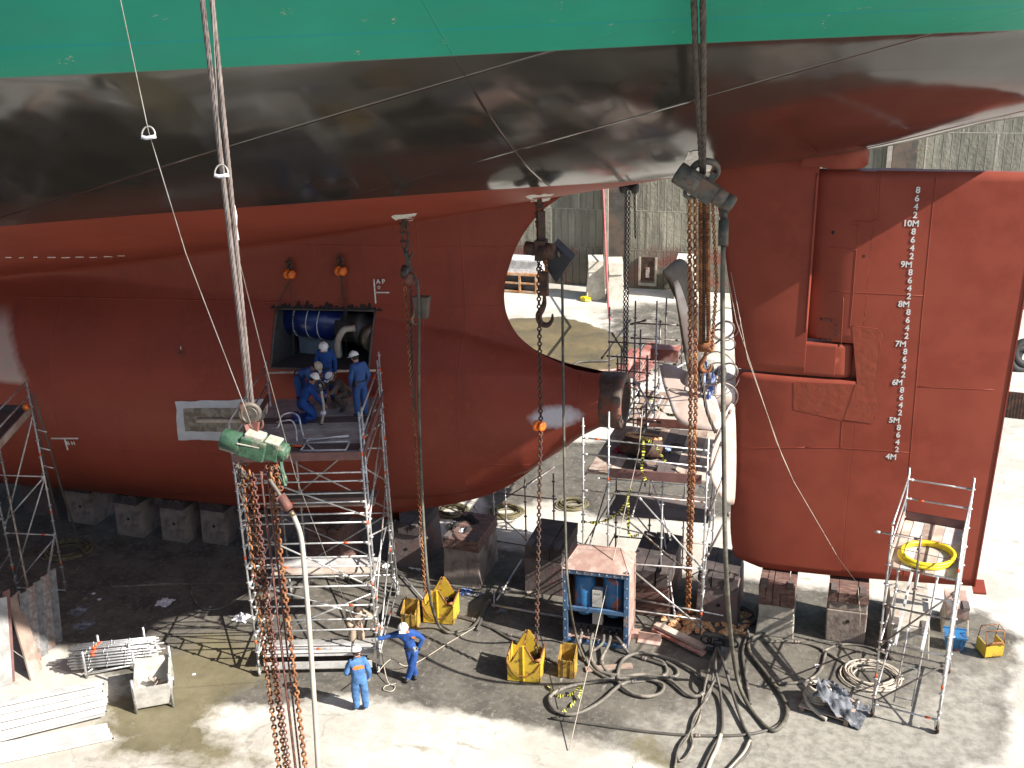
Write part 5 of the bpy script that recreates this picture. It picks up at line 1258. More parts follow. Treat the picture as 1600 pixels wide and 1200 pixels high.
# ---- chain hoist under the left lug with yellow bin, and under the aft lug
def mid_hoist(lug_, body, lab, big):
    p = HIT(*lug_, .05)+V((0, 0, -.1)); s = 1.0; t = thing('chain_hoist', lab, 'hoist', p)
    m = M(); z = p.z
    for k in range(3): shackle(m, V((p.x, p.y, z-.02-.22*k)), 1.1)
    m.build('shackle', 'rust_dark', t); return t, p
t1, p1_ = mid_hoist((631, 342), None, 'dark chain hoist hanging from the left welded lug beside the AP mark', False)
b1 = V((p1_.x+.06, p1_.y, ZA(p1_, 428)))
m = M(); m.beam((b1.x-.03, b1.y, b1.z+.55), (b1.x, b1.y, b1.z+.1), .16, .07); hook(m, (b1.x, b1.y, b1.z+.85), .5); m.lathe(b1+V((-.16, 0, .05)), (1, 0, 0), [(0, .17), (.18, .2), (.2, .15)], 20); m.lathe(b1+V((.02, -.02, -.1)), (.5, -.8, 0), [(0, .16), (.15, .16), (.18, .1)], 18, 1); m.build('hoist_body', ['dark_steel', 'rust_red'], t1)
m = M(); c = b1+V((.3, 0, -.75)); m.hexa([c+V((-.12, -.1, -.35)), c+V((.12, -.1, -.35)), c+V((.12, .1, -.35)), c+V((-.12, .1, -.35))], [c+V((-.2, -.12, .2)), c+V((.2, -.12, .2)), c+V((.2, .12, .2)), c+V((-.2, .12, .2))]); m.build('chain_bag', 'blade_dark', t1)
gb1 = G(664, 925, .75)
for k, (dx, lab) in enumerate(((-.14, 'left dark load chain of the hoist at the left lug'), (.02, 'right dark load chain of the hoist at the left lug'))):
    m = M(); e_ = gb1+V((.0, 0, 0)) if k == 0 else P(648, 640, lerp(b1, gb1, .4).y)
    m.chain([b1+V((dx, 0, -.1)), P(655 if k == 0 else 645, 780 if k == 0 else 600, lerp(b1, gb1, .6 if k == 0 else .3).y), e_], .12, .017, .036); tag(m.build('hoist_chain', 'rust_chain' if k == 0 else 'dark_steel', None, b1), lab, 'chain', 'chains of the hoist at the left lug')
hk = V((b1.x+.12, b1.y-.1, ZA(b1, 480))); m = M(); hook(m, hk, .45); m.build('load_hook', 'brass_grey', t1)
m = M(); m.tube(curve([b1+V((.16, -.1, .0)), b1+V((.3, -.2, -.5)), P(655, 640, -2.6), P(661, 800, -3.6), P(670, 920, -4.6), G(683, 972, .3), G(700, 988, .06), G(722, 985, .06), G(742, 976, .06), G(762, 940, .06)], 8), .04, 8)
tag(m.build('air_hose', 'hose_olive'), 'hose hanging in front of the left yellow bin and looping on the floor', 'hose')
t2, p2_ = mid_hoist((843, 311), None, 'rust brown chain hoist hanging in the propeller opening from the aft lug', True)
p2_.y -= .05
b2_ = V((p2_.x+.04, p2_.y, ZA(p2_, 390)))
m = M(); m.beam((b2_.x, b2_.y, b2_.z+.95), (b2_.x, b2_.y, b2_.z+.1), .2, .1); m.lathe(b2_+V((-.42, 0, .03)), (1, -.05, -.08), [(0, .1), (.02, .17), (.25, .17), (.26, .13), (.38, .13), (.4, .2), (.75, .2), (.78, .12)], 20); m.obox(b2_, V((.13, 0, 0)), V((0, .16, 0)), V((0, 0, .25))); m.build('hoist_body', 'rust_red' if False else 'rust_dark', t2)
m = M(); c = b2_+V((.28, .15, -.25)); s_ = .42; pts = [c+V((0, 0, .38)), c+V((.45, 0, -.02)), c+V((.05, 0, -.62)), c+V((-.3, 0, -.1))]; m.prism(pts, (0, .4, .05)); m.build('chain_box', 'tarp_dark', t2)
hz = ZA(p2_, 455); hk = V((b2_.x+.06, b2_.y, hz)); m = M(); m.obox(hk+V((0, 0, .2)), V((.1, 0, 0)), V((0, .08, 0)), V((0, 0, .3))); hook(m, hk+V((0, 0, -.05)), .95, 0); m.build('load_hook', 'rust_dark', t2)
for k, dx in enumerate((-.08, .12)):
    m = M(); m.chain([b2_+V((dx, -.06, -.2)), hk+V((dx*.6, 0, .5))], .1, .02, .04); m.build('chain_fall', 'rust_chain' if k else 'rust_dark', t2)
gb2 = G(838, 1020, .85); ob = P(845, 662, lerp(b2_, gb2, .45).y)
m = M(); m.chain([b2_+V((-.02, -.2, -.3)), ob, gb2], .14, .022, .045); tag(m.build('hoist_chain', 'rust_dark', None, b2_), 'long rusty chain from the rust brown hoist down into the front yellow bin', 'chain')
m = M(); m.tube(curve([b2_+V((.42, 0, -.02)), P(878, 430, -1.2), P(880, 600, -2.2), P(884, 850, -3.4), P(889, 930, -3.9), G(898, 985, .5), G(910, 1022, .15), G(918, 1032, .06)], 8), .035, 8); tag(m.build('air_hose', 'hose_olive'), 'thin hose hanging from the rust brown hoist down to the pump cabinet', 'hose')
def trolley(px, py, lab, Yoff=0.0, p=None, lug=True):
    p = p or HIT(px, py, .12); t = thing('lever_hoist', lab, 'hoist', p, 'orange geared chain blocks')
    m = M(); m.lathe(p+V((-.1, 0, 0)), (1, -.5, 0), [(0, .08), (.02, .135), (.08, .135), (.1, .09)], 18); m.build('chain_wheel_cover', 'orange_paint', t)
    m = M(); m.lathe(p+V((.02, -.02, 0)), (1, -.5, 0), [(0, .05), (.04, .05), (.05, .12), (.1, .12), (.11, .06)], 16, 0); m.build('gear_cover', 'orange_paint', t)
    if lug:
        m = M(); q = p+V((0, 0, .14)); shackle(m, q+V((0, 0, .2)), .9); hook(m, q+V((0, .02, .32)), .4); m.build('top_hook', 'rust_dark', t)
    return p
for (px, py, lab, ends) in ((453, 428, 'left orange chain block on the hull above the opening', [(458, 560, .15), (430, 540, .2)]), (533, 423, 'right orange chain block on the hull above the opening', [(538, 530, .3), (541, 590, .3)])):
    p = trolley(px, py, lab)
    for k, (ex, ey, yo) in enumerate(ends):
        a = p+V((.05*k-.02, -.02, -.1)); q = HIT(ex, min(ey, 484), .05); m = M(); m.chain([a, q, P(ex, ey, q.y+yo)], .06, .008, .018); tag(m.build('hoist_chain', 'dark_steel', None, a), ('fine dark hand chain' if k else 'dark load chain')+' under the '+('left' if px < 500 else 'right')+' orange chain block', 'chain', 'chains under the orange blocks')
trolley(0, 0, 'orange chain block in mid air on the long rusty chain', p=ob+V((0, -.12, 0)), lug=False)
# dark far hoist
fp_ = P(983, 293, 0.4); fp_.z = min(fp_.z, ZC(fp_.x)-.12); t = thing('chain_hoist', 'small black chain hoist under the counter behind the aft lug', 'hoist', fp_)
m = M(); m.lathe(fp_+V((-.24, 0, 0)), (1, 0, 0), [(0, .1), (.05, .16), (.16, .16), (.2, .08), (.3, .08), (.33, .16), (.44, .16), (.48, .1)], 16); m.build('hoist_body', 'tarp_dark', t); m = M(); hook(m, fp_+V((0, 0, .35)), .4); m.build('top_hook', 'dark_steel', t)
for k, (dx, ey, w_, lab) in enumerate(((-.08, 560, .035, 'left chain of the small black hoist'), (.0, 600, .035, 'middle chain of the small black hoist'), (.14, 372, .025, 'short right chain of the small black hoist'))):
    a = fp_+V((dx, 0, -.1)); m = M(); m.chain([a, V((a.x+(.04 if k == 2 else 0), a.y, ZA(a, ey)))], .1, .014, w_); tag(m.build('hoist_chain', 'dark_steel', None, a), lab, 'chain', 'chains of the small black hoist')
m = M(); m.tube([P(942, 285, WY-1.2), P(946, 380, WY-1.6), P(950, 470, 25), P(953, 500, 18)], .06, 6); tag(m.build('hanging_hose', 'hose_red'), 'red hose hanging down the far dock wall', 'hose')
# ================================================================== people
def person(label, base, head_dir, pose, cloth, helmet='helmet_white', hands='glove', band=None, scale=1.0, hair=True, extra=None, group='dock workers'):
    """pose: joints in metres in the figure's own frame (x to its left, y forward, z up)"""
    t = thing('person', label, 'person', base, group)
    f = V((math.cos(head_dir), math.sin(head_dir), 0)); lft = V((-f.y, f.x, 0)); base = V(base)
    def W(p): return base+(lft*p[0]+f*p[1]+V((0, 0, p[2])))*scale
    J = dict(pelvis=(0, 0, .96), chest=(0, .01, 1.28), neck=(0, 0, 1.47), head=(0, .03, 1.6), top=(0, .02, 1.73),
             sl=(.17, 0, 1.42), el=(.22, -.02, 1.12), wl=(.22, .08, .88), hl=(.21, .11, .8), sr=(-.17, 0, 1.42), er=(-.22, -.02, 1.12), wr=(-.22, .08, .88), hr=(-.21, .11, .8),
             hipl=(.1, 0, .9), kl=(.11, .03, .5), al=(.11, 0, .1), tl=(.13, .17, .05), hipr=(-.1, 0, .9), kr=(-.11, .03, .5), ar=(-.11, 0, .1), tr=(-.13, .17, .05))
    J.update(pose)
    rad_ = dict(pelvis=(.165, .13), chest=(.18, .135), neck=(.07, .065), head=(.085, .1), top=(.075, .085), sl=.095, el=.07, wl=.05, hl=.042, hipl=.125, kl=.1, al=.078, tl=.045)
    order = ['pelvis', 'chest', 'neck', 'head', 'top', 'sl', 'el', 'wl', 'hl', 'sr', 'er', 'wr', 'hr', 'hipl', 'kl', 'al', 'tl', 'hipr', 'kr', 'ar', 'tr']
    ed = [('pelvis', 'chest'), ('chest', 'neck'), ('neck', 'head'), ('head', 'top'), ('chest', 'sl'), ('sl', 'el'), ('el', 'wl'), ('wl', 'hl'), ('chest', 'sr'), ('sr', 'er'), ('er', 'wr'), ('wr', 'hr'),
          ('pelvis', 'hipl'), ('hipl', 'kl'), ('kl', 'al'), ('al', 'tl'), ('pelvis', 'hipr'), ('hipr', 'kr'), ('kr', 'ar'), ('ar', 'tr')]
    me = bpy.data.meshes.new('body'); me.from_pydata([tuple(W(J[k])-base) for k in order], [(order.index(a), order.index(b)) for a, b in ed], [])
    tmp = bpy.data.objects.new('body_tmp', me); col.objects.link(tmp)
    sk = tmp.modifiers.new('skin', 'SKIN'); sk.use_smooth_shade = True; sd = tmp.modifiers.new('sub', 'SUBSURF'); sd.levels = sd.render_levels = 3 if band else 2
    L = me.skin_vertices[0].data
    for i, k in enumerate(order):
        r = rad_.get(k) or rad_.get(k[:-1]+'l'); r = r if isinstance(r, tuple) else (r, r); L[i].radius = (r[0]*scale, r[1]*scale); L[i].use_root = (k == 'pelvis')
    bpy.context.view_layer.update()
    em = bpy.data.meshes.new_from_object(tmp.evaluated_get(bpy.context.evaluated_depsgraph_get()))
    bpy.data.objects.remove(tmp)
    m = M(); m.v = [v.co+base for v in em.vertices]
    hd, nk = W(J['head']), W(J['neck'])
    seg = [(a, b) for a, b in ed]
    def near(p):
        best = None
        for a, b in seg:
            A_, B_ = W(J[a]), W(J[b]); d = B_-A_; s = max(0, min(1, (p-A_).dot(d)/d.length_squared)); q = (p-A_-d*s).length
            r = rad_.get(b) or rad_.get(b[:-1]+'l'); r = r[0] if isinstance(r, tuple) else r
            if best is None or q-r*.6 < best[0]: best = (q-r*.6, a, b, s)
        return best
    mats = [cloth, 'skin', 'boot', hands, band or cloth]
    fw = (W((0, 1, 0))-W((0, 0, 0))).normalized()
    for poly in em.polygons:
        c = V(poly.center)+base; _, a, b, s = near(c); mi = 0
        if b in ('head', 'top'): mi = 1 if (b == 'top' or s > .25) else 0
        elif b in ('hl', 'hr'): mi = 3
        elif b in ('tl', 'tr'): mi = 2
        elif band and b in ('neck', 'chest') and abs((c-W(J['chest'])).dot((W(J['neck'])-W(J['pelvis'])).normalized())-.03*scale) < .05*scale and abs((c-W(J['chest'])).dot(lft)) < .2: mi = 4
        m.face(tuple(poly.vertices), mi, True)
    up = (W(J['top'])-W(J['neck'])).normalized(); fc = V(J.get('face', (0, 1, -.15))); fdir = (lft*fc[0]+f*fc[1]+V((0, 0, fc[2]))).normalized(); fdir = (fdir-up*fdir.dot(up)).normalized(); sd_ = up.cross(fdir)
    hc_ = W(J['head'])+up*.03*scale
    # nose, ears, eyes, mouth
    m.blob(hc_+fdir*.1*scale-up*.015*scale, .018*scale, .018*scale, .026*scale, 1, 6, 4)
    for s in (1, -1):
        m.blob(hc_+sd_*s*.088*scale-up*.01*scale, .016*scale, .02*scale, .032*scale, 1, 6, 4)
    body = None
    for side in ('l', 'r'):
        wp, hp2 = W(J['w'+side]), W(J['h'+side]); d = (hp2-wp).normalized(); x = d.cross(fw); x = x.normalized() if x.length > .1 else d.orthogonal().normalized(); y = d.cross(x)
        for k in range(4):
            o = (k-1.5)*.019*scale; ln = (.062, .075, .07, .055)[k]*scale; p0 = hp2+x*o+d*.015*scale; m.tube([p0, p0+d*ln*.55+y*.006, p0+d*ln*.9+y*.022*scale, p0+d*ln+y*.035*scale], .009*scale, 5, 3, True, [.0105*scale, .01*scale, .009*scale, .007*scale])
        s = 1 if side == 'l' else -1; p0 = wp+d*.045*scale+x*s*.028*scale; m.tube([p0, p0+d*.035*scale+x*s*.025*scale, p0+d*.065*scale+x*s*.022*scale+y*.015*scale], .011*scale, 5, 3, True, [.012*scale, .011*scale, .008*scale])
    from mathutils import noise as _ns
    used = {}
    for fc_, mi_ in zip(m.f, m.m):
        for v_ in fc_: used.setdefault(v_, set()).add(mi_)
    for v_, s_ in used.items():
        if v_ < len(em.vertices) and s_ <= {0, 4}:
            q_ = m.v[v_]; m.v[v_] = q_+V(em.vertices[v_].normal)*(.013*_ns.noise(q_*9)+.007*_ns.noise(V((q_.x*22, q_.y*22, q_.z*9))))
    if band is None and helmet:
        bt = M(); pc_ = W(J['pelvis']); ax_ = (W(J['chest'])-pc_).normalized(); bt.torus(pc_+ax_*.05, ax_, .172*scale, .02, 22, 6, 0, .8); bt.obox(pc_+ax_*.0+sd_*.17-fdir*.03, sd_*.035, fdir*.06, ax_*.07); bt.build('tool_belt', 'boot', t)
    body = m.build('body', mats, t)
    e = M()
    for s in (1, -1): e.blob(hc_+fdir*.087*scale+sd_*s*.033*scale+up*.012*scale, .011*scale, .008*scale, .008*scale, 0, 6, 4)
    e.build('eyes', 'eye_dark', t)
    mo = M(); mo.tube([hc_+fdir*.088*scale-up*.06*scale+sd_*.025*scale, hc_+fdir*.095*scale-up*.062*scale, hc_+fdir*.088*scale-up*.06*scale-sd_*.025*scale], .005*scale, 5); mo.build('mouth', 'rust_red', t)
    if helmet:
        h = M(); pf = [(-.01, .128), (0, .133), (.012, .126), (.05, .121), (.085, .1), (.11, .065), (.12, .02)]
        h.lathe(hc_+up*.045*scale, up, [(a*scale, b*scale) for a, b in pf], 20, 0); 
        pk = hc_+up*.043*scale+fdir*.12*scale; h.obox(pk+fdir*.02*scale, fdir*.045*scale, sd_*.08*scale, up*.006*scale)
        h.tube([hc_+up*(.165*scale)-fdir*.05*scale, hc_+up*.172*scale, hc_+up*.16*scale+fdir*.06*scale], .014*scale, 6); h.build('helmet', helmet, t)
        hr_ = M(); hr_.blob(hc_-fdir*.03*scale-up*.01*scale, .088*scale, .088*scale, .075*scale, 0, 10, 6); hr_.build('hair', 'hair_dark', t)
    else:
        hr_ = M(); hr_.blob(hc_-fdir*.012*scale+up*.045*scale, .1*scale, .1*scale, .085*scale, 0, 12, 7); hr_.build('hair', 'hair_brown', t)
    if extra: extra(t, W, J, up, fdir, sd_, hc_)
    return t
def aim(a, b): return math.atan2(b[1]-a[1], b[0]-a[0])
def pxdir(base, px, py): g = G(px, py, base.z); return aim(base, g)
def badge(t, W, J, up, fdir, sd_, hc_):
    m = M(); c = W((.09, .145, 1.33)); m.obox(c, sd_*.045, fdir*.006, V((0, 0, .02))); m.build('chest_badge', 'reflective_orange', t)
# leaning man at the tower: facing the camera, right arm out to the post, left hand on his hip, legs crossed
b = G(646, 1062); d = aim(b, CAM)
person('man in bright blue coverall and white helmet leaning one arm on the rolling tower', b, d-.15, dict(
    pelvis=(.0, -.02, .93), chest=(-.08, -.02, 1.25), neck=(-.14, .03, 1.42), head=(-.15, .09, 1.53), top=(-.155, .11, 1.65), face=(0, 1, -.9),
    sl=(.09, .0, 1.39), el=(.3, -.02, 1.2), wl=(.2, .07, 1.0), hl=(.13, .08, .97), sr=(-.3, .0, 1.36), er=(-.55, .06, 1.31), wr=(-.78, .12, 1.29), hr=(-.87, .14, 1.27),
    hipl=(.1, -.02, .88), kl=(-.0, .09, .48), al=(-.12, .07, .1), tl=(-.16, .2, .05), hipr=(-.1, -.02, .88), kr=(-.02, -.02, .47), ar=(.05, -.08, .1), tr=(.06, .08, .05)), 'blue_coverall', extra=badge)
# man with his back to the camera
b = G(565, 1111); d = aim(CAM, b)
person('man in faded blue coverall with orange stripe across his back, seen from behind', b, d+.1, dict(
    el=(.3, .0, 1.14), wl=(.24, .2, .98), hl=(.16, .24, .95), er=(-.25, -.02, 1.13), wr=(-.26, .06, .9), hr=(-.25, .09, .82), head=(.0, .06, 1.6), top=(.0, .07, 1.72), face=(0, 1, -.5),
    al=(.1, .05, .1), tl=(.12, .22, .05), kl=(.1, .07, .5)), 'light_blue_coverall', band='reflective_orange')
# tan worker inside the tower
b = G(560, 1024); d = aim(b, CAM)
person('bareheaded man in tan coverall bending forward inside the rolling tower', b, d+.1, dict(
    chest=(.0, .1, 1.24), neck=(.02, .2, 1.4), head=(.03, .28, 1.5), top=(.04, .33, 1.6), face=(0, 1, -1.2), pelvis=(0, -.03, .93),
    sl=(.19, .14, 1.36), el=(.42, .2, 1.18), wl=(.55, .28, .98), hl=(.59, .31, .91), sr=(-.16, .14, 1.36), er=(-.2, .2, 1.08), wr=(-.02, .34, 1.05), hr=(.05, .37, 1.07)), 'tan_coverall', helmet=None, hands='skin')
# the five on the platform
Z6 = PL+.02
g = G(514, 628, Z6)
person('man in dark blue coverall standing in front of the opening looking down at the pipe', g, aim(g, CAM)+.1, dict(
    chest=(0, .04, 1.28), neck=(-.02, .08, 1.45), head=(-.03, .15, 1.56), top=(-.03, .18, 1.67), face=(0, 1, -1.2), er=(-.26, .02, 1.12), wr=(-.2, .16, .92), hr=(-.18, .2, .86), el=(.25, .03, 1.12), wl=(.22, .1, .88), hl=(.21, .13, .8)), 'blue_coverall', hands='skin')
g = G(472, 640, Z6); dd = pxdir(g, 520, 640)
person('man in dark blue coverall bending over with a cream coloured helmet', g, dd-.2, dict(
    pelvis=(0, -.05, .9), chest=(0, .22, 1.1), neck=(0, .38, 1.17), head=(0, .5, 1.22), top=(0, .6, 1.28), face=(0, .5, -1), sl=(.17, .33, 1.15), sr=(-.17, .33, 1.15), el=(.2, .4, .9), wl=(.15, .5, .7), hl=(.14, .54, .63), er=(-.2, .42, .9), wr=(-.14, .55, .72), hr=(-.12, .6, .66)), 'blue_worn', helmet='helmet_cream', hands='skin')
g = G(478, 657, Z6); dd = pxdir(g, 540, 650)
person('man in dark blue coverall kneeling in front and holding the bent pipe', g, dd, dict(
    pelvis=(0, -.05, .52), chest=(0, .12, .82), neck=(0, .2, .98), head=(0, .28, 1.08), top=(0, .33, 1.19), face=(0, 1, -.9), sl=(.17, .18, .93), sr=(-.17, .18, .93), el=(.2, .36, .72), wl=(.1, .55, .6), hl=(.06, .61, .58), er=(-.2, .32, .66), wr=(-.12, .5, .4), hr=(-.1, .55, .34),
    hipl=(.1, -.04, .5), kl=(.12, .28, .1), al=(.12, -.2, .09), tl=(.12, -.36, .06), hipr=(-.1, -.04, .5), kr=(-.12, .26, .1), ar=(-.12, -.22, .09), tr=(-.12, -.38, .06)), 'blue_coverall', hands='skin')
g = G(536, 640, Z6); dd = pxdir(g, 500, 652)
def goggles(t, W, J, up, fdir, sd_, hc_):
    m = M(); m.torus(hc_+up*.075, up, .128, .012, 20, 5, 0); m.obox(hc_+up*.08+fdir*.125, fdir*.02, sd_*.05, up*.025, 1); m.build('goggles', ['black_tape', 'rag_blue'], t)
person('man in brown coverall crouching, white helmet with goggles on it', g, dd, dict(
    pelvis=(0, -.1, .45), chest=(0, .1, .74), neck=(0, .2, .88), head=(0, .28, .96), top=(0, .34, 1.05), face=(0, 1, -.8), sl=(.17, .17, .84), sr=(-.17, .17, .84), el=(.2, .38, .66), wl=(.1, .58, .58), hl=(.07, .64, .57), er=(-.2, .38, .7), wr=(-.1, .55, .74), hr=(-.06, .61, .76),
    hipl=(.1, -.1, .42), kl=(.17, .3, .5), al=(.15, .05, .1), tl=(.17, .22, .05), hipr=(-.1, -.1, .42), kr=(-.17, .22, .12), ar=(-.15, -.16, .12), tr=(-.15, -.26, .05)), 'brown_coverall', hands='skin', extra=goggles)
g = G(566, 652, Z6); dd = pxdir(g, 500, 630)
person('man in dark blue coverall standing at the right rail, back half turned', g, dd-.2, dict(
    chest=(0, .02, 1.28), neck=(0, .06, 1.46), head=(.02, .12, 1.58), top=(.02, .15, 1.7), face=(.2, 1, -.8), el=(.26, -.02, 1.13), wl=(.22, .08, .9), hl=(.2, .11, .83), er=(-.26, -.03, 1.13), wr=(-.24, .06, .9), hr=(-.22, .09, .83)), 'blue_worn', hands='skin')
# a worker in blue half hidden behind the propeller slings
g = P(1118, 615, .9); g.z = SZ+.02
# pipe with valves they hold, chairs of bent tube on the deck
m = M(); a = G(503, 662, Z6); p0 = P(499, 600, a.y); q = [P(500, 600, a.y), P(503, 618, a.y), P(506, 640, a.y), P(502, 664, a.y)]
m.tube(curve(q, 4), .035, 8); m.torus(q[0], (0, 1, .2), .1, .03, 14, 6, 1); m.lathe(P(500, 610, a.y), (.1, 0, 1), [(0, .07), (.05, .09), (.1, .06)], 12, 1); m.lathe(P(505, 645, a.y)-V((0, 0, .05)), (0, 0, 1), [(0, .06), (.05, .08), (.1, .06)], 12, 2); m.lathe(q[-1]-V((0, 0, .02)), (0, 0, 1), [(0, .05), (.06, .05)], 10, 3)
tag(m.build('bent_pipe', ['hose_pale', 'dark_steel', 'rag_white', 'rubber']), 'pale bent pipe with fittings held upright by the crouching workers', 'pipe')
m = M()
def zp6(px, py, h=0.0): return G(px, py, Z6+h)
m.tube(curve([zp6(417, 668, .03), zp6(434, 668, .35), zp6(440, 650, .5), zp6(455, 645, .5), zp6(466, 650, .5), zp6(470, 665, .3), zp6(474, 680, .05), zp6(482, 686, .03), zp6(545, 682, .03)], 4), .022, 7); m.tube(curve([zp6(432, 660, .3), zp6(442, 658, .45), zp6(455, 657, .45), zp6(462, 668, .3), zp6(464, 690, .03)], 4), .02, 7)
tag(m.build('guard_frame', 'alu'), 'bent white tube guard frame lying on the tower platform', 'frame', 'white tube frames on the platform')
m = M(); 
for a_, b_ in (((470, 704), (478, 692)), ((478, 692), (490, 703)), ((470, 704), (540, 703)), ((478, 692), (547, 690)), ((540, 703), (547, 690)), ((482, 688), (545, 680)), ((482, 684), (480, 690))): m.rod(zp6(*a_, .05), zp6(*b_, .05), .022, 7)
tag(m.build('guard_frame', 'alu'), 'flat white tube frame with a triangle end near the front edge of the platform', 'frame', 'white tube frames on the platform')
m = M(); c = zp6(462, 652, .13); m.lathe(c+V((0, 0, -.12)), (0, 0, 1), [(0, .1), (.24, .1), (.27, .05)], 14); m.box(c+V((.12, -.1, -.12)), c+V((.32, .08, .06))); tag(m.build('tool_can', 'rag_blue' if False else 'blue_shaft'), 'small dark blue can on the platform beside the kneeling man', 'can')
m = M(); m.tube([zp6(455, 697, .04), zp6(472, 697, .04)], .03, 6); tag(m.build('hand_tool', 'orange_band'), 'orange handled tool on the front planks of the platform', 'tool')
# ================================================================== yellow bins
def chain_bin(lab, c, ang, W_=.86, D_=.72, H_=.95, sling=True):
    t = thing('chain_bin', lab, 'bin', (c.x, c.y, 0), 'yellow chain bins'); e1 = V((math.cos(ang), math.sin(ang), 0)); e2 = V((-e1.y, e1.x, 0)); c = V((c.x, c.y, 0))
    def L(x, y, z): return c+e1*x+e2*y+V((0, 0, z))
    w, d = W_/2, D_/2; m = M()
    def pane(pts, nrm, th=.02): m.prism(pts, nrm*th)
    for s, yy in ((-1, -d), (1, d-.02)): pane([L(-w, yy, .05), L(w, yy, .05), L(w, yy, H_*.72), L(w*.86, yy, H_*.62), L(w*.45, yy, H_*.66), L(0, yy, H_+.05), L(-w*.55, yy, H_*.62), L(-w, yy, H_*.72)] if False else [L(-w, yy, .05), L(w, yy, .05), L(w, yy, H_*.63), L(w*.72, yy, H_*.63), L(.05, yy, H_*1.12), L(-.05, yy, H_*1.12), L(-w*.72, yy, H_*.63), L(-w, yy, H_*.63)], e2)
    for s in (-1, 1): pane([L(s*w, -d, .05), L(s*w, d, .05), L(s*w, d, H_*.74), L(s*w, -d, H_*.7)], e1*(-s))
    m.hexa([L(-w, -d, .03), L(w, -d, .03), L(w, d, .03), L(-w, d, .03)], [L(-w, -d, .05), L(w, -d, .05), L(w, d, .05), L(-w, d, .05)])
    m.build('bin_body', 'yellow_steel', t)
    k = M()
    for s in (-1, 1): k.rod(L(s*w, -d, H_*.7), L(s*w, d, H_*.74), .022, 6); k.rod(L(-.05, s*d, H_*1.12), L(-w*.72, s*d, H_*.63), .014, 6); k.rod(L(.05, s*d, H_*1.12), L(w*.72, s*d, H_*.63), .014, 6)
    k.build('rim', 'rust_chain', t)
    k = M()
    for s in (-1, 1): k.beam(L(0, s*(d+.015), .05), L(0, s*(d+.015), H_*1.12), .03, .03, 0, tuple(e1))
    k.build('rib', 'yellow_clean', t)
    k = M(); k.hexa([L(-w+.05, -d+.05, .3), L(w-.05, -d+.05, .3), L(w-.05, d-.05, .3), L(-w+.05, d-.05, .3)], [L(-w+.12, -d+.1, .42), L(w-.12, -d+.1, .42), L(w-.12, d-.1, .42), L(-w+.12, d-.1, .42)])
    for i in range(30): k.torus(L(random.uniform(-w+.1, w-.1), random.uniform(-d+.1, d-.1), .44+random.uniform(0, .08)), V((random.uniform(-1, 1), random.uniform(-1, 1), 1)), .05, .015, 10, 5)
    k.build('coiled_chain', 'rust_dark', t)
    k = M(); q = [L(-w-.01, -d-.01, H_*.63), L(-w*.6, -d-.03, H_*.35), L(0, -d-.04, H_*.22), L(w*.6, -d-.03, H_*.35), L(w+.01, -d-.01, H_*.63)]; k.chain(curve(q, 8), .05, .007, .016); k.rod(L(w*.6, -d, H_*.68), L(w*1.02, -d-.02, H_*.76), .04, 8)
    k.rod(L(0, -d-.02, H_*1.1), L(0, d, H_*1.12), .015, 6); k.build('sling_chain', 'rust_chain', t)
    return t
g1 = G(683, 975); chain_bin('large yellow chain bin standing beside the pinkish keel block', g1+V((0, .35, 0)), .12)
g2 = G(816, 1066); chain_bin('large yellow chain bin in the open floor left of the pump cabinet', g2+V((0, .35, 0)), .12, .84)
def small_bin(lab, c, ang):
    t = thing('chain_bin', lab, 'bin', (c.x, c.y, 0), 'small yellow bins'); e1 = V((math.cos(ang), math.sin(ang), 0)); e2 = V((-e1.y, e1.x, 0)); c = V((c.x, c.y, 0)); w, d, H_ = .21, .2, .78
    def L(x, y, z): return c+e1*x+e2*y+V((0, 0, z))
    m = M(); m.prism([L(-w, -d, .03), L(w, -d, .03), L(w, -d, H_*.66), L(-w, -d, H_*.66)], e2*.02); m.prism([L(-w, d, .03), L(w, d, .03), L(w, d, H_), L(-w, d, H_)], e2*-.02)
    for s in (-1, 1): m.prism([L(s*w, -d, .03), L(s*w, d, .03), L(s*w, d, H_), L(s*w, -d, H_*.7)], e1*(-s*.02))
    m.hexa([L(-w, -d, .02), L(w, -d, .02), L(w, d, .02), L(-w, d, .02)], [L(-w, -d, .04), L(w, -d, .04), L(w, d, .04), L(-w, d, .04)]); m.build('bin_body', 'yellow_dull', t)
    k = M()
    for x in (-.09, .09): k.beam(L(x, -d-.008, .03), L(x, -d-.008, H_*.68), .014, .014, 0, tuple(e1)); k.torus(L(x, -d, H_*.69), e1, .035, .012, 12, 5)
    for s in (-1, 1): k.torus(L(s*w*.8, d, H_), e1, .04, .012, 12, 5)
    k.build('lifting_loop', 'rust_dark', t); return t
small_bin('small dull yellow open box beside the left yellow bin', G(638, 986)+V((0, .2, 0)), .08); small_bin('small dull yellow open box in front of the pump cabinet', G(884, 1060)+V((0, .2, 0)), .05)
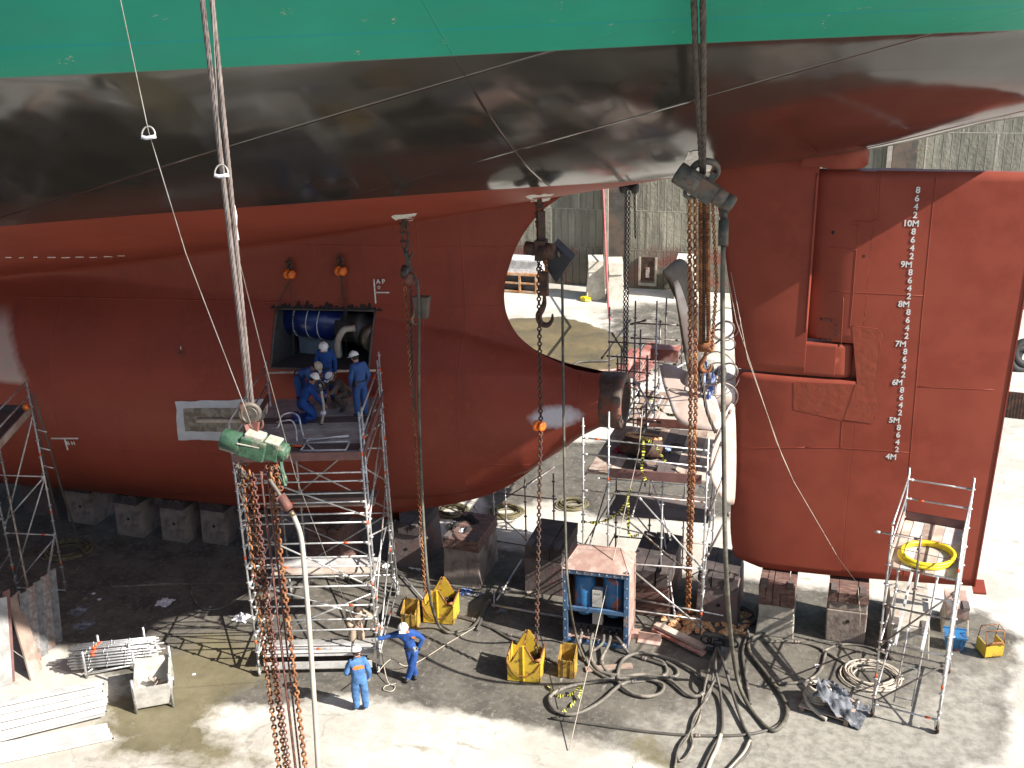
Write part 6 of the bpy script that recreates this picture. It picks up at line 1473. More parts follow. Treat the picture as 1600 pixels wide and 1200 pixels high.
# ================================================================== pump cabinet
A_ = G(880, 1003); B_ = G(981, 1016); A_.z = B_.z = 0; cw = (B_-A_).length; e1 = (B_-A_).normalized(); e2 = V((-e1.y, e1.x, 0)); CHt = ZA(A_, 888); CDp = 1.25
cb_ = thing('pump_cabinet', 'blue framed open cabinet with hipped pink roof holding two blue tanks', 'cabinet', A_)
def L(x, y, z): return A_+e1*x+e2*y+V((0, 0, z))
m = M()
for x in (.06, cw-.06): m.hexa([L(x-.06, 0, 0), L(x+.06, 0, 0), L(x+.06, .1, 0), L(x-.06, .1, 0)], [L(x-.06, 0, CHt), L(x+.06, 0, CHt), L(x+.06, .1, CHt), L(x-.06, .1, CHt)])
for z0, z1 in ((CHt-.13, CHt-.005), (CHt*.45, CHt*.45+.1), (.02, .1)): m.hexa([L(.125, .003, z0), L(cw-.125, .003, z0), L(cw-.125, .09, z0), L(.125, .09, z0)], [L(.125, .003, z1), L(cw-.125, .003, z1), L(cw-.125, .09, z1), L(.125, .09, z1)])
m.build('frame', 'blue_frame', cb_)
m = M()
for i in range(8): 
    z = .15+i*(CHt-.25)/7
    for x in (.05, cw-.05): m.lathe(L(x, -.002, z), -e2, [(0, .018), (.02, .018)], 6)
for i in range(8): m.lathe(L(.18+i*(cw-.36)/7, -.002, CHt-.06), -e2, [(0, .018), (.02, .018)], 6)
m.build('bolts', 'galv_rusty', cb_)
m = M()
for x, n_ in ((.0, -1), (cw-.02, 1)): m.hexa([L(x, .11, .04), L(x+.02, .11, .04), L(x+.02, CDp, .04), L(x, CDp, .04)], [L(x, .11, CHt), L(x+.02, .11, CHt), L(x+.02, CDp, CHt), L(x, CDp, CHt)])
m.hexa([L(.02, CDp-.02, .04), L(cw-.02, CDp-.02, .04), L(cw-.02, CDp, .04), L(.02, CDp, .04)], [L(.02, CDp-.02, CHt), L(cw-.02, CDp-.02, CHt), L(cw-.02, CDp, CHt), L(.02, CDp, CHt)])
m.hexa([L(.02, .11, .1), L(cw-.02, .11, .1), L(cw-.02, CDp-.02, .1), L(.02, CDp-.02, .1)], [L(.02, .11, .13), L(cw-.02, .11, .13), L(cw-.02, CDp-.02, .13), L(.02, CDp-.02, .13)])
m.build('side_panel', 'pink_panel', cb_)
m = M(); rz = CHt+.42; ri = [L(.32, .62, rz), L(cw-.32, .62, rz)]; e_ = [L(-.02, -.02, CHt+.004), L(cw+.02, -.02, CHt+.004), L(cw+.02, CDp+.02, CHt+.004), L(-.02, CDp+.02, CHt+.004)]
i = len(m.v); m.v += e_+ri; m.face((0, 1, 5, 4)); m.face((1, 2, 5)); m.face((2, 3, 4, 5)); m.face((3, 0, 4)); m.face((3, 2, 1, 0)); m.build('roof', 'pink_panel', cb_)
m = M()
for p, q in ((e_[0], ri[0]), (e_[1], ri[1]), (ri[0], ri[1])): m.rod(p, q, .012, 5)
for x in (.04, cw-.04): m.torus(L(x, .02, CHt+.06), e2, .05, .016, 12, 6)
m.build('lifting_eye', 'pink_panel', cb_)
for k, x in enumerate((cw*.3, cw*.74)):
    m = M(); zb = CHt*.32; m.lathe(L(x, .42, zb), (0, 0, 1), [(0, .06), (.06, .2), (.16, .275), (.2, .28), (CHt*.58-.12, .28), (CHt*.58-.05, .24), (CHt*.58, .08)], 26); m.build('tank', 'blue_tank', cb_)
m = M(); x = cw*.52; m.hexa([L(x-.14, .12, CHt*.5), L(x+.12, .12, CHt*.5), L(x+.12, .34, CHt*.5), L(x-.14, .34, CHt*.5)], [L(x-.14, .12, CHt*.72), L(x+.12, .12, CHt*.72), L(x+.12, .34, CHt*.72), L(x-.14, .34, CHt*.72)])
m.hexa([L(x-.14, .14, CHt*.26), L(x+.12, .14, CHt*.26), L(x+.12, .34, CHt*.26), L(x-.14, .34, CHt*.26)], [L(x-.14, .14, CHt*.43), L(x+.12, .14, CHt*.43), L(x+.12, .34, CHt*.43), L(x-.14, .34, CHt*.43)])
for s in (-.07, -.01, .05): m.lathe(L(x+s, .118, CHt*.68), -e2, [(0, .014), (.01, .014)], 6, 1)
m.build('control_box', ['box_grey', 'char'], cb_)
m = M(); m.hexa([L(.2, .3, .3), L(cw-.2, .3, .3), L(cw-.2, .8, .3), L(.2, .8, .3)], [L(.2, .3, .46), L(cw-.2, .3, .46), L(cw-.2, .8, .46), L(.2, .8, .46)])
for i in range(7): m.rod(L(.25+i*.19, .3, .38), L(.25+i*.19, .16, .3), .035, 8)
m.build('manifold', 'tarp_dark', cb_)
# ================================================================== hoses and cables on the floor
def floor_hose(pts, r, mt, lab, cat='hose', z=None, n=8, name='hose', group='hoses on the floor', start=None):
    q = [G(x, y, (z or r)) for x, y in pts]
    if start: q = start+q
    m = M(); cq = curve(q, n); m.tube(cq, r, 8)
    if r > .028:
        for f_ in (.27, .71): i_ = int(len(cq)*f_); d_ = (cq[min(i_+1, len(cq)-1)]-cq[i_-1]).normalized(); m.lathe(cq[i_]-d_*.07, d_, [(0, r*1.05), (.01, r*1.4), (.05, r*1.4), (.06, r*1.15), (.09, r*1.4), (.13, r*1.4), (.14, r*1.05)], 8, 1)
    return tag(m.build(name, [mt, 'galv_dark']), lab, cat, group)
def hs(x): return [L(x, .1, .3), L(x, -.2, .22)]
floor_hose([(918, 1025), (930, 1018), (960, 1000)] [:1]+[(925, 1045), (955, 1062), (985, 1066), (1030, 1058), (1042, 1050), (1036, 1035), (1020, 1028)], .042, 'hose', 'hose from the cabinet curling back in a small loop beside it', start=hs(.62*cw/1.0))
floor_hose([(924, 1030), (936, 1048), (970, 1056), (1010, 1054), (1045, 1062), (1075, 1085), (1095, 1086), (1104, 1072), (1095, 1056), (1060, 1035), (1020, 1022), (993, 1021), (972, 1033), (965, 1060), (978, 1078), (1005, 1088), (1030, 1084), (1037, 1072), (1025, 1064), (1000, 1061), (970, 1070), (940, 1095), (910, 1112), (885, 1116), (865, 1108), (858, 1092), (870, 1080), (900, 1070), (960, 1060)], .045, 'hose', 'longest grey hose looping in front of the pump cabinet', start=hs(.45*cw), z=.08)
floor_hose([(940, 1030), (945, 1045), (962, 1060), (1000, 1055), (1040, 1060), (1058, 1055), (1056, 1044), (1040, 1034)], .045, 'hose', 'hose from the right manifold outlet joining the bundle', start=hs(.72*cw))
floor_hose([(985, 1022), (1010, 1030), (1040, 1040)], .045, 'hose_dark', 'dark hose leaving the right end of the cabinet', start=[L(cw*.8, .1, .34), L(cw*.95, -.15, .2)])
floor_hose([(905, 1020), (915, 1032), (930, 1036)], .04, 'hose', 'short hose from the left manifold outlets', start=hs(.28*cw))
floor_hose([(570, 1060), (700, 1085), (860, 1122), (1000, 1142), (1080, 1149), (1150, 1149), (1195, 1142), (1222, 1128), (1232, 1108), (1222, 1085), (1200, 1062)][2:], .035, 'hose_dark', 'thin dark cable running along the floor to the hose loops', 'cable', group='cables on the floor')
# black cables coming out of the bottom of the frame from a junction
J0 = G(1120, 1010, .35)
for k, (pts, mt, r, lab) in enumerate((([(1104, 1060), (1098, 1090), (1090, 1130), (1062, 1165), (1052, 1215)], 'hose', .03, 'leftmost cable from the junction towards the bottom edge'),
    ([(1115, 1050), (1108, 1085), (1085, 1120), (1080, 1145), (1082, 1165), (1070, 1185), (1060, 1188), (1058, 1175), (1075, 1150), (1100, 1095), (1118, 1060)], 'hose', .03, 'looped cable hanging left of the junction'),
    ([(1118, 1045), (1126, 1085), (1128, 1140), (1112, 1170), (1090, 1215)], 'hose_dark', .036, 'middle dark cable from the junction to the bottom edge'),
    ([(1132, 1040), (1142, 1075), (1160, 1130), (1172, 1155), (1168, 1175), (1145, 1200), (1135, 1225)], 'hose_dark', .04, 'right dark cable with a bend, running to the bottom edge'),
    ([(1172, 1158), (1160, 1180), (1128, 1215)], 'hose_pale', .05, 'pale hose section at the bottom edge right of the black cables'),
    ([(1126, 1148), (1120, 1168), (1108, 1195), (1100, 1225)], 'hose_pale', .05, 'pale hose section at the bottom edge between the black cables'))):
    q = [G(x, y, .06+(.5*max(0, (1090-y)/60) if k < 4 else 0)) for x, y in pts]
    if k < 4 and k != 1: q = [J0]+q
    m = M(); m.tube(curve(q, 8), r, 8); tag(m.build('cable', mt), lab, 'cable', 'cables at the bottom right')
m = M(); c = G(1124, 1018, .1)
for k in range(7): m.obox(c+V((random.uniform(-.3, .3), random.uniform(-.2, .2), random.uniform(0, .4))), V((random.uniform(.05, .12), 0, 0)), V((0, random.uniform(.04, .08), 0)), V((0, 0, random.uniform(.05, .12))), k % 3)
for k in range(5): p = c+V((-.35+k*.17, .0, .3)); m.torus(p, (0, 1, .2), .13, .03, 14, 6, 0)
tag(m.build('cable_junction', ['tarp_dark', 'rag_grey', 'tarp_dark'], None, c), 'dark cable junction with plugs in front of the red debris', 'junction')
floor_hose([(1196, 1003), (1230, 1002), (1270, 1008), (1310, 1030), (1340, 1045), (1370, 1048)], .036, 'hose', 'hose running right along the rudder blocks')
floor_hose([(1290, 1020), (1280, 1050), (1255, 1065), (1215, 1068)], .036, 'hose', 'dark hose curling left near the rudder blocks')
floor_hose([(1285, 1018), (1310, 1008), (1345, 1008), (1375, 1018), (1395, 1030)], .036, 'hose', 'hose looping round to the right rolling tower')
floor_hose([(1172, 1100), (1168, 1075), (1160, 1020), (1168, 990), (1165, 960)], .04, 'hose_dark', 'dark hose running up between the keel blocks')
def coil(px, py, R, n, r, mt, lab, sq=.9, dz=.05, group='coils on the floor'):
    c = G(px, py); q = []
    for i in range(n*20):
        a = 2*math.pi*i/20; k = i/20; rr = R*(1-.07*(k % 5)+.05*math.sin(k*7)); q.append(c+V((rr*math.cos(a)+.06*math.sin(k*3), rr*sq*math.sin(a)+.06*math.cos(k*5), r+dz*(k % 4)*.5)))
    m = M(); m.tube(q, r, 6); return tag(m.build('hose_coil', mt), lab, 'coil', group)
coil(105, 862, .75, 8, .025, 'coil_olive', 'loose coil of brown hose on the shaded floor by the left scaffold')
coil(1362, 1058, .72, 9, .022, 'hose_pale', 'loose coil of pale cable at the foot of the right tower')
coil(1155, 965, .5, 8, .03, 'hose_dark', 'dark hose coil in shade left of the pale keel block')
coil(792, 802, .55, 8, .03, 'coil_olive', 'coil of olive hose under the stern boss')
coil(706, 800, .55, 6, .03, 'coil_olive', 'coil of olive hose behind the pinkish keel block')
coil(895, 790, .5, 6, .03, 'coil_olive', 'olive coil of hose behind the staging legs')
coil(565, 905, .45, 5, .02, 'hose', 'small coil of cable behind the rolling tower')
floor_hose([(60, 640), (85, 760), (130, 880), (170, 912), (190, 916), (290, 912), (300, 930), (315, 950), (345, 950), (390, 925)][2:], .025, 'hose', 'brown hose winding across the shaded floor to the rolling tower')
for k, (pts, lab) in enumerate(((((45, 610), (62, 680), (78, 760), (108, 862)), 'left of two hoses hanging down beside the left scaffold'), (((52, 615), (75, 690), (100, 775), (132, 868)), 'right of two hoses hanging down beside the left scaffold'))):
    e_ = G(*pts[-1], .05); s_ = V((e_.x-.3, e_.y-.5, 5.8)); n_ = len(pts); q = [P(x, y, lerp(V((0, A.y+.25, 0)), V((0, e_.y, 0)), (i/(n_-1))**2).y) for i, (x, y) in enumerate(pts)]
    m = M(); m.tube(curve(q+([G(118, 888, .03)] if k == 0 else [G(150, 895, .03), G(172, 914, .03)]), 6), .03, 7); tag(m.build('hanging_hose', 'hose_dark'), lab, 'hose', 'hoses at the left scaffold')
floor_hose([(230, 915), (320, 912), (400, 913)], .012, 'hose', 'thin cable on the dark floor left of the rolling tower', 'cable', group='cables on the floor')
floor_hose([(655, 960), (720, 965), (790, 990), (830, 1000)], .03, 'hose_dark', 'dark hose passing behind the front yellow bin')
floor_hose([(660, 955), (740, 968), (800, 1000), (880, 1040), (905, 1038)], .035, 'hose_dark', 'dark hose running behind the yellow bin to the cabinet')
floor_hose([(745, 985), (765, 940), (790, 925), (830, 925), (860, 905)], .04, 'hose_dark', 'black hose arching between the keel blocks')
m = M(); m.rod(G(612, 880, .08), G(664, 940, .08), .025, 8); tag(m.build('loose_tube', 'galv'), 'loose scaffold tube on the floor behind the left yellow bin', 'tube', 'loose scaffold tubes')
m = M(); m.rod(G(768, 945, .1), G(880, 965, .1), .035, 8); m.rod(G(772, 948, .1), G(772, 922, .1), .03, 8); tag(m.build('loose_tube', 'galv'), 'long tube lying between the yellow bin and the cabinet', 'tube', 'loose scaffold tubes')
m = M(); m.rod(G(776, 938, .12), G(815, 875, .3), .03, 8); tag(m.build('loose_tube', 'galv'), 'tube leaning against the shaded keel block', 'tube', 'loose scaffold tubes')
m = M(); m.rod(G(985, 935, .5), G(1130, 962, .5), .025, 8); tag(m.build('loose_tube', 'galv'), 'long tube behind the cabinet crossing the keel blocks', 'tube', 'loose scaffold tubes')
# caution tape
def tape(q, lab):
    m = M(); q = curve(q, 12); L_ = 0
    for i in range(len(q)-1):
        d = (q[i+1]-q[i]); x = V((0, 0, 1)) if abs(d.normalized().z) < .7 else V((1, 0, 0)); a = .9*math.sin(i*.7); x = (x*math.cos(a)+d.normalized().cross(x)*math.sin(a))*.04; m.quad(q[i]-x, q[i+1]-x, q[i+1]+x, q[i]+x, (i//1) % 2)
        m.quad(q[i]-x+V((0, .004, 0)), q[i]+x+V((0, .004, 0)), q[i+1]+x+V((0, .004, 0)), q[i+1]-x+V((0, .004, 0)), (i//1) % 2)
    tag(m.build('caution_tape', ['yellow_green', 'black_tape']), lab, 'tape', 'yellow and black caution tapes')
sy = sFL.y
tape([P(1004, 682, sy+.1), P(1006, 700, sy), P(1003, 730, sy-.1), P(1009, 752, sy)], 'caution tape hanging straight down from the upper staging rail')
tape([P(1004, 684, sy+.1), P(1022, 694, sy), P(1032, 710, sy-.1), P(1040, 722, sy)], 'caution tape looping right from the upper staging rail')
tape([P(1014, 618, sBL.y), P(1024, 632, sBL.y-.1), P(1045, 648, sBL.y-.3), P(1075, 645, sBL.y-.2), P(1103, 644, sBL.y)], 'caution tape along the far rail of the staging')
tape([P(985, 764, sy), P(978, 785, sy), P(962, 805, sy), P(935, 816, sy), P(908, 815, sy)], 'caution tape drooping left between the staging legs')
tape([P(980, 772, sy), P(982, 800, sy), P(983, 835, sy), P(998, 836, sy)], 'caution tape trailing down the middle of the staging')
tape([G(855, 1070, .04), G(868, 1086, .05), G(890, 1086, .06), G(908, 1072, .3), G(905, 1088, .1), G(890, 1105, .04), G(870, 1120, .04)], 'caution tape lying on the floor in front of the small yellow box')
m = M(); m.tube([P(1004, 640, sy), P(998, 705, sy), P(945, 930, -2.6), G(889, 1172, .03)], .012, 5); tag(m.build('white_cord', 'hose_pale'), 'white cord stretched from the staging down to the floor in front', 'cord')
m = M(); m.tube(curve([G(590, 1050, .9), G(612, 1030, .5), G(640, 1040, .1), G(700, 1005, .03), G(742, 980, .03)], 6), .013, 5); m.tube(curve([G(592, 990, .6), G(604, 1060, .1), G(617, 1072, .03), G(612, 1080, .03), G(600, 1078, .03), G(602, 1072, .03), G(618, 1068, .03)], 6), .013, 5); tag(m.build('white_cord', 'hose_pale'), 'white cord with a small loop on the floor by the leaning man', 'cord')
# ================================================================== left foreground: planks, tubes, skip, panels
def plank_stack(lab, corners, n, h, mt, group):
    a, b, c, d = corners
    for i in range(n):
        t0, t1 = i/n, (i+1)/n; m = M(); q = [lerp(a, d, t0), lerp(b, c, t0), lerp(b, c, t1-.06/n), lerp(a, d, t1-.06/n)]; dx = (b-a).normalized()*random.uniform(-.08, .08); z0 = h if isinstance(h, (int, float)) else h[i]
        m.hexa([p+dx+V((0, 0, z0-.05)) for p in q], [p+dx+V((0, 0, z0)) for p in q]); e1_ = (q[1]-q[0]).normalized()
        ed_ = (q[3]-q[0]).normalized()*.015
        m.hexa([q[0]+dx+V((0, 0, z0)), q[1]+dx+V((0, 0, z0)), q[1]+dx+ed_+V((0, 0, z0)), q[0]+dx+ed_+V((0, 0, z0))], [q[0]+dx+V((0, 0, z0+.012)), q[1]+dx+V((0, 0, z0+.012)), q[1]+dx+ed_+V((0, 0, z0+.012)), q[0]+dx+ed_+V((0, 0, z0+.012))])
        m.lathe(q[1]+dx+V((-.05, 0, z0-.02)), (1, 0, 0), [(0, .02), (.06, .02)], 6, 1)
        tag(m.build('deck_plank', [mt, 'char']), lab % ('front', 'second', 'third', 'fourth', 'fifth', 'rear')[i], 'plank', group)
def g0(px, py, z=.0): p = G(px, py, z); p.z = 0; return p
gz_ = lambda px, py, z: (lambda p: V((p.x, p.y, 0)))(G(px, py, z))
plank_stack('%s white metal deck plank of the larger stack at the left edge', [gz_(-160, 1192, .3), gz_(166, 1110, .3), gz_(164, 1062, .5), gz_(-160, 1128, .5)], 5, [.3, .36, .42, .48, .54], 'deck_light', 'white planks in the larger stack')
for i, z in enumerate((.12, .24)):
    m = M(); a, b, c, d = gz_(-160, 1192, z), gz_(163, 1112, z), gz_(164, 1064, z), gz_(-160, 1130, z); m.hexa([p+V((0, 0, z-.11)) for p in (a, b, c, d)], [p+V((0, 0, z-.005)) for p in (a, b, c, d)]); tag(m.build('deck_plank', 'deck_light'), ('lowest', 'middle')[i]+' layer of white planks under the larger stack', 'plank', 'white planks in the larger stack')
plank_stack('%s of three separate white planks lying near the bottom left corner', [gz_(-160, 1225, .08), gz_(178, 1152, .08), gz_(172, 1128, .08), gz_(-160, 1188, .08)], 3, .08, 'deck_light', 'three loose white planks')
# tube cradle
ct = thing('tube_cradle', 'galvanised cradle frame holding a stack of scaffold tubes', 'rack', g0(170, 1050))
ca_, cb2 = g0(136, 1060), g0(208, 1047)
m = M(); up_ = V((0, 0, 1))
for p in (ca_, cb2):
    for dy, h in ((0, .8), (.55, .95)): q = p+V((.1*dy, dy, 0)); m.rod(q, q+up_*h, .03, 8)
    m.rod(p+V((0, -.05, .15)), p+V((.06, .62, .15)), .025, 8)
m.build('frame', 'galv', ct); m = M(); m.rod(ca_+up_*.15, cb2+up_*.15, .025, 8); m.rod(ca_+V((.06, .55, .15)), cb2+V((.06, .55, .15)), .025, 8); m.build('rail', 'galv', ct)
ax_ = (g0(234, 1022)-g0(102, 1036)).normalized(); c = lerp(ca_, cb2, .5)+V((.02, .28, 0)); k = 0
for r_ in range(7):
    for j in range(6):
        if (r_ > 5 and j in (0, 5)): continue
        p = c+V((0, (j-2.5)*.085, .24+r_*.085)); l_ = random.uniform(-.06, .1); m = M(); m.rod(p-ax_*(1.0+l_), p+ax_*(1.02+l_), .024, 7)
        for s in (-.55, -.1, .35, .8)[:3 if j % 2 else 4]: m.lathe(p+ax_*(s+l_), ax_, [(0, .024), (.006, .05), (.016, .05), (.022, .024)], 7)
        if r_ > 3: m.rod(p-ax_*.45, p-ax_*.36, .028, 7, 1)
        tag(m.build('scaffold_tube', ['galv', 'orange_band']), 'galvanised scaffold tube in the cradle beside the leaning panels', 'tube', 'tubes stacked in the cradle')
# small skip
sk = thing('skip', 'open sheet metal skip with scraps inside on the wet floor', 'skip', g0(240, 1105)); a, b = g0(215, 1113), g0(270, 1103); e1 = (b-a); e2 = V((-e1.y, e1.x, 0)).normalized()*.85
def Ls(x, y, z): return a+e1*x+e2*y+V((0, 0, z))
m = M(); m.prism([Ls(.02, .0, .1), Ls(.98, .0, .1), Ls(.98, -.18, .75), Ls(.02, -.18, .75)], e2*.03); m.prism([Ls(.02, 1, .1), Ls(.98, 1, .1), Ls(.98, 1.15, .85), Ls(.02, 1.15, .85)], e2*.03)
for x in (0, 1): m.prism([Ls(x, 0, .1), Ls(x, 1, .1), Ls(x, 1.15, .85), Ls(x, -.18, .75)], e1*(.02 if x == 0 else -.02))
m.prism([Ls(0, 0, .1), Ls(1, 0, .1), Ls(1, 1, .1), Ls(0, 1, .1)], (0, 0, .03)); m.build('skip_body', 'box_grey', sk)
m = M()
for x in (-.02, 1.02):
    for y, h in ((-.05, .95), (1.05, 1.15)): m = M(); m.rod(Ls(x, y, 0), Ls(x, y, h), .035, 8); m.build('corner_post', 'galv', sk)
m = M()
for k in range(7): p = Ls(random.uniform(.15, .75), random.uniform(.3, .9), .2+.1*random.random()); m.rod(p, p+V((random.uniform(-.5, .5), random.uniform(-.2, .2), random.uniform(.0, .25))), random.uniform(.03, .06), 7)
tag(m.build('scrap_pile', 'plank_pale'), 'scrap tubes and rags inside the small skip', 'scrap')
# panels leaning on the left tower
def lean_panel(lab, p0, p1, top, dv, mt, th=.05):
    m = M(); a, b = g0(*p0), g0(*p1); q = V((dv[0], dv[1], top)); n_ = (b-a).cross(q).normalized()*th; m.prism([a, b, b+q, a+q], n_); tag(m.build('leaning_panel', mt), lab, 'panel', 'panels leaning on the left scaffold')
for k in range(5): lean_panel('%s grey perforated deck panel leaning in the group on the left scaffold' % ('front', 'second', 'third', 'fourth', 'rear')[k], (40+k*11, 1048-k*10), (53+k*11, 1041-k*10), 1.75, (-.5, .75), ('panel_shade', 'galv_dark')[k % 2], .035)
lean_panel('broad brown plank sheet leaning in front of the grey panels', (47, 1064), (64, 1046), 1.75, (-1.0, .75), 'plank'); lean_panel('grating panel leaning at the far left edge below the scaffold', (-30, 1080), (20, 1068), 2.0, (-.45, .8), 'deck_grey'); lean_panel('narrow red edged plank leaning at the far left edge', (12, 1070), (22, 1064), 2.1, (-.5, .9), 'toe_board')
# ================================================================== litter, rags, debris, pallet
def litter(px, py, R, h, mt, lab, cat='rag'):
    m = M(); m.sheet(G(px, py), R, h, 0, 8); tag(m.build('rag', mt), lab, cat, 'rags and litter on the floor')
for a in ((257, 942, .28, .08, 'rag_white', 'white and blue plastic sheet scrap on the dark floor'), (378, 966, .3, .16, 'rag_white', 'crumpled white cloth at the foot of the rolling tower'), (122, 955, .3, .1, 'rag_grey', 'upper part of grey crumpled sheet on the shaded floor by the tube cradle'), (130, 978, .3, .1, 'rag_grey', 'lower part of grey crumpled sheet behind the tube cradle'), (652, 885, .28, .06, 'rag_white', 'white sheet scrap at the foot of the dark red keel block'), (727, 926, .22, .12, 'rag_blue', 'blue cloth bundle at the foot of the pinkish keel block'), (748, 930, .18, .1, 'rag_grey', 'grey rag beside the blue cloth bundle'), (603, 885, .16, .14, 'rag_white', 'white bag behind the right legs of the rolling tower'), (785, 955, .18, .08, 'rag_grey', 'grey rag at the end of the long tube'), (146, 928, .07, .03, 'rag_white', 'small white scrap on the dark floor, left of three'), (155, 937, .07, .03, 'rag_white', 'small white scrap on the dark floor, beside another'), (303, 1054, .06, .02, 'rag_white', 'small white scrap on the wet floor right of the skip'), (1278, 1041, .1, .04, 'rag_white', 'white scrap on the floor between the hoses'), (995, 1200, .1, .04, 'rag_white', 'white scrap near the muddy puddle')): litter(*a)
m = M(); m.sheet(G(968, 706, SZ+.03), .22, .22, 0, 8); tag(m.build('rag', 'rag_red'), 'crimson rag on the staging planks', 'rag')
m = M(); m.sheet(G(1036, 702, SZ+.03), .3, .2, 0, 8); tag(m.build('plastic_bag', 'rag_blue'), 'blue and white plastic bag on the staging planks', 'bag')
m = M(); m.torus(G(1055, 700, SZ+.05), (0, 0, 1), .3, .02, 24, 5); tag(m.build('hose_loop', 'hose_dark'), 'black hose loop on the staging planks beside the plastic bag', 'hose')
m = M(); m.beam(G(993, 726, SZ+.08), G(1028, 731, SZ+.08), .12, .08); tag(m.build('timber_offcut', 'plank_dark'), 'dark timber offcut near the front edge of the staging', 'timber')
for px, py, mt, lab in ((1112, 598, 'rag_blue', 'blue webbing sling bunched at the propeller hub'), (1108, 625, 'rag_blue', 'blue and white cloth hanging below the propeller hub')):
    m = M(); p = P(px, py, -.5); m.blob(p, .09, .08, .26, 0, 8, 6, .4); tag(m.build('webbing_sling', mt), lab, 'sling', 'blue slings at the propeller')
# junk on the pinkish keel block
m = M()
for k in range(16): p = P(727, 818, .3)+V((random.uniform(-.35, .35), random.uniform(-.5, .5), random.uniform(-.1, .14))); m.blob(p, random.uniform(.08, .2), random.uniform(.08, .2), random.uniform(.04, .1), 0, 7, 5, .3)
p = P(722, 830, -.2); m.blob(p, .12, .12, .08, 1, 8, 5, .3); tag(m.build('oily_waste', ['char', 'rag_white']), 'heap of oily black waste on top of the pinkish keel block', 'waste')
# red rubble and boards right of the cabinet
m = M()
for k in range(150): g = G(1030+random.random()**.8*140, 958+random.uniform(-4, 14)+random.random()*22, .0); g.z = random.uniform(0, .08); r_ = random.uniform(.04, .14); m.blob(g, r_, r_*random.uniform(.6, 1.3), r_*.6, 0, 6, 4, .35)
o = m.build('rubble_heap', 'rubble'); tag(o, 'spread of orange rust scale and rubble under the staging chain', 'rubble')
def board(pts, th, wd, mt, lab, name='timber_board', cat='board', group='boards beside the cabinet'):
    m = M(); m.beam(G(*pts[0]), G(*pts[1]), wd, th); tag(m.build(name, mt), lab, cat, group)
board([(1025, 975, .25), (1100, 1012, .2)], .08, .22, 'plank_pale', 'pale thick board lying across the rubble, upper of two'); board([(1022, 982, .14), (1100, 1022, .1)], .07, .2, 'red_beam', 'reddish board lying under the pale one')
m = M(); a_ = G(1012, 1000, .05); m.box(a_+V((-.25, -.16, -.04)), a_+V((.35, .16, .0))); m.box(a_+V((-.25, .0, 0)), a_+V((.35, .03, .22))); m.box(a_+V((-.45, .02, -.04)), a_+V((-.26, .3, .1))); tag(m.build('steel_angle', 'pink_panel'), 'pink painted steel angle bracket on the floor by the cabinet', 'bracket')
m = M(); m.beam(G(915, 1046, .04), G(988, 1040, .04), .2, .04); tag(m.build('timber_board', 'plank'), 'flat board on the floor in front of the cabinet', 'board')
# pallet with hose and tarp
pg = G(1295, 1112); pl = thing('pallet', 'wooden pallet carrying a rolled hose and grey tarpaulin', 'pallet', (pg.x, pg.y, 0)); an = -.25; e1 = V((math.cos(an), math.sin(an), 0)); e2 = V((-e1.y, e1.x, 0)); c = V((pg.x, pg.y+.15, 0))
for k in range(5): m = M(); m.obox(c+e2*(-.4+k*.2)+V((0, 0, .13)), e1*.6, e2*.07, V((0, 0, .012))); m.build('slat', 'plank_pale', pl)
for k in range(3): m = M(); m.obox(c+e1*(-.52+k*.52)+V((0, 0, .058)), e1*.05, e2*.48, V((0, 0, .058))); m.build('bearer', 'plank', pl)
m = M(); hc_ = c+e1*-.3+V((0, 0, .2))
for k in range(5): m.torus(hc_+V((.01*k, 0, .07*k)), (.1, .1, 1), .3-.015*k, .042, 26, 8)
m.tube(curve([hc_+V((-.28, -.1, .1)), hc_+V((-.2, -.38, .05)), hc_+V((.05, -.5, -.1)), hc_+V((.25, -.62, -.14))], 6), .045, 8); tag(m.build('rolled_hose', 'yellow_dull' if False else 'hose_pale', None, hc_), 'rolled tan hose stacked on the pallet', 'hose')
m = M(); n_ = 30; rr = random.Random(3)
for i in range(n_):
    for j in range(n_):
        x, y = i/(n_-1), j/(n_-1); h = .55*math.exp(-((x-.15)**2)*5)*(1-.7*abs(y-.5))+.09*math.sin(x*9+y*5)+.08*math.sin(y*17+x*4)+.05*math.sin(x*21-y*8)+.03*math.sin(x*43+y*31)+rr.uniform(-.008, .014); m.v.append(c+e1*(-.3+x*1.15)+e2*(-.5+y*.95)+V((0, 0, max(.03, h*(1-.55*x)+.12-.16*max(0, x-.7)/.3))))
for i in range(n_-1):
    for j in range(n_-1): k = i*n_+j; m.face((k, k+n_, k+n_+1, k+1), 0, True)
o = m.build('tarpaulin', 'tarp_grey'); tag(o, 'crumpled grey tarpaulin heaped over the pallet', 'tarpaulin')
# yellow coil on the right tower deck
m = M(); yc = G(1448, 868, DZ+.06); 
for k in range(2): m.torus(yc+V((.02*k, 0, .055*k)), (.02, 0, 1), .62-.02*k, .055, 40, 8, 0, .86)
tag(m.build('hose_ring', 'yellow_clean', None, yc), 'yellow hose ring lying on the right tower deck', 'hose')
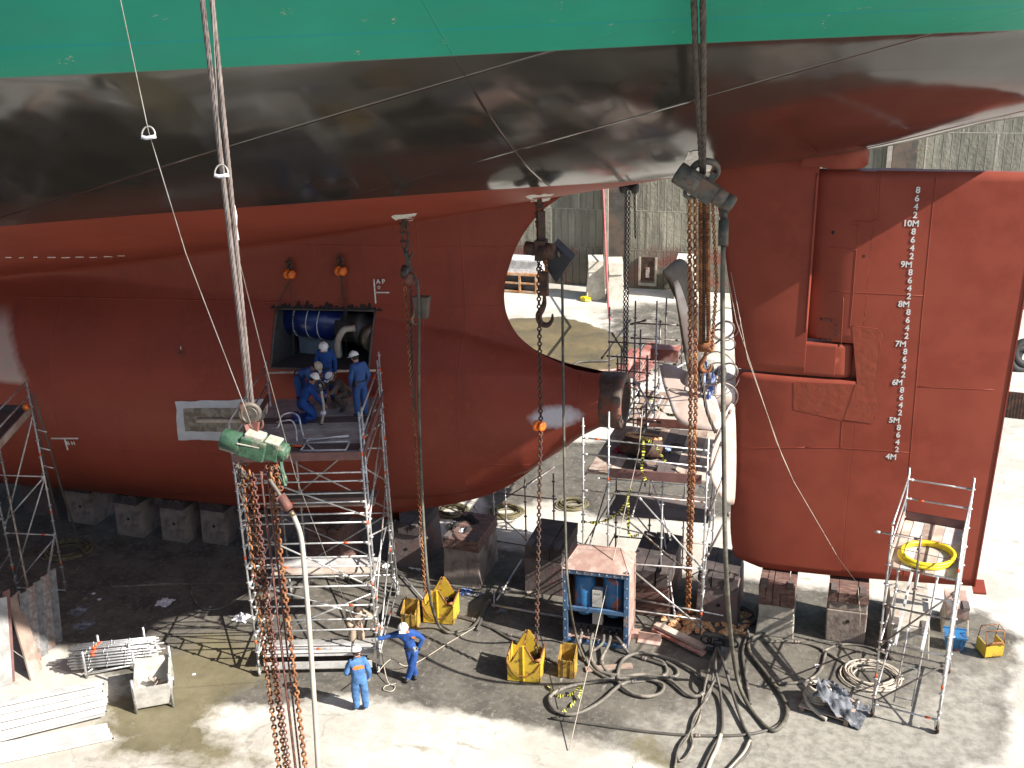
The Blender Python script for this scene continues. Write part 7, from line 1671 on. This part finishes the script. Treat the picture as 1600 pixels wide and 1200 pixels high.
# blue tub and far yellow basket
m = M(); p = G(1490, 1012); p.z = 0; m.hexa([p+V((-.2, -.16, 0)), p+V((.2, -.16, 0)), p+V((.2, .2, 0)), p+V((-.2, .2, 0))], [p+V((-.26, -.2, .42)), p+V((.26, -.2, .42)), p+V((.26, .24, .42)), p+V((-.26, .24, .42))]); m.beam(p+V((-.28, -.21, .42)), p+V((.28, -.21, .42)), .04, .05); m.beam(p+V((-.28, .25, .42)), p+V((.28, .25, .42)), .04, .05); m.beam(p+V((-.14, -.18, .1)), p+V((-.14, -.2, .4)), .03, .03); m.beam(p+V((.14, -.18, .1)), p+V((.14, -.2, .4)), .03, .03)
tag(m.build('tub', 'blue_tank'), 'blue tub standing behind the rear leg of the right tower', 'tub')
yb_ = G(1546, 1022); yb_.z = 0; t = thing('wire_basket', 'small yellow lifting basket with wire frame at the right edge of the dark floor', 'basket', yb_)
m = M(); e1 = V((.9, .4, 0)).normalized(); e2 = V((-.4, .9, 0)).normalized()
def Lb(x, y, z): return yb_+e1*x+e2*y+V((0, 0, z))
m.prism([Lb(-.25, -.2, .05), Lb(.25, -.2, .05), Lb(.25, -.2, .42), Lb(-.25, -.2, .42)], e2*.02); m.prism([Lb(.25, -.2, .05), Lb(.25, .25, .05), Lb(.25, .25, .42), Lb(.25, -.2, .42)], e1*-.02); m.prism([Lb(-.25, -.2, .05), Lb(-.25, .25, .05), Lb(-.25, .25, .42), Lb(-.25, -.2, .42)], e1*.02); m.prism([Lb(-.25, -.2, .05), Lb(.25, -.2, .05), Lb(.25, .25, .05), Lb(-.25, .25, .05)], (0, 0, .02)); m.build('basket_body', 'yellow_steel', t)
m = M()
for x in (-.24, .24): m.tube([Lb(x, -.18, .42), Lb(x, -.1, .75), Lb(x, .15, .78), Lb(x, .22, .42)], .012, 6)
m.rod(Lb(-.24, -.1, .75), Lb(.24, -.1, .75), .012, 6); m.rod(Lb(-.24, .15, .78), Lb(.24, .15, .78), .012, 6); m.tube(curve([Lb(-.2, -.2, .4), Lb(-.1, -.26, .5), Lb(.1, -.24, .48), Lb(.2, -.22, .4)], 4), .03, 6); m.build('wire_frame', 'rust_chain', t)
# ================================================================== far side of the dock
m = M(); fpz = P(815, 455, 30.5)
t = thing('flat_trolley', 'rusty steel frame loaded with white sheet, far behind the skeg', 'trolley', G(815, 458))
c = G(815, 458); 
def F_(x, y, z): return V((c.x+x, c.y+y, z))
m = M()
for x in (-1.2, -.1, .9): m.box(F_(x-.06, -.06, 0), F_(x+.06, .06, 1.1)); m.box(F_(x-.06, 1.0, 0), F_(x+.06, 1.12, 1.1))
for z in (.05, .55, 1.05): m.box(F_(-1.3, -.05, z), F_(1.2, .02, z+.1)); 
m.box(F_(-1.3, .0, 1.1), F_(1.2, 1.1, 1.2)); m.build('frame', 'rust_orange', t)
m = M(); m.box(F_(-.9, .1, 1.2), F_(1.1, 1.1, 1.9)); m.box(F_(-1.0, .0, 1.9), F_(1.2, 1.2, 2.0)); m.build('load', 'rag_white', t)
m = M(); m.box(F_(-1.25, .2, .1), F_(1.1, .9, 1.0)); m.box(F_(-1.5, -.1, 1.0), F_(-1.32, .1, 2.2)); m.build('toolbox', 'tarp_dark', t)
m = M(); g = G(915, 470); m.blob(g+V((0, 0, .12)), .35, .3, .16, 0, 9, 6, .3); tag(m.build('rag', 'yellow_clean'), 'yellow cloth at the foot of the far left concrete block', 'rag')
m = M(); g = G(1594, 578); 
for k in range(3): m.torus(g+V((.15*k, .1*k, .5+.25*(k % 2))), (.3, -1, .3), .5, .2, 22, 9)
tag(m.build('tyre_fender', 'rubber'), 'black rubber tyres by the far wall at the right picture edge', 'tyre')
m = M(); a_, b_ = G(1570, 652), G(1606, 656)
for k in range(8): p = lerp(a_, b_, k/7); m.box(p+V((-.06, -.03, 0)), p+V((.06, .03, 1.1)))
for z in (.2, .55, .9): m.beam(a_+V((0, 0, z)), b_+V((0, 0, z)), .03, .06)
tag(m.build('slatted_barrier', 'rust_dark'), 'low brown slatted barrier beyond the rudder at the right edge', 'barrier')
for px, py, rr, lab in ((935, 575, 1.1, 'upper black hose loop on the far floor beside the boss'), (948, 590, .8, 'pale hose loop on the far floor beside the boss')):
    m = M(); g = G(px, py, .06); m.tube(curve([g+V((.6, 2.5, 0)), g+V((.2, 1.2, 0)), g+V((-rr, .6, 0)), g+V((-rr*.9, -.7, 0)), g+V((.3, -.9, 0)), g+V((rr, 0, 0))], 8), .06, 7); tag(m.build('hose', 'hose_red' if False else ('hose_dark' if 'black' in lab else 'pink_panel')), lab, 'hose', 'hoses on the far floor')
